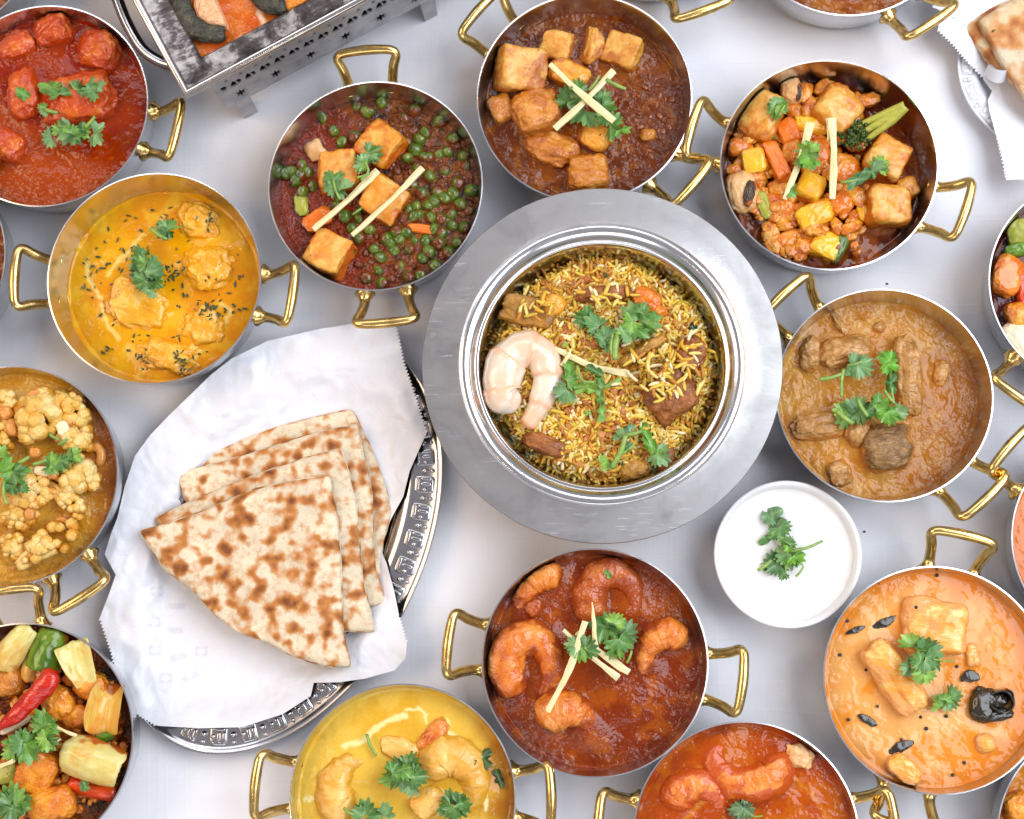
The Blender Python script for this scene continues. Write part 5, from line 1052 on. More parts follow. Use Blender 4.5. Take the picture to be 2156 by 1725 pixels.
vegL('masala_chunk', 'orange chunk at the bottom edge of chilli pan', 'chicken piece', 106, 1696, 104, 76, 24, M_MASALA, 16, 3.2, 0.008, 0.08)
vegL('masala_chunk', 'brown masala lump behind the coriander in chilli pan', 'chicken piece', 120, 1482, 66, 70, 20, M_MASALA, 20, 2.6, 0.004, 0.16)
vegL('masala_chunk', 'yellow brown masala lump below the back right onion', 'chicken piece', 187, 1444, 74, 60, 20, M_MASALA, -20, 2.8, 0.003, 0.14)
vegL('masala_chunk', 'dark masala lump at the left edge of chilli pan', 'chicken piece', 16, 1436, 64, 60, 18, M_SAUCED_D, 10, 2.6, 0.002, 0.16)
petal('L', 'pepper_piece', 'dark green pepper bit between onion ring and petal', 'pepper', 219, 1548, 38, 32, 20, M_PEP_S, .010, 0.3, 0.1, group=gL)
petal('L', 'onion_petal', 'yellow onion edge under the green pepper', 'onion', 62, 1404, 64, 40, 80, M_ONION_SO, .008, 0.3, 0.1, group=gL)
vegL('pepper_piece', 'olive pepper piece at the lower left edge', 'pepper', 14, 1630, 60, 44, 14, M_OLIVE, 0, 3.5, 0.003)
vegL('masala_chunk', 'masala lump in the middle of the chilli pan', 'chicken piece', 160, 1510, 60, 50, 18, M_MASALA, 0, 2.6, 0.001, 0.16)
vegL('onion_strip', 'white onion strip beneath the red chilli', 'onion', 30, 1527, 70, 18, 8, M_NUTPALE, 28, 4, 0.012)
bits('L', 'masala_bits', 'brown masala bits filling gaps between onions and peppers', 'masala bits', 360, M_BITS_ORANGE, 0.0032, 8, 0.45, None, 0.004)
P = spline([tuple(at(x, y, zL + z_)) for x, y, z_ in ((112, 1412, .024), (96, 1442, .025), (66, 1474, .025), (28, 1510, .023), (-8, 1538, .020))], 40); c = P.mean(0); s = mpp(60, 1470, zL)
V, Q, T = tube(P - c, np.interp(np.linspace(0, 1, 40), [0, .06, .3, .7, 1], [10, 21, 22, 17, 6]) * s, 16, 0.62)
V = V + 0.0012 * np.stack([fbm(V * 90, 2, 5), fbm(V * 90, 2, 6), fbm(V * 120, 2, 7)], 1)
tag(obj('red_chilli', mk_mesh('red_chilli', V, Q, T), M_CHILI, None, tuple(c)), 'shiny dried red chilli slanting across the bottom left pan', 'chilli', gL)
sauce('L', 'chilli_pan_masala', 'thick brown masala between onions and peppers', M_SAUCE_GRAINY, [(0.22, 0.045, 0.007), ((0.38, 0.09, 0.010), 60, 0.1, 0.25, 0.9), ((0.05, 0.012, 0.004), 60, 0.3, 0.15, 0.9)], (0.003, 90), mound=0.5)
zt = zL + .024
sprig(zt, 'bright coriander sprig right of the chilli, bottom left pan', [(88, 1510, 56, 100), (104, 1526, 46, 20), (97, 1546, 50, 260, 'fan', (0.17, 0.42, 0.05)), (76, 1528, 44, 180), (104, 1574, 50, -60), (88, 1568, 44, 220)], [(80, 1572, 92, 1552, 7)])
sprig(zt, 'large coriander leaf left of the bright sprig', [(48, 1556, 66, 100, 'fan', (0.13, 0.34, 0.03)), (50, 1592, 76, 265, 'fan', (0.12, 0.32, 0.03)), (14, 1584, 40, 180), (30, 1560, 50, 160)])
sprig(zt, 'coriander cluster in the bottom left corner', [(20, 1668, 70, 100), (30, 1700, 66, 250), (48, 1690, 54, 10), (4, 1694, 50, 180), (20, 1720, 56, 270)])
sprig(zL + .016, 'tiny coriander leaf on the red pepper strip', [(172, 1653, 22, 170), (184, 1654, 22, 10)])
ginger(zt + .001, 'thin ginger strip right of the bright coriander sprig', 121, 1532, 162, 1548, 9, 9)
ginger(zt + .001, 'thin ginger strip at the left edge below the large leaf', -6, 1616, 32, 1600, 12, 11)
ginger(zt, 'short ginger strip under the bright coriander sprig', 104, 1570, 128, 1556, 10, 9)

# ---- pans cut by the edges
sauce('M', 'red_brown_gravy', 'wrinkled red brown gravy at the top edge', M_SAUCE_WRINKLED, [(0.34, 0.08, 0.012), ((0.48, 0.16, 0.04), 60, 0.1, 0.2, 0.8)], (0.0016, 80), ridges=0.0006, fine=0.0012)
sauce('O', 'pale_salmon_sauce', 'pale salmon sauce with orange blots at the right edge', M_SAUCE_CREAM, [(0.68, 0.20, 0.075), ((0.66, 0.15, 0.008), 40, 0.1, 0.12, 0.9)], (0.001, 60), rich=(0.96, 0.91, 0.55))
sauce('P', 'orange_sauce', 'orange sauce in the bottom right corner', M_SAUCE, [(0.66, 0.17, 0.015), ((0.76, 0.30, 0.05), 40, 0.1, 0.2, 0.8)], (0.001, 60))
chunk('P', 'chicken_piece', 'orange chicken lump in the bottom right corner', 'chicken piece', 2146, 1700, 66, 60, 20, M_MASALA, 20, 3, 0.1, (0, 0), 0.6)
sauce('N', 'plain_gravy', 'brown gravy in the half hidden top pan', M_SAUCE, [(0.3, 0.07, 0.012)], n=60)
sauce('Q', 'plain_gravy', 'brown gravy in the left edge pan sliver', M_SAUCE, [(0.3, 0.07, 0.012)], n=60)
sauce('R', 'plain_gravy', 'red brown gravy in the top left corner pan', M_SAUCE, [(0.34, 0.10, 0.02)], n=60)

# ================================================================== rice in the big pot
rg = np.random.default_rng(21)
PZ = POT['zs']; PC = POT['c']; PR = ri - .0155
def rice_h(x, y):
    r = np.hypot(x, y) / PR
    return PZ + 0.015 * (1 - r ** 2.4) - 0.010 * sstep(0.86, 1.0, r) + 0.0035 * fbm(np.stack([x, y], 1) * 38, 3, 4) 
nr, na = 60, 150; t = np.linspace(0, 1, nr + 1)[1:]; a = np.arange(na) * 2 * pi / na
X = np.concatenate([[0], np.outer(t, np.cos(a)).ravel() * PR]); Y = np.concatenate([[0], np.outer(t, np.sin(a)).ravel() * PR])
Zm = rice_h(X, Y) - 0.0012 - PZ + 0.001 * fbm(np.stack([X, Y], 1) * 260, 2, 9)
w = sstep(-0.2, 0.5, fbm(np.stack([X, Y], 1) * 60, 4, 3))[:, None]
base_c = np.array((0.34, 0.14, 0.014)) * (1 - w) + np.array((0.52, 0.29, 0.03)) * w
Q, T = polar_grid(nr, na)
M_RICE = NT('yellow_rice'); c = M_RICE.coord(); n_ = M_RICE.noise(c, 200, 3)
M_RICE.set(Base_Color=M_RICE.mix(M_RICE.ramp(n_, [(0.4, 0.0), (0.8, 0.4)]), M_RICE.attr('col'), (0.60, 0.24, 0.02)), Roughness=0.38); M_RICE.b.inputs['Subsurface Weight'].default_value = 0.1
M_RICE.b.inputs['Subsurface Radius'].default_value = (0.002, 0.0012, 0.0005); M_RICE.b.inputs['Subsurface Scale'].default_value = 1.0
M_RICE = M_RICE.m
o = obj('rice_bed', mk_mesh('rice_bed', np.stack([X, Y, Zm], 1), Q, T, base_c), M_RICE, None, (PC.x, PC.y, PZ)); tag(o, 'packed bed of spiced rice filling the big round pot', 'rice', kind='stuff')

def grain(L, r, bend, ns=6, nr_=8):
    u = np.linspace(-1, 1, nr_); P = np.stack([u * L / 2, bend * L * (1 - u ** 2), 0 * u], 1)
    rad = r * np.maximum(0.28, (1 - np.abs(u) ** 3.2)) ** 0.5
    return tube(P, rad, ns)
GC = np.array([(0.80, 0.54, 0.07), (0.84, 0.66, 0.20), (0.70, 0.40, 0.03), (0.50, 0.20, 0.020), (0.86, 0.77, 0.44), (0.66, 0.50, 0.06), (0.80, 0.62, 0.16)])
variants = [grain(L, r, b) for L, r, b in ((0.0098, 0.00140, 0.03), (0.0086, 0.00134, -0.07), (0.0104, 0.00140, 0.08), (0.0076, 0.00138, 0.01), (0.0092, 0.00132, -0.10))]
def rotm(ax, ay, az):
    ca, sa, cb, sb, cc, sc_ = np.cos(ax), np.sin(ax), np.cos(ay), np.sin(ay), np.cos(az), np.sin(az)
    return np.array(Matrix.Rotation(az, 3, 'Z') @ Matrix.Rotation(ay, 3, 'Y') @ Matrix.Rotation(ax, 3, 'X'))
def meatmask(x, y):  # 1 where a piece of meat or the prawn lies bare
    return 0
NG = 3300; Vs = []; Qs = []; Ts = []; Cs = []; off = 0
tone = lambda x, y: float(fbm(np.array([[x * 30, y * 30]]), 3, 13)[0])
for k in range(NG):
    rr_ = PR * math.sqrt(rg.random()) * 0.985; aa = rg.uniform(0, 2 * pi); x, y = rr_ * math.cos(aa), rr_ * math.sin(aa)
    z = float(rice_h(np.array([x]), np.array([y]))[0]) - PZ + rg.uniform(-0.0018, 0.0010)
    V, Qg, Tg = variants[rg.integers(5)]; V = V @ rotm(rg.uniform(0, 6), rg.normal() * 0.33, rg.uniform(0, 2 * pi)).T * rg.uniform(0.85, 1.1)
    Vs.append(V + (x, y, z)); Qs.append(Qg + off); Ts.append(Tg + off); off += len(V)
    tn = tone(x, y); pick = GC[rg.choice(7, p=[.22, .16, .18, .16, .10, .10, .08] if tn < 0.1 else [.12, .05, .24, .40, .04, .11, .04])]
    Cs.append(np.repeat(np.clip(pick * rg.uniform(0.8, 1.12), 0, 1)[None], len(V), 0))
o = obj('rice_grains', mk_mesh('rice_grains', np.concatenate(Vs), np.concatenate(Qs), np.concatenate(Ts), np.concatenate(Cs)), M_RICE, None, (PC.x, PC.y, PZ)); tag(o, 'heaped yellow rice grains filling the big round pot', 'rice', kind='stuff')

def pz(px, py, up=0.0):
    """height of the rice below a picture place"""
    z = PZ + 0.008
    for _ in range(3):
        q = at(px, py, z); z = float(rice_h(np.array([q.x - PC.x]), np.array([q.y - PC.y]))[0])
    return z + up
def potchunk(nm, lab, cat, px, py, w, h, hz, mat, rot=0, k=3, amp=0.12, sh=0.6, tilt=(0, 0), lump=0.1, taper=0.0, up=0.0, grp='meat in the rice'):
    return chunk('POT', nm, lab, cat, px, py, w, h, hz, mat, rot, k, amp, tilt, sh, grp, lump, False, pz(px, py, up), taper=taper)
M_MEAT = food('roast_meat', [(0.25, (0.10, 0.028, 0.008)), (0.45, (0.22, 0.065, 0.012)), (0.62, (0.36, 0.12, 0.022)), (0.8, (0.15, 0.04, 0.01))], 80, bumps=((120, 0.7, 0.004), (380, 0.5, 0.002)), rough=0.42)
M_MEAT_O = food('olive_brown_meat', [(0.25, (0.16, 0.07, 0.012)), (0.45, (0.34, 0.16, 0.022)), (0.62, (0.55, 0.27, 0.04)), (0.8, (0.22, 0.08, 0.012))], 55, bumps=((120, 0.5, 0.003), (380, 0.4, 0.002)), rough=0.36)
potchunk('meat_piece', 'olive brown meat piece at the upper left of the rice', 'meat', 1112, 652, 118, 58, 24, M_MEAT_O, -12, 5, sh=0.62, tilt=(14, 0), lump=0.04)
potchunk('fat_piece', 'orange glossy knob on the upper left meat piece', 'meat', 1164, 640, 48, 46, 16, M_POTATO, 20, 2.6, sh=0.75)
potchunk('meat_piece', 'dark curved meat rind at the back of the rice', 'meat', 1272, 618, 108, 34, 16, M_MEAT, 6, 2.8, sh=0.55)
potchunk('tomato_piece', 'orange tomato flesh right of the back meat rind', 'tomato', 1362, 632, 62, 50, 14, M_TOMATO, -30, 2.6, sh=0.55)
potchunk('meat_piece', 'large dark meat lump at the right of the rice', 'meat', 1412, 830, 112, 98, 30, M_MEAT, 40, 3.3, amp=0.16, sh=0.60, tilt=(10, -8), lump=0.08)
potchunk('meat_piece', 'reddish meat lump behind the large dark one', 'meat', 1452, 747, 62, 76, 24, M_MEAT, -24, 3.2, amp=0.16, sh=0.58, tilt=(-10, 12), lump=0.08)
potchunk('meat_rind', 'curved strip of rind left of the reddish meat lump', 'meat', 1352, 738, 106, 26, 14, M_MEAT_O, 32, 2.8, sh=0.7)
potchunk('meat_piece', 'half buried dark meat at the lower left of the rice', 'meat', 1150, 936, 96, 40, 16, M_MEAT, -18, 2.8, sh=0.5)
potchunk('meat_piece', 'narrow dark meat piece at the lower right of the rice', 'meat', 1404, 968, 38, 70, 20, M_MEAT, 8, 3, sh=0.55)
potchunk('meat_piece', 'brown meat piece near the front wall of the pot', 'meat', 1336, 988, 66, 42, 16, M_MEAT_O, 10, 2.8, sh=0.5)
potchunk('tomato_piece', 'small tomato lump right of the coriander on the rice', 'tomato', 1386, 655, 36, 26, 12, M_TOMATO, 0, 2.4, sh=0.7)
# the big white prawn
def pw(u, V):
    s_ = (u * 6) % 1.0
    c = np.array((0.76, 0.66, 0.53))[None] * np.ones((len(u), 1)); w_ = (sstep(0.72, 0.95, s_) * (1 - sstep(0.97, 1.0, s_)))[:, None] * 0.55 + sstep(0.70, 1.0, u)[:, None] * 0.5
    return c * (1 - w_) + np.array((0.78, 0.32, 0.12)) * w_
zp = pz(1100, 800, 0.004)
prawn('POT', 'large pale poached prawn curled on the left of the rice', ((1086, 852), (1060, 836), (1056, 794), (1072, 750), (1108, 732), (1142, 746), (1155, 790), (1144, 836), (1126, 872), (1106, 900)), 34, M_PRAWN_W, 0.62, zp, col=pw, segs=6, group=None, ridge_amt=1.3, fat=1.08, rough_amt=0.075)
# fried onion bits
M_FRIED = food('fried_onion', [(0.3, (0.24, 0.06, 0.010)), (0.5, (0.44, 0.14, 0.022)), (0.7, (0.62, 0.30, 0.09))], 160, rough=0.4, bumps=((300, 0.6, 0.002),))
Vs = []; Qs = []; off = 0
for k in range(90):
    if k < 60: zx, zy = [(640, 680), (760, 760), (830, 820), (900, 1260), (860, 1320), (1310, 920), (690, 1090), (1000, 1200), (1240, 1080), (930, 1080), (720, 720), (470, 470), (700, 380), (560, 1330), (800, 700)][k % 15]; px, py = zx / 3.0325 + 995.7 + rg.normal() * 16, zy / 3.0325 + 479.1 + rg.normal() * 12
    else: px, py = 1280 + rg.normal() * 120, 775 + rg.normal() * 110
    if np.hypot(px - 1280, py - 775) > 240: continue
    v, q = _CS[6]; v = v / (np.sum(np.abs(v) ** 4, 1) ** 0.25)[:, None] * np.array([rg.uniform(.002, .0045), rg.uniform(.0012, .0024), rg.uniform(.0006, .0012)])
    v = v + 0.0009 * np.stack([perlin(v * 300 + k), perlin(v * 300 + k + 5), perlin(v * 300 + k + 9)], 1)
    v = v @ rotm(rg.normal() * 0.4, rg.normal() * 0.4, rg.uniform(0, 6)).T; p = at(px, py, pz(px, py, 0.0012))
    Vs.append(v + np.array((p.x - PC.x, p.y - PC.y, p.z - PZ))); Qs.append(q + off); off += len(v)
o = obj('fried_onion_bits', mk_mesh('fried_onion_bits', np.concatenate(Vs), np.concatenate(Qs)), M_FRIED, None, (PC.x, PC.y, PZ)); tag(o, 'crisp brown fried onion bits scattered over the rice', 'fried onion', kind='stuff')
# loose grains on top: each a thing
gm = []
for v_, (V, Qg, Tg) in enumerate(variants):
    for cidx in (0, 1, 2, 3, 4, 5): gm.append(mk_mesh('rice_grain', V, Qg, Tg, np.repeat(np.clip(GC[cidx] * 0.94, 0, 1)[None], len(V), 0)))
for m_ in gm: m_.materials.append(M_RICE)
meats = [(1112, 648, 45, 20, .0158), (1400, 812, 42, 36, .0192), (1390, 770, 55, 30, .009), (1372, 748, 50, 24, .0105), (1272, 618, 50, 16, .0100), (1408, 800, 34, 34, .0195), (1452, 742, 30, 34, .0150)]
placed = 0
while placed < 300:
    if placed < 140:
        mx, my, sx, sy, up = meats[placed % 7]; px, py = mx + rg.normal() * sx * 0.7, my + rg.normal() * sy * 0.7; z = pz(px, py, up - 0.001 + rg.uniform(0, 0.0012))
    else:
        r_ = 245 * math.sqrt(rg.random()); aa = rg.uniform(0, 6.283); px, py = 1280 + r_ * math.cos(aa), 775 + r_ * math.sin(aa); z = pz(px, py, rg.uniform(0.0006, 0.0018))
        if np.hypot(px - 1100, py - 800) < 92: continue
    p = at(px, py, z); o = bpy.data.objects.new('rice_grain', gm[rg.integers(len(gm))]); COL.objects.link(o)
    o.location = p; o.rotation_euler = (rg.uniform(0, 6), rg.normal() * 0.25, rg.uniform(0, 6.283)); o.scale = (rg.uniform(0.9, 1.12),) * 3
    tag(o, 'long loose yellow rice grain lying on top of the heaped rice', 'rice grain', 'loose rice grains on top of the rice'); placed += 1
# dark mint flakes
for lab, zx, zy, sz in (('dark dried mint flake at the right of the rice', 1400, 635, 26), ('round dark mint flake near the back of the rice', 845, 305, 14), ('dark mint flake against the back wall of the pot', 915, 140, 24), ('dark crumpled mint flake left of the back wall one', 780, 200, 20), ('dark mint flake low on the rice beside coriander stem', 960, 1510, 14), ('dark mint flake at the left of the lower rice', 380, 1440, 14)):
    px, py = zx / 3.0325 + 995.7, zy / 3.0325 + 479.1; z = pz(px, py, 0.003); s = mpp(px, py, z)
    o = obj('mint_flake', leaf_mesh(sz * s, 'oval', (0.012, 0.025, 0.015), 0.4), M_LEAF, None, at(px, py, z)); o.rotation_euler = (0.3, 0.2, rg.uniform(0, 6)); tag(o, lab, 'mint flake', 'dark mint flakes on the rice')
zg = pz(1250, 760, 0.006)
ginger(zg, 'long pale ginger strip between prawn and meat on rice', 1168, 734, 1324, 788, 15, 20, 0.0, 0.06)
ginger(zg + .002, 'short ginger tip leaning on the prawn', 1184, 770, 1203, 735, 15, 5, 0.003)
zt = pz(1290, 690, 0.007)
sprig(zt, 'left coriander leaf spray at the centre of the rice', [(1222, 668, 54, 170), (1246, 676, 56, 140, 'fan', (0.13, 0.30, 0.10)), (1270, 698, 50, 110), (1282, 728, 48, 260), (1262, 720, 32, 230)])
sprig(zt + .001, 'large coriander leaf pair right of centre on the rice', [(1330, 656, 66, 120, 'fan', (0.17, 0.36, 0.10)), (1372, 680, 74, -10, 'fan', (0.16, 0.36, 0.08)), (1322, 690, 54, 230), (1346, 704, 56, -50), (1356, 648, 40, 60), (1314, 712, 40, 250)], [(1303, 698, 1295, 758, 15), (1290, 704, 1288, 748, 8)])
zt = pz(1220, 800, 0.006)
sprig(zt, 'coriander leaves beside the prawn on the rice', [(1200, 782, 58, 100, 'strip', (0.16, 0.38, 0.05)), (1206, 796, 44, 30), (1182, 832, 48, 220, 'fan', (0.14, 0.30, 0.12)), (1236, 816, 60, 0, 'strip'), (1250, 780, 44, -30, 'strip'), (1262, 800, 40, -70, 'strip')], [(1270, 816, 1308, 797, 12), (1215, 770, 1262, 806, 6, 0.3)])
sprig(pz(1266, 855, .005), 'narrow bright coriander strip below centre of the rice', [(1264, 838, 40, 100, 'strip', (0.24, 0.46, 0.10)), (1268, 868, 44, 265, 'strip', (0.22, 0.44, 0.08))])
sprig(pz(1310, 940, .007), 'stemmed coriander sprig at the front of the rice', [(1330, 902, 34, 70, 'fan', (0.16, 0.34, 0.18)), (1306, 912, 34, 100), (1275, 980, 40, 240), (1326, 940, 30, 10)], [(1288, 986, 1318, 916, 13), (1318, 916, 1352, 908, 8), (1300, 960, 1334, 938, 7)])
sprig(pz(1375, 940, .007), 'long coriander blade at the lower right of the rice', [(1358, 910, 50, 110, 'strip', (0.16, 0.40, 0.05)), (1372, 940, 58, -55, 'strip', (0.15, 0.38, 0.04)), (1396, 966, 54, -40, 'fan')])
sprig(pz(1240, 870, .004), 'two tiny green coriander crumbs on the rice', [(1237, 870, 16, 0, 'oval', (0.25, 0.45, 0.06)), (1190, 726, 14, 40, 'oval', (0.25, 0.45, 0.06))])

# ================================================================== yogurt
zy = 0.0322; ry = RR * (0.895); nr, na = 40, 120
t = np.linspace(0, 1, nr + 1)[1:]; a = np.arange(na) * 2 * pi / na
X = np.concatenate([[0], np.outer(t, np.cos(a)).ravel() * ry]); Y = np.concatenate([[0], np.outer(t, np.sin(a)).ravel() * ry]); rr_ = np.hypot(X, Y) / ry
Zm = 0.0007 * fbm(np.stack([X * 1.6, Y], 1) * 45, 3, 2) + 0.0008 * sstep(0.95, 1, rr_)
Q, T = polar_grid(nr, na); m = NT('yogurt'); m.set(Base_Color=m.mix(m.ramp(m.noise(m.coord(), 700, 2), [(0.76, 0.0), (0.79, 1.0)]), (0.76, 0.75, 0.735), (0.40, 0.36, 0.30)), Roughness=0.22); m.b.inputs['Subsurface Weight'].default_value = 0.15; m.b.inputs['Subsurface Radius'].default_value = (0.003, 0.003, 0.002); m.b.inputs['Subsurface Scale'].default_value = 1.0
o = obj('yogurt', mk_mesh('yogurt', np.stack([X, Y, Zm], 1), Q, T), m.m, None, (rc.x, rc.y, zy)); tag(o, 'smooth white yogurt dip filling the white ramekin', 'yogurt')
def yg(zx, zy_): return zx / 4.6085 + 1459.8, zy_ / 4.6085 + 973.2
GR = (0.12, 0.25, 0.11)
sprig(zy + .0008, 'highest flat coriander leaf on the white yogurt', [(*yg(770, 500), 46, 20, 'oval', GR), (*yg(700, 560), 36, 210, 'fan', GR)], curl=0.06)
sprig(zy + .0006, 'thin coriander sliver below the highest yogurt leaf', [(*yg(810, 596), 42, 20, 'oval', GR)], curl=0.04)
sprig(zy + .0008, 'notched coriander leaf in the middle of the yogurt', [(*yg(720, 740), 46, 215, 'strip', (0.10, 0.26, 0.06)), (*yg(800, 690), 42, 30, 'strip', (0.10, 0.26, 0.06)), (*yg(870, 690), 44, -60, 'fan', (0.10, 0.25, 0.07)), (*yg(850, 760), 26, 250, 'fan')], curl=0.06)
sprig(zy + .001, 'coriander bunch with long stem at the front of yogurt', [(*yg(770, 930), 56, 110, 'fan', GR), (*yg(790, 1050), 46, 250, 'fan', GR), (*yg(870, 860), 48, 120), (*yg(890, 960), 56, 240), (*yg(960, 960), 54, 280, 'fan', (0.16, 0.40, 0.03)), (*yg(1025, 950), 42, -40, 'fan', (0.17, 0.42, 0.03)), (*yg(890, 790), 34, 160, 'fan', (0.18, 0.42, 0.03)), (*yg(960, 770), 30, 40), (*yg(860, 1115), 26, 240)],
      [(*yg(930, 868), *yg(1255, 765), 7), (*yg(625, 1050), *yg(760, 950), 7), (*yg(995, 1110), *yg(1070, 1010), 5), (*yg(870, 1110), *yg(900, 1050), 5)])
from mathutils.geometry import tessellate_polygon

# ================================================================== bread trays, paper and folded flatbreads
def chrome_mat(name, base, rough):
    m = NT(name); n1 = m.noise(m.coord(), 60, 4)
    m.set(Base_Color=m.mix(m.ramp(n1, [(0.35, 0.0), (0.7, 1.0)]), base, tuple(v * 0.7 for v in base)), Metallic=1.0, Roughness=m.ramp(n1, [(0.3, rough), (0.75, rough + 0.12)])); return m.m
M_CHROME = chrome_mat('polished_tray_metal', (0.55, 0.54, 0.55), 0.14)
M_WHITEMETAL = food('white_enamelled_tray', [(0.3, (0.70, 0.71, 0.74)), (0.7, (0.60, 0.61, 0.65))], 60, rough=0.35, bumps=((90, 0.1, 0.001),)); M_BRIGHT = chrome_mat('bright_tray_metal', (0.88, 0.88, 0.90), 0.30)
TRAYZ = 0.016
def tray(label, cx, cy, ax, ay, a_px, b_px, arc, ncell, lvl=TRAYZ, mat=None):
    mat = mat or M_CHROME
    c = at(cx, cy, lvl); u = at(cx + ax * 50, cy + ay * 50, lvl) - c; u.normalize(); v = Vector((-u.y, u.x, 0))
    s = mpp(cx, cy, lvl); A, B = a_px * s, b_px * s
    root = empty('bread_tray', (c.x, c.y, 0), label, 'tray'); root.rotation_euler = (0, 0, math.atan2(u.y, u.x))
    prof = [(0, .0035), (.70, .0035), (.745, .005), (.79, .0105), (.825, .0125), (.84, .0122), (.90, .0128), (.955, .0132), (.97, .0142), (.985, .0158), (.996, .0160), (1.0, .0150), (.998, .0138), (.95, .0105), (.80, .006), (.74, .0008), (0, .0006)]
    n = 220; a = np.arange(n) * 2 * pi / n; P = np.array(prof)
    # constant rim width: shrink the ellipse by an absolute distance
    off = (1 - P[:, 0]) * (A + B) / 2
    V = np.stack([np.maximum(0, A - off)[:, None] * np.cos(a), np.maximum(0, B - off)[:, None] * np.sin(a), np.repeat(P[:, 1:2], n, 1)], -1).reshape(-1, 3)
    i = np.arange(n); j = (i + 1) % n
    Q = np.concatenate([np.stack([r * n + i, r * n + j, (r + 1) * n + j, (r + 1) * n + i], 1) for r in range(len(P) - 1)])
    obj('plate', mk_mesh('tray_plate', V, Q, sharp=60), mat, root)
    # stamped rim: blocks with two bars, and a bead between blocks
    rw = (A + B) / 2 * 0.095; pit = 0.0215
    vb, qb = _CS[6]; k6 = vb / (np.sum(np.abs(vb) ** 7, 1) ** (1 / 7))[:, None]; k3 = vb / (np.sum(np.abs(vb) ** 3, 1) ** (1 / 3))[:, None]; sp_ = vb / np.linalg.norm(vb, axis=1)[:, None]
    parts = [k6 * np.array([.0066, rw * .56, .0013])]
    for dx in (-.0044, -.0004): parts.append(k3 * np.array([.0015, rw * .33, .0012]) + np.array([dx, rw * .12, .0013]))
    parts.append(sp_ * np.array([.0019, .0019, .0016]) + np.array([.0040, rw * .05, .0010]))
    parts.append(k3 * np.array([.0052, .0013, .0010]) + np.array([0, -rw * .36, .0012]))
    bm = mk_mesh('embossed_block', np.concatenate(parts), np.concatenate([qb + k * len(vb) for k in range(len(parts))])); bm.materials.append(mat)
    gm_ = mk_mesh('bead', np.concatenate([sp_ * .0023, sp_ * .0016 + np.array([0, rw * .42, 0])]), np.concatenate([qb, qb + len(vb)])); gm_.materials.append(mat)
    th = math.radians(arc[0]); rim = 0.898; oo = (1 - rim) * (A + B) / 2; ea, eb = A - oo, B - oo
    while th < math.radians(arc[1]):
        for me, sh, dz in ((bm, 0.0, 0.0), (gm_, 0.5, 0.0004)):
            sp2 = math.hypot(ea * math.sin(th), eb * math.cos(th)); t2 = th + sh * pit / sp2
            o = obj(me.name.split('.')[0], me, None, root, (ea * math.cos(t2), eb * math.sin(t2), 0.0132 + dz))
            nx, ny = math.cos(t2) / ea, math.sin(t2) / eb; o.rotation_euler = (0, 0, math.atan2(ny, nx) - pi / 2)
        th += pit / math.hypot(ea * math.sin(th), eb * math.cos(th))
    return dict(c=c, A=A, B=B, ang=math.atan2(u.y, u.x))
z2 = lambda x, y: (x / 1.8587 + 187.2, y / 1.8587 + 658.8)
TR1 = tray('oval polished metal bread tray with stamped rim under white paper', 587.6, 1141, 0.4667, -0.8844, 466, 302, (-176, 12), 40)
z4 = lambda x, y: (x / 4.1124 + 1946.4, y / 4.1124)
TR2 = tray('bright oval bread tray cut by the top right corner', *z4(1230, 560), 0.1, 0.995, 830 / 4.1124, 945 / 4.1124, (-112, -18), 20, mat=M_WHITEMETAL)
M_PAPER = NT('waxed_tissue'); c = M_PAPER.coord(); 
M_PAPER.set(Base_Color=M_PAPER.attr('col'), Roughness=0.40, Normal=M_PAPER.bump(M_PAPER.noise(c, 45, 5, 0.6, 0.8), 0.5, 0.003, M_PAPER.bump(M_PAPER.noise(c, 14, 3), 0.2, 0.006)))
M_PAPER.b.inputs['Specular IOR Level'].default_value = 0.4; M_PAPER.b.inputs['Subsurface Weight'].default_value = 0.0
M_PAPER = M_PAPER.m

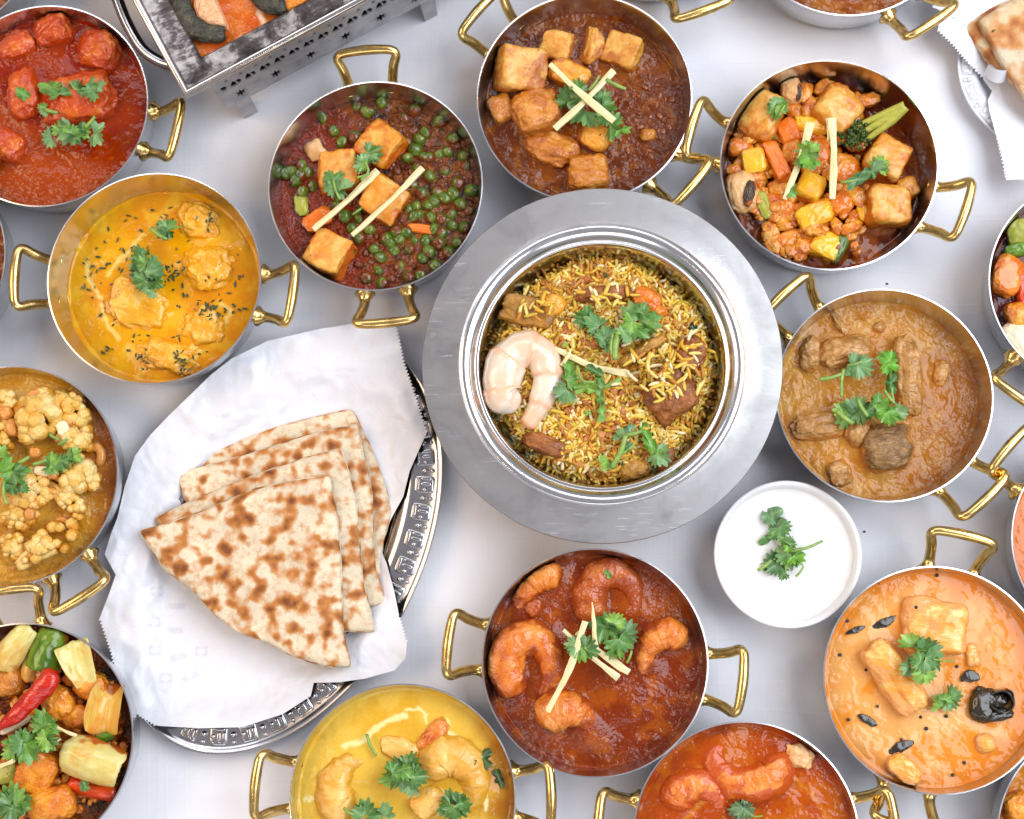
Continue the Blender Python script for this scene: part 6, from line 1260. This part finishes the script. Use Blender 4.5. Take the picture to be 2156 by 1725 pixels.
def resample(poly, step, jag=()):
    """closed outline in px at about step; edges whose index is in jag get saw teeth"""
    out = []; jj = []; n = len(poly)
    for k in range(n):
        a = np.array(poly[k], float); b = np.array(poly[(k + 1) % n], float); L = np.linalg.norm(b - a); m_ = max(1, int(round(L / step)))
        if k in jag: m_ = max(2, int(round(L / 3.6)) // 2 * 2)
        nrm = np.array([(b - a)[1], -(b - a)[0]]) / (L + 1e-9)
        for q in range(m_):
            p = a + (b - a) * q / m_
            if k in jag:
                out.append(p); jj.append(nrm * (3.4 if q % 2 else -1.8)); continue
            out.append(p); jj.append(nrm * 0)
    return (np.array(out), np.array(jj)) if jag else np.array(out)
def sheet(label, poly, jag, ctr, tr, rings, marks=(), lift=0.0, name='paper_liner'):
    B_, J_ = resample(poly, 3.5, jag or (999,)); na = len(B_); s_ = np.linspace(0, 1, rings + 1)[1:]
    PX = np.array(ctr)[None, None] + s_[:, None, None] * (B_[None] - np.array(ctr)[None, None]) + (s_ > 0.999)[:, None, None] * J_[None]; PX = np.concatenate([[ctr], PX.reshape(-1, 2)])
    W0 = np.array([at(x, y, 0.014)[:2] for x, y in PX]); q = W0 - np.array(tr['c'])[:2]
    ca, sa = math.cos(-tr['ang']), math.sin(-tr['ang']); qe = np.stack([q[:, 0] * ca - q[:, 1] * sa, q[:, 0] * sa + q[:, 1] * ca], 1)
    re = np.hypot(qe[:, 0] / tr['A'], qe[:, 1] / tr['B'])
    z = 0.0052 + 0.0128 * sstep(0.66, 0.90, re) + 0.012 * np.maximum(0, re - 0.92) 
    s_all = np.concatenate([[0], np.repeat(s_, na)])
    cr = 1 - np.abs(fbm(W0 * 14, 3, 3)) * 2.0; cr2 = np.abs(fbm(W0 * 34 + 5, 3, 8))
    z = z + (0.0032 * np.maximum(0, cr) + 0.0022 * cr2) * (0.30 + 0.7 * sstep(0.45, 0.85, re)) + lift * sstep(0.8, 1.0, s_all) * (0.5 + fbm(W0 * 12, 2, 4))
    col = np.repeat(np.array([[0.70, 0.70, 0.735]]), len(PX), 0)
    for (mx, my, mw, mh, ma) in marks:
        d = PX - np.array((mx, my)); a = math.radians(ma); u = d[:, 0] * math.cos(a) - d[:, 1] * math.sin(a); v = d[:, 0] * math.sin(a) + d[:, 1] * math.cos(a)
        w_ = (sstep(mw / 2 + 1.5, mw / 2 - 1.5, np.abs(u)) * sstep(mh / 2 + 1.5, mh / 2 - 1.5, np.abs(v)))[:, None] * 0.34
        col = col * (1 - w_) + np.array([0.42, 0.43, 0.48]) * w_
    P3 = np.array([at(x, y, zz)[:] for (x, y), zz in zip(PX, z)])
    Q, T = polar_grid(rings, na); c0 = np.array([tr['c'].x, tr['c'].y, 0])
    o = obj(name, mk_mesh(name, P3 - c0, Q, T, col), M_PAPER, None, tuple(c0)); tag(o, label, 'paper'); return o
poly1 = [z2(*p) for p in ((1200, 45), (1216, 115), (1232, 195), (1268, 300), (1300, 400), (1322, 470), (1290, 540), (1255, 620), (1230, 720), (1186, 800), (1132, 905), (1165, 980), (1195, 1090), (1215, 1190), (1244, 1290), (1240, 1350), (1195, 1400), (1080, 1432), (980, 1446), (880, 1448), (868, 1500), (760, 1570), (600, 1622), (430, 1626), (262, 1616),
         (170, 1560), (118, 1450), (88, 1330), (42, 1195), (75, 1110), (105, 1026), (62, 945), (85, 870), (112, 800), (140, 680), (180, 560), (240, 478), (320, 395), (400, 318), (480, 240), (560, 178), (700, 110), (900, 64), (1040, 42))]
marks1 = []  # grey shadow of the tray pattern under the paper, painted into its colour
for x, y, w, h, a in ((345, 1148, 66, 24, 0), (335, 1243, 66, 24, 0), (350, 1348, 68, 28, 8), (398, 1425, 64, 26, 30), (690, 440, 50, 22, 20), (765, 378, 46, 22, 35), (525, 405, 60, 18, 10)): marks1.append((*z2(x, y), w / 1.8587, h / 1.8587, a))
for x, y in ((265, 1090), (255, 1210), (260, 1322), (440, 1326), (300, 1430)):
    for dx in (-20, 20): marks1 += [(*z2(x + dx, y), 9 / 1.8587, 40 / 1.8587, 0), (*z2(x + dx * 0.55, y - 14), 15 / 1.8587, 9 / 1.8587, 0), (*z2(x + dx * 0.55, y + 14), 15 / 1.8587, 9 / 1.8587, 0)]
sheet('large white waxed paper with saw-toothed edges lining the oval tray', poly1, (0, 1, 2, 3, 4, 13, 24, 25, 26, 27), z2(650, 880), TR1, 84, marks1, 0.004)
poly2 = [z4(*p) for p in ((70, -40), (72, 62), (140, 95), (115, 270), (250, 400), (320, 490), (420, 590), (510, 690), (585, 790), (548, 870), (562, 965), (630, 1210), (660, 1350), (690, 1480), (706, 1560), (900, 1556), (1300, 1300), (1600, 600), (1500, -200), (600, -300), (150, -250))]
pap2 = sheet('white waxed paper with a curled edge in the top right tray', poly2, (1, 3, 4, 5, 6, 11, 12, 13), z4(850, 480), TR2, 50, (), 0.003)
# the curl in its edge
aa = np.linspace(0.2, 5.0, 40); L_ = np.linspace(-1, 1, 14); cc_ = at(*z4(620, 610), 0.024); s = mpp(*z4(620, 610), 0.024) / 4.1124
V = []
for l_ in L_:
    for a_ in aa: rr_ = (62 + 4 * a_ + 9 * l_ * math.sin(a_ * 2)) * s; V.append((l_ * 66 * s * (1 + 0.15 * math.sin(a_)), rr_ * math.cos(a_), rr_ * 0.75 * math.sin(a_)))
ii = np.arange(14 * 40).reshape(14, 40); Q = np.stack([ii[:-1, :-1], ii[:-1, 1:], ii[1:, 1:], ii[1:, :-1]], -1).reshape(-1, 4)
cu = obj('curled_edge', mk_mesh('curled_edge', np.array(V), Q, None, (0.70, 0.70, 0.735)), M_PAPER, pap2); cu.location = cc_ - pap2.location; cu.rotation_euler = (0.25, -1.05, math.radians(64)); cu.scale = (0.9, 1.45, 1.45)

def naan_mat(name, cream, toast, dark, k1, k2):
    m = NT(name); c = m.coord(); n1 = m.noise(c, k1, 1, 0.4, 0.12); n2 = m.noise(c, k1 * 2.6, 4, 0.6); n3 = m.noise(c, 26, 3); n4 = m.noise(c, 420, 3)
    col = m.mix(m.ramp(n3, [(0.40, 0.0), (0.66, 1.0)]), cream, (0.58, 0.50, 0.36))
    col = m.mix(m.ramp(n2, [(k2 + 0.0, 0.0), (k2 + 0.22, 0.6)]), col, toast)
    h = m.math('ADD', n1, m.math('MULTIPLY', m.math('SUBTRACT', n2, 0.5), 0.16))
    h = m.math('ADD', h, m.math('MULTIPLY', m.math('SUBTRACT', n3, 0.5), 0.30))
    col = m.mix(m.ramp(h, [(0.45, 0.0), (0.59, 1.0)]), col, toast); col = m.mix(m.ramp(h, [(0.58, 0.0), (0.74, 1.0)]), col, dark)
    col = m.mix(m.ramp(n4, [(0.70, 0.0), (0.74, 0.35)]), col, (0.10, 0.05, 0.02))
    m.set(Base_Color=col, Roughness=0.55, Normal=m.bump(n4, 0.3, 0.0012, m.bump(h, 0.5, 0.004, m.bump(m.noise(c, 75, 4), 0.6, 0.004)))); m.b.inputs['Specular IOR Level'].default_value = 0.3
    m.b.inputs['Subsurface Weight'].default_value = 0.08; m.b.inputs['Subsurface Radius'].default_value = (0.004, 0.002, 0.001); m.b.inputs['Subsurface Scale'].default_value = 1.0
    return m.m
M_NAAN = naan_mat('griddled_flatbread', (0.75, 0.63, 0.44), (0.50, 0.195, 0.045), (0.19, 0.055, 0.013), 92, 0.50)
M_NAAN2 = naan_mat('pale_flatbread', (0.66, 0.46, 0.23), (0.52, 0.22, 0.06), (0.28, 0.08, 0.02), 60, 0.52)
def naan_mesh(poly, z0, th, seed, grow=1.0, tiltf=None):
    ctr = np.mean(poly, 0); P_ = resample([tuple(ctr + (np.array(p) - ctr) * grow) for p in poly], 5); na = len(P_); nr = 40
    # soften the corners and make the rim uneven
    for _ in range(3): P_ = 0.5 * P_ + 0.25 * np.roll(P_, 1, 0) + 0.25 * np.roll(P_, -1, 0)
    P_ = P_ + 1.3 * np.stack([fbm(P_ * 0.05, 3, seed), fbm(P_ * 0.05, 3, seed + 7)], 1)
    s_ = 1 - (1 - np.linspace(0, 1, nr + 1)[1:]) ** 1.5; PX = np.concatenate([[ctr], (ctr + s_[:, None, None] * (P_[None] - ctr)).reshape(-1, 2)]); sa_ = np.concatenate([[0], np.repeat(s_, na)])
    W0 = np.array([at(x, y, z0)[:2] for x, y in PX]); z = z0 + (tiltf(PX) if tiltf else 0)
    hgt = th * (1 - np.clip(sa_, 0, 1) ** 14) ** 0.5; puff = 0.0019 * fbm(W0 * 42, 3, seed) + 0.0004 * fbm(W0 * 150, 2, seed + 3)
    top = z + hgt + puff * sstep(1.0, 0.9, sa_); bot = z - 0.0008 * (1 - sa_ ** 6) + 0 * top
    bot = np.where(sa_ >= 0.999, top - 1e-5, bot)
    c0 = np.array([W0[0, 0], W0[0, 1], z0]); V = np.concatenate([np.column_stack([W0, top]), np.column_stack([W0, bot])]) - c0
    Q, T = polar_grid(nr, na); n = len(PX)
    return mk_mesh('flatbread', V, np.concatenate([Q, Q[:, ::-1] + n]), np.concatenate([T, T[:, ::-1] + n])), c0
def naan(label, poly, z0, th, seed, mat, tiltf=None):
    me, c0 = naan_mesh(poly, z0, th, seed, 1.0, tiltf); root = empty('folded_flatbread', tuple(c0), label, 'flatbread', 'folded flatbreads')
    obj('upper_layer', me, mat, root)
    me2, c1 = naan_mesh(poly, z0 - 0.0022, th * 0.8, seed + 30, 1.012, tiltf); o = obj('lower_layer', me2, mat, root, Vector(c1 - c0))
n1 = [(197, 852), (300, 828), (450, 775), (620, 700), (780, 660), (945, 638), (950, 700), (972, 800), (985, 950), (990, 1100), (995, 1250), (1028, 1385), (930, 1385), (800, 1345), (700, 1290), (580, 1250), (480, 1170), (400, 1080), (300, 1010), (240, 920)]
n2 = [(262, 800), (400, 738), (560, 668), (700, 618), (840, 570), (985, 530), (1010, 600), (1045, 740), (1058, 900), (1075, 1060), (1120, 1247), (1000, 1244), (800, 1200), (600, 1100), (400, 980), (268, 825)]
n3 = [(340, 625), (500, 590), (700, 530), (850, 480), (1050, 435), (1075, 540), (1108, 700), (1112, 850), (1120, 1000), (1163, 1136), (1100, 1150), (900, 1050), (600, 900), (380, 737)]
n4 = [(388, 585), (500, 540), (640, 480), (760, 440), (900, 405), (1030, 378), (1062, 440), (1110, 540), (1150, 640), (1187, 780), (1150, 900), (1140, 1000), (1177, 1070), (1130, 1082), (900, 900), (600, 700), (395, 610)]
for lab, pl, z0, th, sd in (('rearmost folded flatbread, mostly hidden at back of the stack', n4, 0.0090, 0.0032, 3), ('second flatbread from the back, with browned upper edge', n3, 0.0165, 0.0033, 5), ('second flatbread from the front, pale along its upper edge', n2, 0.0240, 0.0033, 8), ('front flatbread, fully visible and freckled brown, on top of the stack', n1, 0.0315, 0.0036, 2)):
    naan(lab, [z2(*p) for p in pl], z0, th, sd, M_NAAN)
t1 = [(220, 150), (400, 20), (640, -120), (900, -100), (860, 300), (620, 600), (540, 560), (380, 370)]
t2 = [(330, 240), (500, 110), (640, 40), (900, -60), (900, 700), (770, 750), (690, 660), (560, 540), (430, 400)]
t3 = [(450, 190), (580, 110), (720, 30), (900, -60), (1300, 300), (1200, 1100), (960, 1000), (862, 870), (750, 700), (600, 470)]
for lab, pl, z0, th, sd in (('lowest folded flatbread in the top right tray', t1, 0.012, 0.005, 13), ('middle folded flatbread in the top right tray', t2, 0.019, 0.005, 15), ('topmost pale flatbread in the top right tray', t3, 0.027, 0.006, 17)):
    naan(lab, [z4(*p) for p in pl], z0, th, sd, M_NAAN2)
o = obj('herb_speck', leaf_mesh(0.0032, 'oval', (0.02, 0.02, 0.01), 0.3), M_LEAF, None, at(*z4(598, 268), 0.0345)); tag(o, 'small black herb speck on the topmost top right flatbread', 'herb speck'); o.rotation_euler = (0, 0, 0.5)

# ================================================================== rectangular dish on a pierced stand
M_TARN = NT('tarnished_silver'); c = M_TARN.coord(); n1 = M_TARN.noise(c, 48, 6, 0.68, 0.5); n2 = M_TARN.noise(M_TARN.coord((1, 3, 1), (0, 0, -0.49)), 90, 4, 0.7)
g_ = M_TARN.math('ADD', M_TARN.math('MULTIPLY', n1, 0.72), M_TARN.math('MULTIPLY', n2, 0.28))
M_TARN.set(Base_Color=M_TARN.ramp(g_, [(0.34, (0.50, 0.47, 0.455)), (0.46, (0.32, 0.295, 0.285)), (0.52, (0.10, 0.085, 0.085)), (0.64, (0.035, 0.03, 0.03))]), Metallic=0.85, Roughness=M_TARN.ramp(g_, [(0.35, 0.28), (0.65, 0.55)]), Normal=M_TARN.bump(n2, 0.15, 0.0008)); M_TARN = M_TARN.m
M_SILV = chrome_mat('silver_edge', (0.72, 0.68, 0.64), 0.12); M_PANEL = NT('grey_pierced_metal'); n1 = M_PANEL.noise(M_PANEL.coord(), 70, 5, 0.65)
M_PANEL.set(Base_Color=M_PANEL.ramp(n1, [(0.3, (0.50, 0.49, 0.50)), (0.6, (0.38, 0.37, 0.38)), (0.8, (0.25, 0.24, 0.25))]), Metallic=0.7, Roughness=M_PANEL.ramp(n1, [(0.3, 0.34), (0.7, 0.52)])); M_PANEL = M_PANEL.m
M_GUN = chrome_mat('dark_chrome', (0.36, 0.36, 0.40), 0.10)
M_INSIDE_SHADE = food('inside_shade_metal', [(0.3, (0.02, 0.02, 0.02)), (0.7, (0.05, 0.045, 0.04))], 40, rough=0.6)  # near-black colour painted for the shade inside the stand
DZ = 0.100; PZ0, PZ1 = 0.035, 0.091
d0 = at(389, 206, DZ); e1 = (at(753, 10, DZ) - d0); e1.z = 0; e1.normalize(); e2 = Vector((-e1.y, e1.x, 0)); dang = math.atan2(e1.y, e1.x)
DL, DW = 0.36, 0.24
dish = empty('rectangular_dish', (d0.x, d0.y, 0), 'tarnished rectangular metal dish on a pierced stand, top left', 'serving dish'); dish.rotation_euler = (0, 0, dang)
def rect_loops(loops):
    V = []; Q = []
    for ins, z in loops: V += [(ins, ins, z), (DL - ins, ins, z), (DL - ins, DW - ins, z), (ins, DW - ins, z)]
    for k in range(len(loops) - 1):
        for q in range(4): r_ = (q + 1) % 4; Q.append((k * 4 + q, k * 4 + r_, (k + 1) * 4 + r_, (k + 1) * 4 + q))
    return np.array(V), Q
V, Q = rect_loops([(0.0020, DZ - .006), (0.0002, DZ - .0035), (0.0, DZ - .001), (0.0008, DZ + .0006), (0.0022, DZ + .0012), (0.0040, DZ + .0008), (0.0050, DZ - .0006)])
obj('rolled_edge', mk_mesh('rolled_edge', V, Q, sharp=70), M_SILV, dish)
V, Q = rect_loops([(0.0050, DZ - .0006), (0.0060, DZ - .0014), (0.0228, DZ - .0050), (0.0240, DZ - .0060), (0.0245, DZ - .010), (0.027, DZ - .040)])
obj('rim', mk_mesh('dish_rim', V, Q, smooth=False), M_TARN, dish)
V, Q = rect_loops([(0.0020, DZ - .006), (0.016, DZ - .012), (0.022, PZ0 + .003)]); Q.append((8, 9, 10, 11)); obj('underside', mk_mesh('dish_underside', V, Q, smooth=False), M_INSIDE_SHADE, dish)  # carried down low and coloured as shade behind the openings
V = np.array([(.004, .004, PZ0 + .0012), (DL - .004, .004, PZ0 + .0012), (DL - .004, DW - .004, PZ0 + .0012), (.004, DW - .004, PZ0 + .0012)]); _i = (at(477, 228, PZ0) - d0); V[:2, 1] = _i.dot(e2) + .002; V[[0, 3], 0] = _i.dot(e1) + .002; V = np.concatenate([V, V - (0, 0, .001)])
obj('added_dark_floor', mk_mesh('added_dark_floor', V, [(0, 1, 2, 3), (7, 6, 5, 4), (0, 4, 5, 1), (1, 5, 6, 2), (2, 6, 7, 3), (3, 7, 4, 0)], smooth=False), M_INSIDE_SHADE, dish)  # floor added so the openings look into painted darkness
def pierced(name, x0, y0, L, z0, z1, rot, holes):
    """a metal sheet with real openings: front and back tessellated round the holes, plus the cut edges"""
    # the sheet is cut into strips between hole columns so that each piece has few holes
    cols = sorted(holes, key=lambda h: min(p[0] for p in h)); groups = []; cur = []; right = -1
    for h in cols:
        lo = min(p[0] for p in h)
        if cur and lo > right: groups.append((cur, right)); cur = []
        cur.append(h); right = max(right, max(p[0] for p in h))
    if cur: groups.append((cur, right))
    V = []; T = []; Qd = []; t = 0.0007; xa = 0.0
    for k, (hs, rt) in enumerate(groups):
        xb = L if k == len(groups) - 1 else (rt + min(min(p[0] for p in h) for h in groups[k + 1][0])) / 2
        loops = [[(xa, z0), (xb, z0), (xb, z1), (xa, z1)]] + hs; flat = [p for lp in loops for p in lp]
        tris = tessellate_polygon([[Vector((p[0], p[1], 0)) for p in lp] for lp in loops]); b0 = len(V); n = len(flat)
        V += [(p[0], p[1], t) for p in flat] + [(p[0], p[1], -t) for p in flat]
        for tr in tris: T.append((b0 + tr[0], b0 + tr[1], b0 + tr[2])); T.append((b0 + n + tr[2], b0 + n + tr[1], b0 + n + tr[0]))
        o_ = b0
        for lp in loops:
            m_ = len(lp)
            for q in range(m_): r_ = (q + 1) % m_; Qd.append((o_ + q, o_ + r_, o_ + n + r_, o_ + n + q))
            o_ += m_
        xa = xb
    o = obj(name, mk_mesh(name, np.array(V), Qd, T, smooth=False), M_PANEL, dish, (x0, y0, 0)); o.rotation_euler = (pi / 2, 0, rot); return o
_q = at(477, 228, PZ0) - d0; PX0, PY0 = _q.dot(e1), _q.dot(e2); print('panel inset', PX0, PY0)
holes = []
def star(cx, cz, r, n=8, kk=0.45): return [(cx + (r if q % 2 == 0 else r * kk) * math.cos(q * pi / n), cz + (r if q % 2 == 0 else r * kk) * math.sin(q * pi / n)) for q in range(2 * n)]
for k in range(9): holes.append(star(0.016 + k * 0.0305, PZ0 + 0.0145, 0.0068))
for k in range(22):
    cx = 0.010 + k * 0.0125; z = PZ0 + 0.0345; f_ = len(holes)
    holes.append([(cx - .0042, z + .0030), (cx - .0016, z + .0030), (cx - .0006, z + .0008), (cx - .0016, z - .0016), (cx - .0034, z - .0016), (cx - .0042, z - .0002)])
    holes.append([(cx + .0012, z - .0006), (cx + .0040, z + .0042), (cx + .0068, z - .0006), (cx + .0052, z - .0024), (cx + .0026, z - .0024)])
    holes.append([(cx - .0008, z + .0062), (cx + .0026, z + .0062), (cx + .0010, z + .0088)])
    for q in range(f_, f_ + 3): holes[q] = [(cx + .001 + (x - cx - .001) * 1.3, z + (y - z) * 1.6) for x, y in holes[q]]
pierced('pierced_panel', PX0, PY0, DL - 2 * PX0, PZ0, PZ1, 0.0, holes)
pierced('side_panel', PX0 + .0002, PY0 + .0008, DW - 2 * PY0, PZ0, PZ1, pi / 2, [star(0.02 + k * 0.035, PZ0 + 0.0125, 0.0058) for k in range(6)])
for nm_, x in (('leg', (at(529, 240, 0.004) - d0).dot(e1)), ('leg', (at(905, 30, 0.006) - d0).dot(e1))):
    V = np.array([(-.0065, 0, PZ0 + .004), (.0065, 0, PZ0 + .004), (.0065, .012, PZ0 + .004), (-.0065, .012, PZ0 + .004), (-.0055, .001, .001), (.0055, .001, .001), (.0055, .011, .001), (-.0055, .011, .001)])
    o = obj(nm_, mk_mesh('leg', V, [(0, 1, 5, 4), (1, 2, 6, 5), (2, 3, 7, 6), (3, 0, 4, 7), (0, 3, 2, 1), (4, 5, 6, 7)], smooth=False), M_PANEL, dish, (x, PY0 - .002, 0))
pts = [at(x, y, z) - Vector((d0.x, d0.y, 0)) for x, y, z in ((225, -60, .068), (246, -5, .067), (268, 50, .066), (300, 103, .066), (338, 130, .067), (372, 140, .070))]
rotb = Matrix.Rotation(-dang, 3, 'Z'); P = spline([tuple(rotb @ p) for p in pts], 40); V, Q, T = tube(P, 0.0046, 14)
obj('handle', mk_mesh('dish_handle', V, Q, T), M_GUN, dish)
# the fish curry in it
FZ = DZ - 0.0135; nx, ny = 150, 100; gx, gy = np.meshgrid(np.linspace(0.0247, DL - 0.0247, nx), np.linspace(0.0247, DW - 0.0247, ny)); XY = np.stack([gx.ravel(), gy.ravel()], 1)
h = 0.0011 * fbm(XY * 70, 4, 6); cc = np.repeat(np.array([[0.56, 0.095, 0.008]]), len(XY), 0); w = sstep(-0.1, 0.5, fbm(XY * 45, 4, 2))[:, None] * 0.8; cc = cc * (1 - w) + np.array((0.62, 0.16, 0.016)) * w
def dpt(x, y, z): p = rotb @ (at(x, y, z) - Vector((d0.x, d0.y, 0))); return np.array((p.x, p.y))
cc = stroke(cc, XY, [dpt(660 / 3.51 + 322 + 35, 20, FZ), dpt(690 / 3.51 + 322 + 35, 48, FZ)], 0.003, (0.85, 0.62, 0.42), 0.9, 0.0015, 3)
cc = stroke(cc, XY, [dpt(508, 78, FZ), dpt(506, 100, FZ)], 0.0028, (0.82, 0.5, 0.3), 0.8, 0.002, 4)
ii = np.arange(nx * ny).reshape(ny, nx); Q = np.stack([ii[:-1, :-1], ii[:-1, 1:], ii[1:, 1:], ii[1:, :-1]], -1).reshape(-1, 4)
o = obj('fish_curry_sauce', mk_mesh('fish_curry_sauce', np.column_stack([XY, h]), Q, None, cc), M_SAUCE, None, (d0.x, d0.y, FZ)); o.rotation_euler = (0, 0, dang); tag(o, 'orange red sauce filling the tarnished rectangular dish', 'curry sauce')
def fish_steak(label, skin, flesh, zt):
    """skin: centre line of the black skin band (px); flesh: outline points of the flesh it wraps"""
    c = at(*skin[len(skin) // 2], FZ); root = empty('fish_steak', c, label, 'fish steak', 'fish steaks in the rectangular dish')
    W_ = [tuple(at(x, y, FZ + 0.005) - c) for x, y in skin]; P = spline(W_, 40); s = mpp(*skin[0], FZ)
    V, Q, T = tube(P, np.interp(np.linspace(0, 1, 40), [0, .08, .5, .92, 1], [12, 19, 24, 20, 13]) * s, 16, 0.62); V = V + 0.0010 * np.stack([fbm(V * 160, 3, 5), fbm(V * 160, 3, 6), fbm(V * 160, 3, 7)], 1)
    obj('skin', mk_mesh('fish_skin', V, Q, T), M_SKIN, root)
    fx = sum(p[0] for p in flesh) / len(flesh); fy = sum(p[1] for p in flesh) / len(flesh); P_ = resample(flesh, 4); na = len(P_); nr = 16; s_ = np.linspace(0, 1, nr + 1)[1:]
    PX = np.concatenate([[(fx, fy)], (np.array((fx, fy)) + s_[:, None, None] * (P_[None] - np.array((fx, fy)))).reshape(-1, 2)]); sa_ = np.concatenate([[0], np.repeat(s_, na)])
    W3 = np.array([at(x, y, FZ + 0.008)[:] for x, y in PX]); W3[:, 2] = FZ + zt * (1 - sa_ ** 8) ** 0.5 + 0.0012 * fbm(W3[:, :2] * 130, 3, 3) - 0.002 * (sa_ > 0.99); Q, T = polar_grid(nr, na)
    obj('flesh', mk_mesh('fish_flesh', W3 - np.array(c), Q, T), M_FLESH, root)
zz = lambda x, y: ((x / 2.6293 + 430) / 1.3358, y / 2.6293 / 1.3358)
fish_steak('thick fish steak with black skin and pink flesh, rectangular dish', [zz(*p) for p in ((230, -60), (205, 20), (225, 110), (290, 190), (380, 235), (470, 250), (535, 240))], [zz(*p) for p in ((300, -60), (290, 40), (320, 120), (400, 180), (480, 200), (550, 200), (540, 150), (500, 60), (450, -60))], 0.011)
fish_steak('second fish steak showing only dark skin at the top edge', [zz(*p) for p in ((760, -60), (800, -20), (860, 20), (930, 38), (985, 30))], [zz(*p) for p in ((780, -120), (820, -50), (900, 0), (990, 5), (1000, -60), (900, -140))], 0.009)
chunk('POT', 'fish_lump', 'orange sauced fish lump right of the second fish steak', 'fish piece', 622, 3, 70, 34, 14, M_MASALA, 20, 2.6, 0.12, (0, 0), 0.45, None, 0.1, False, FZ)
# ------------------------------------------------------------------ crumbs on the cloth
for lab, x, y in (('tiny dark crumb on the cloth right of the ramekin', 1820, 1120), ('tiny dark crumb on the cloth above the bottom left pan', 125, 1330), ('tiny dark crumb on the cloth above the lamb curry pan', 1868, 598)):
    o = obj('crumb', solid('crumb', (0.002, 0.0016, 0.001), 2, 0.1, 2, 6), M_DARKLEAF, None, at(x, y, 0.0006)); tag(o, lab, 'crumb')
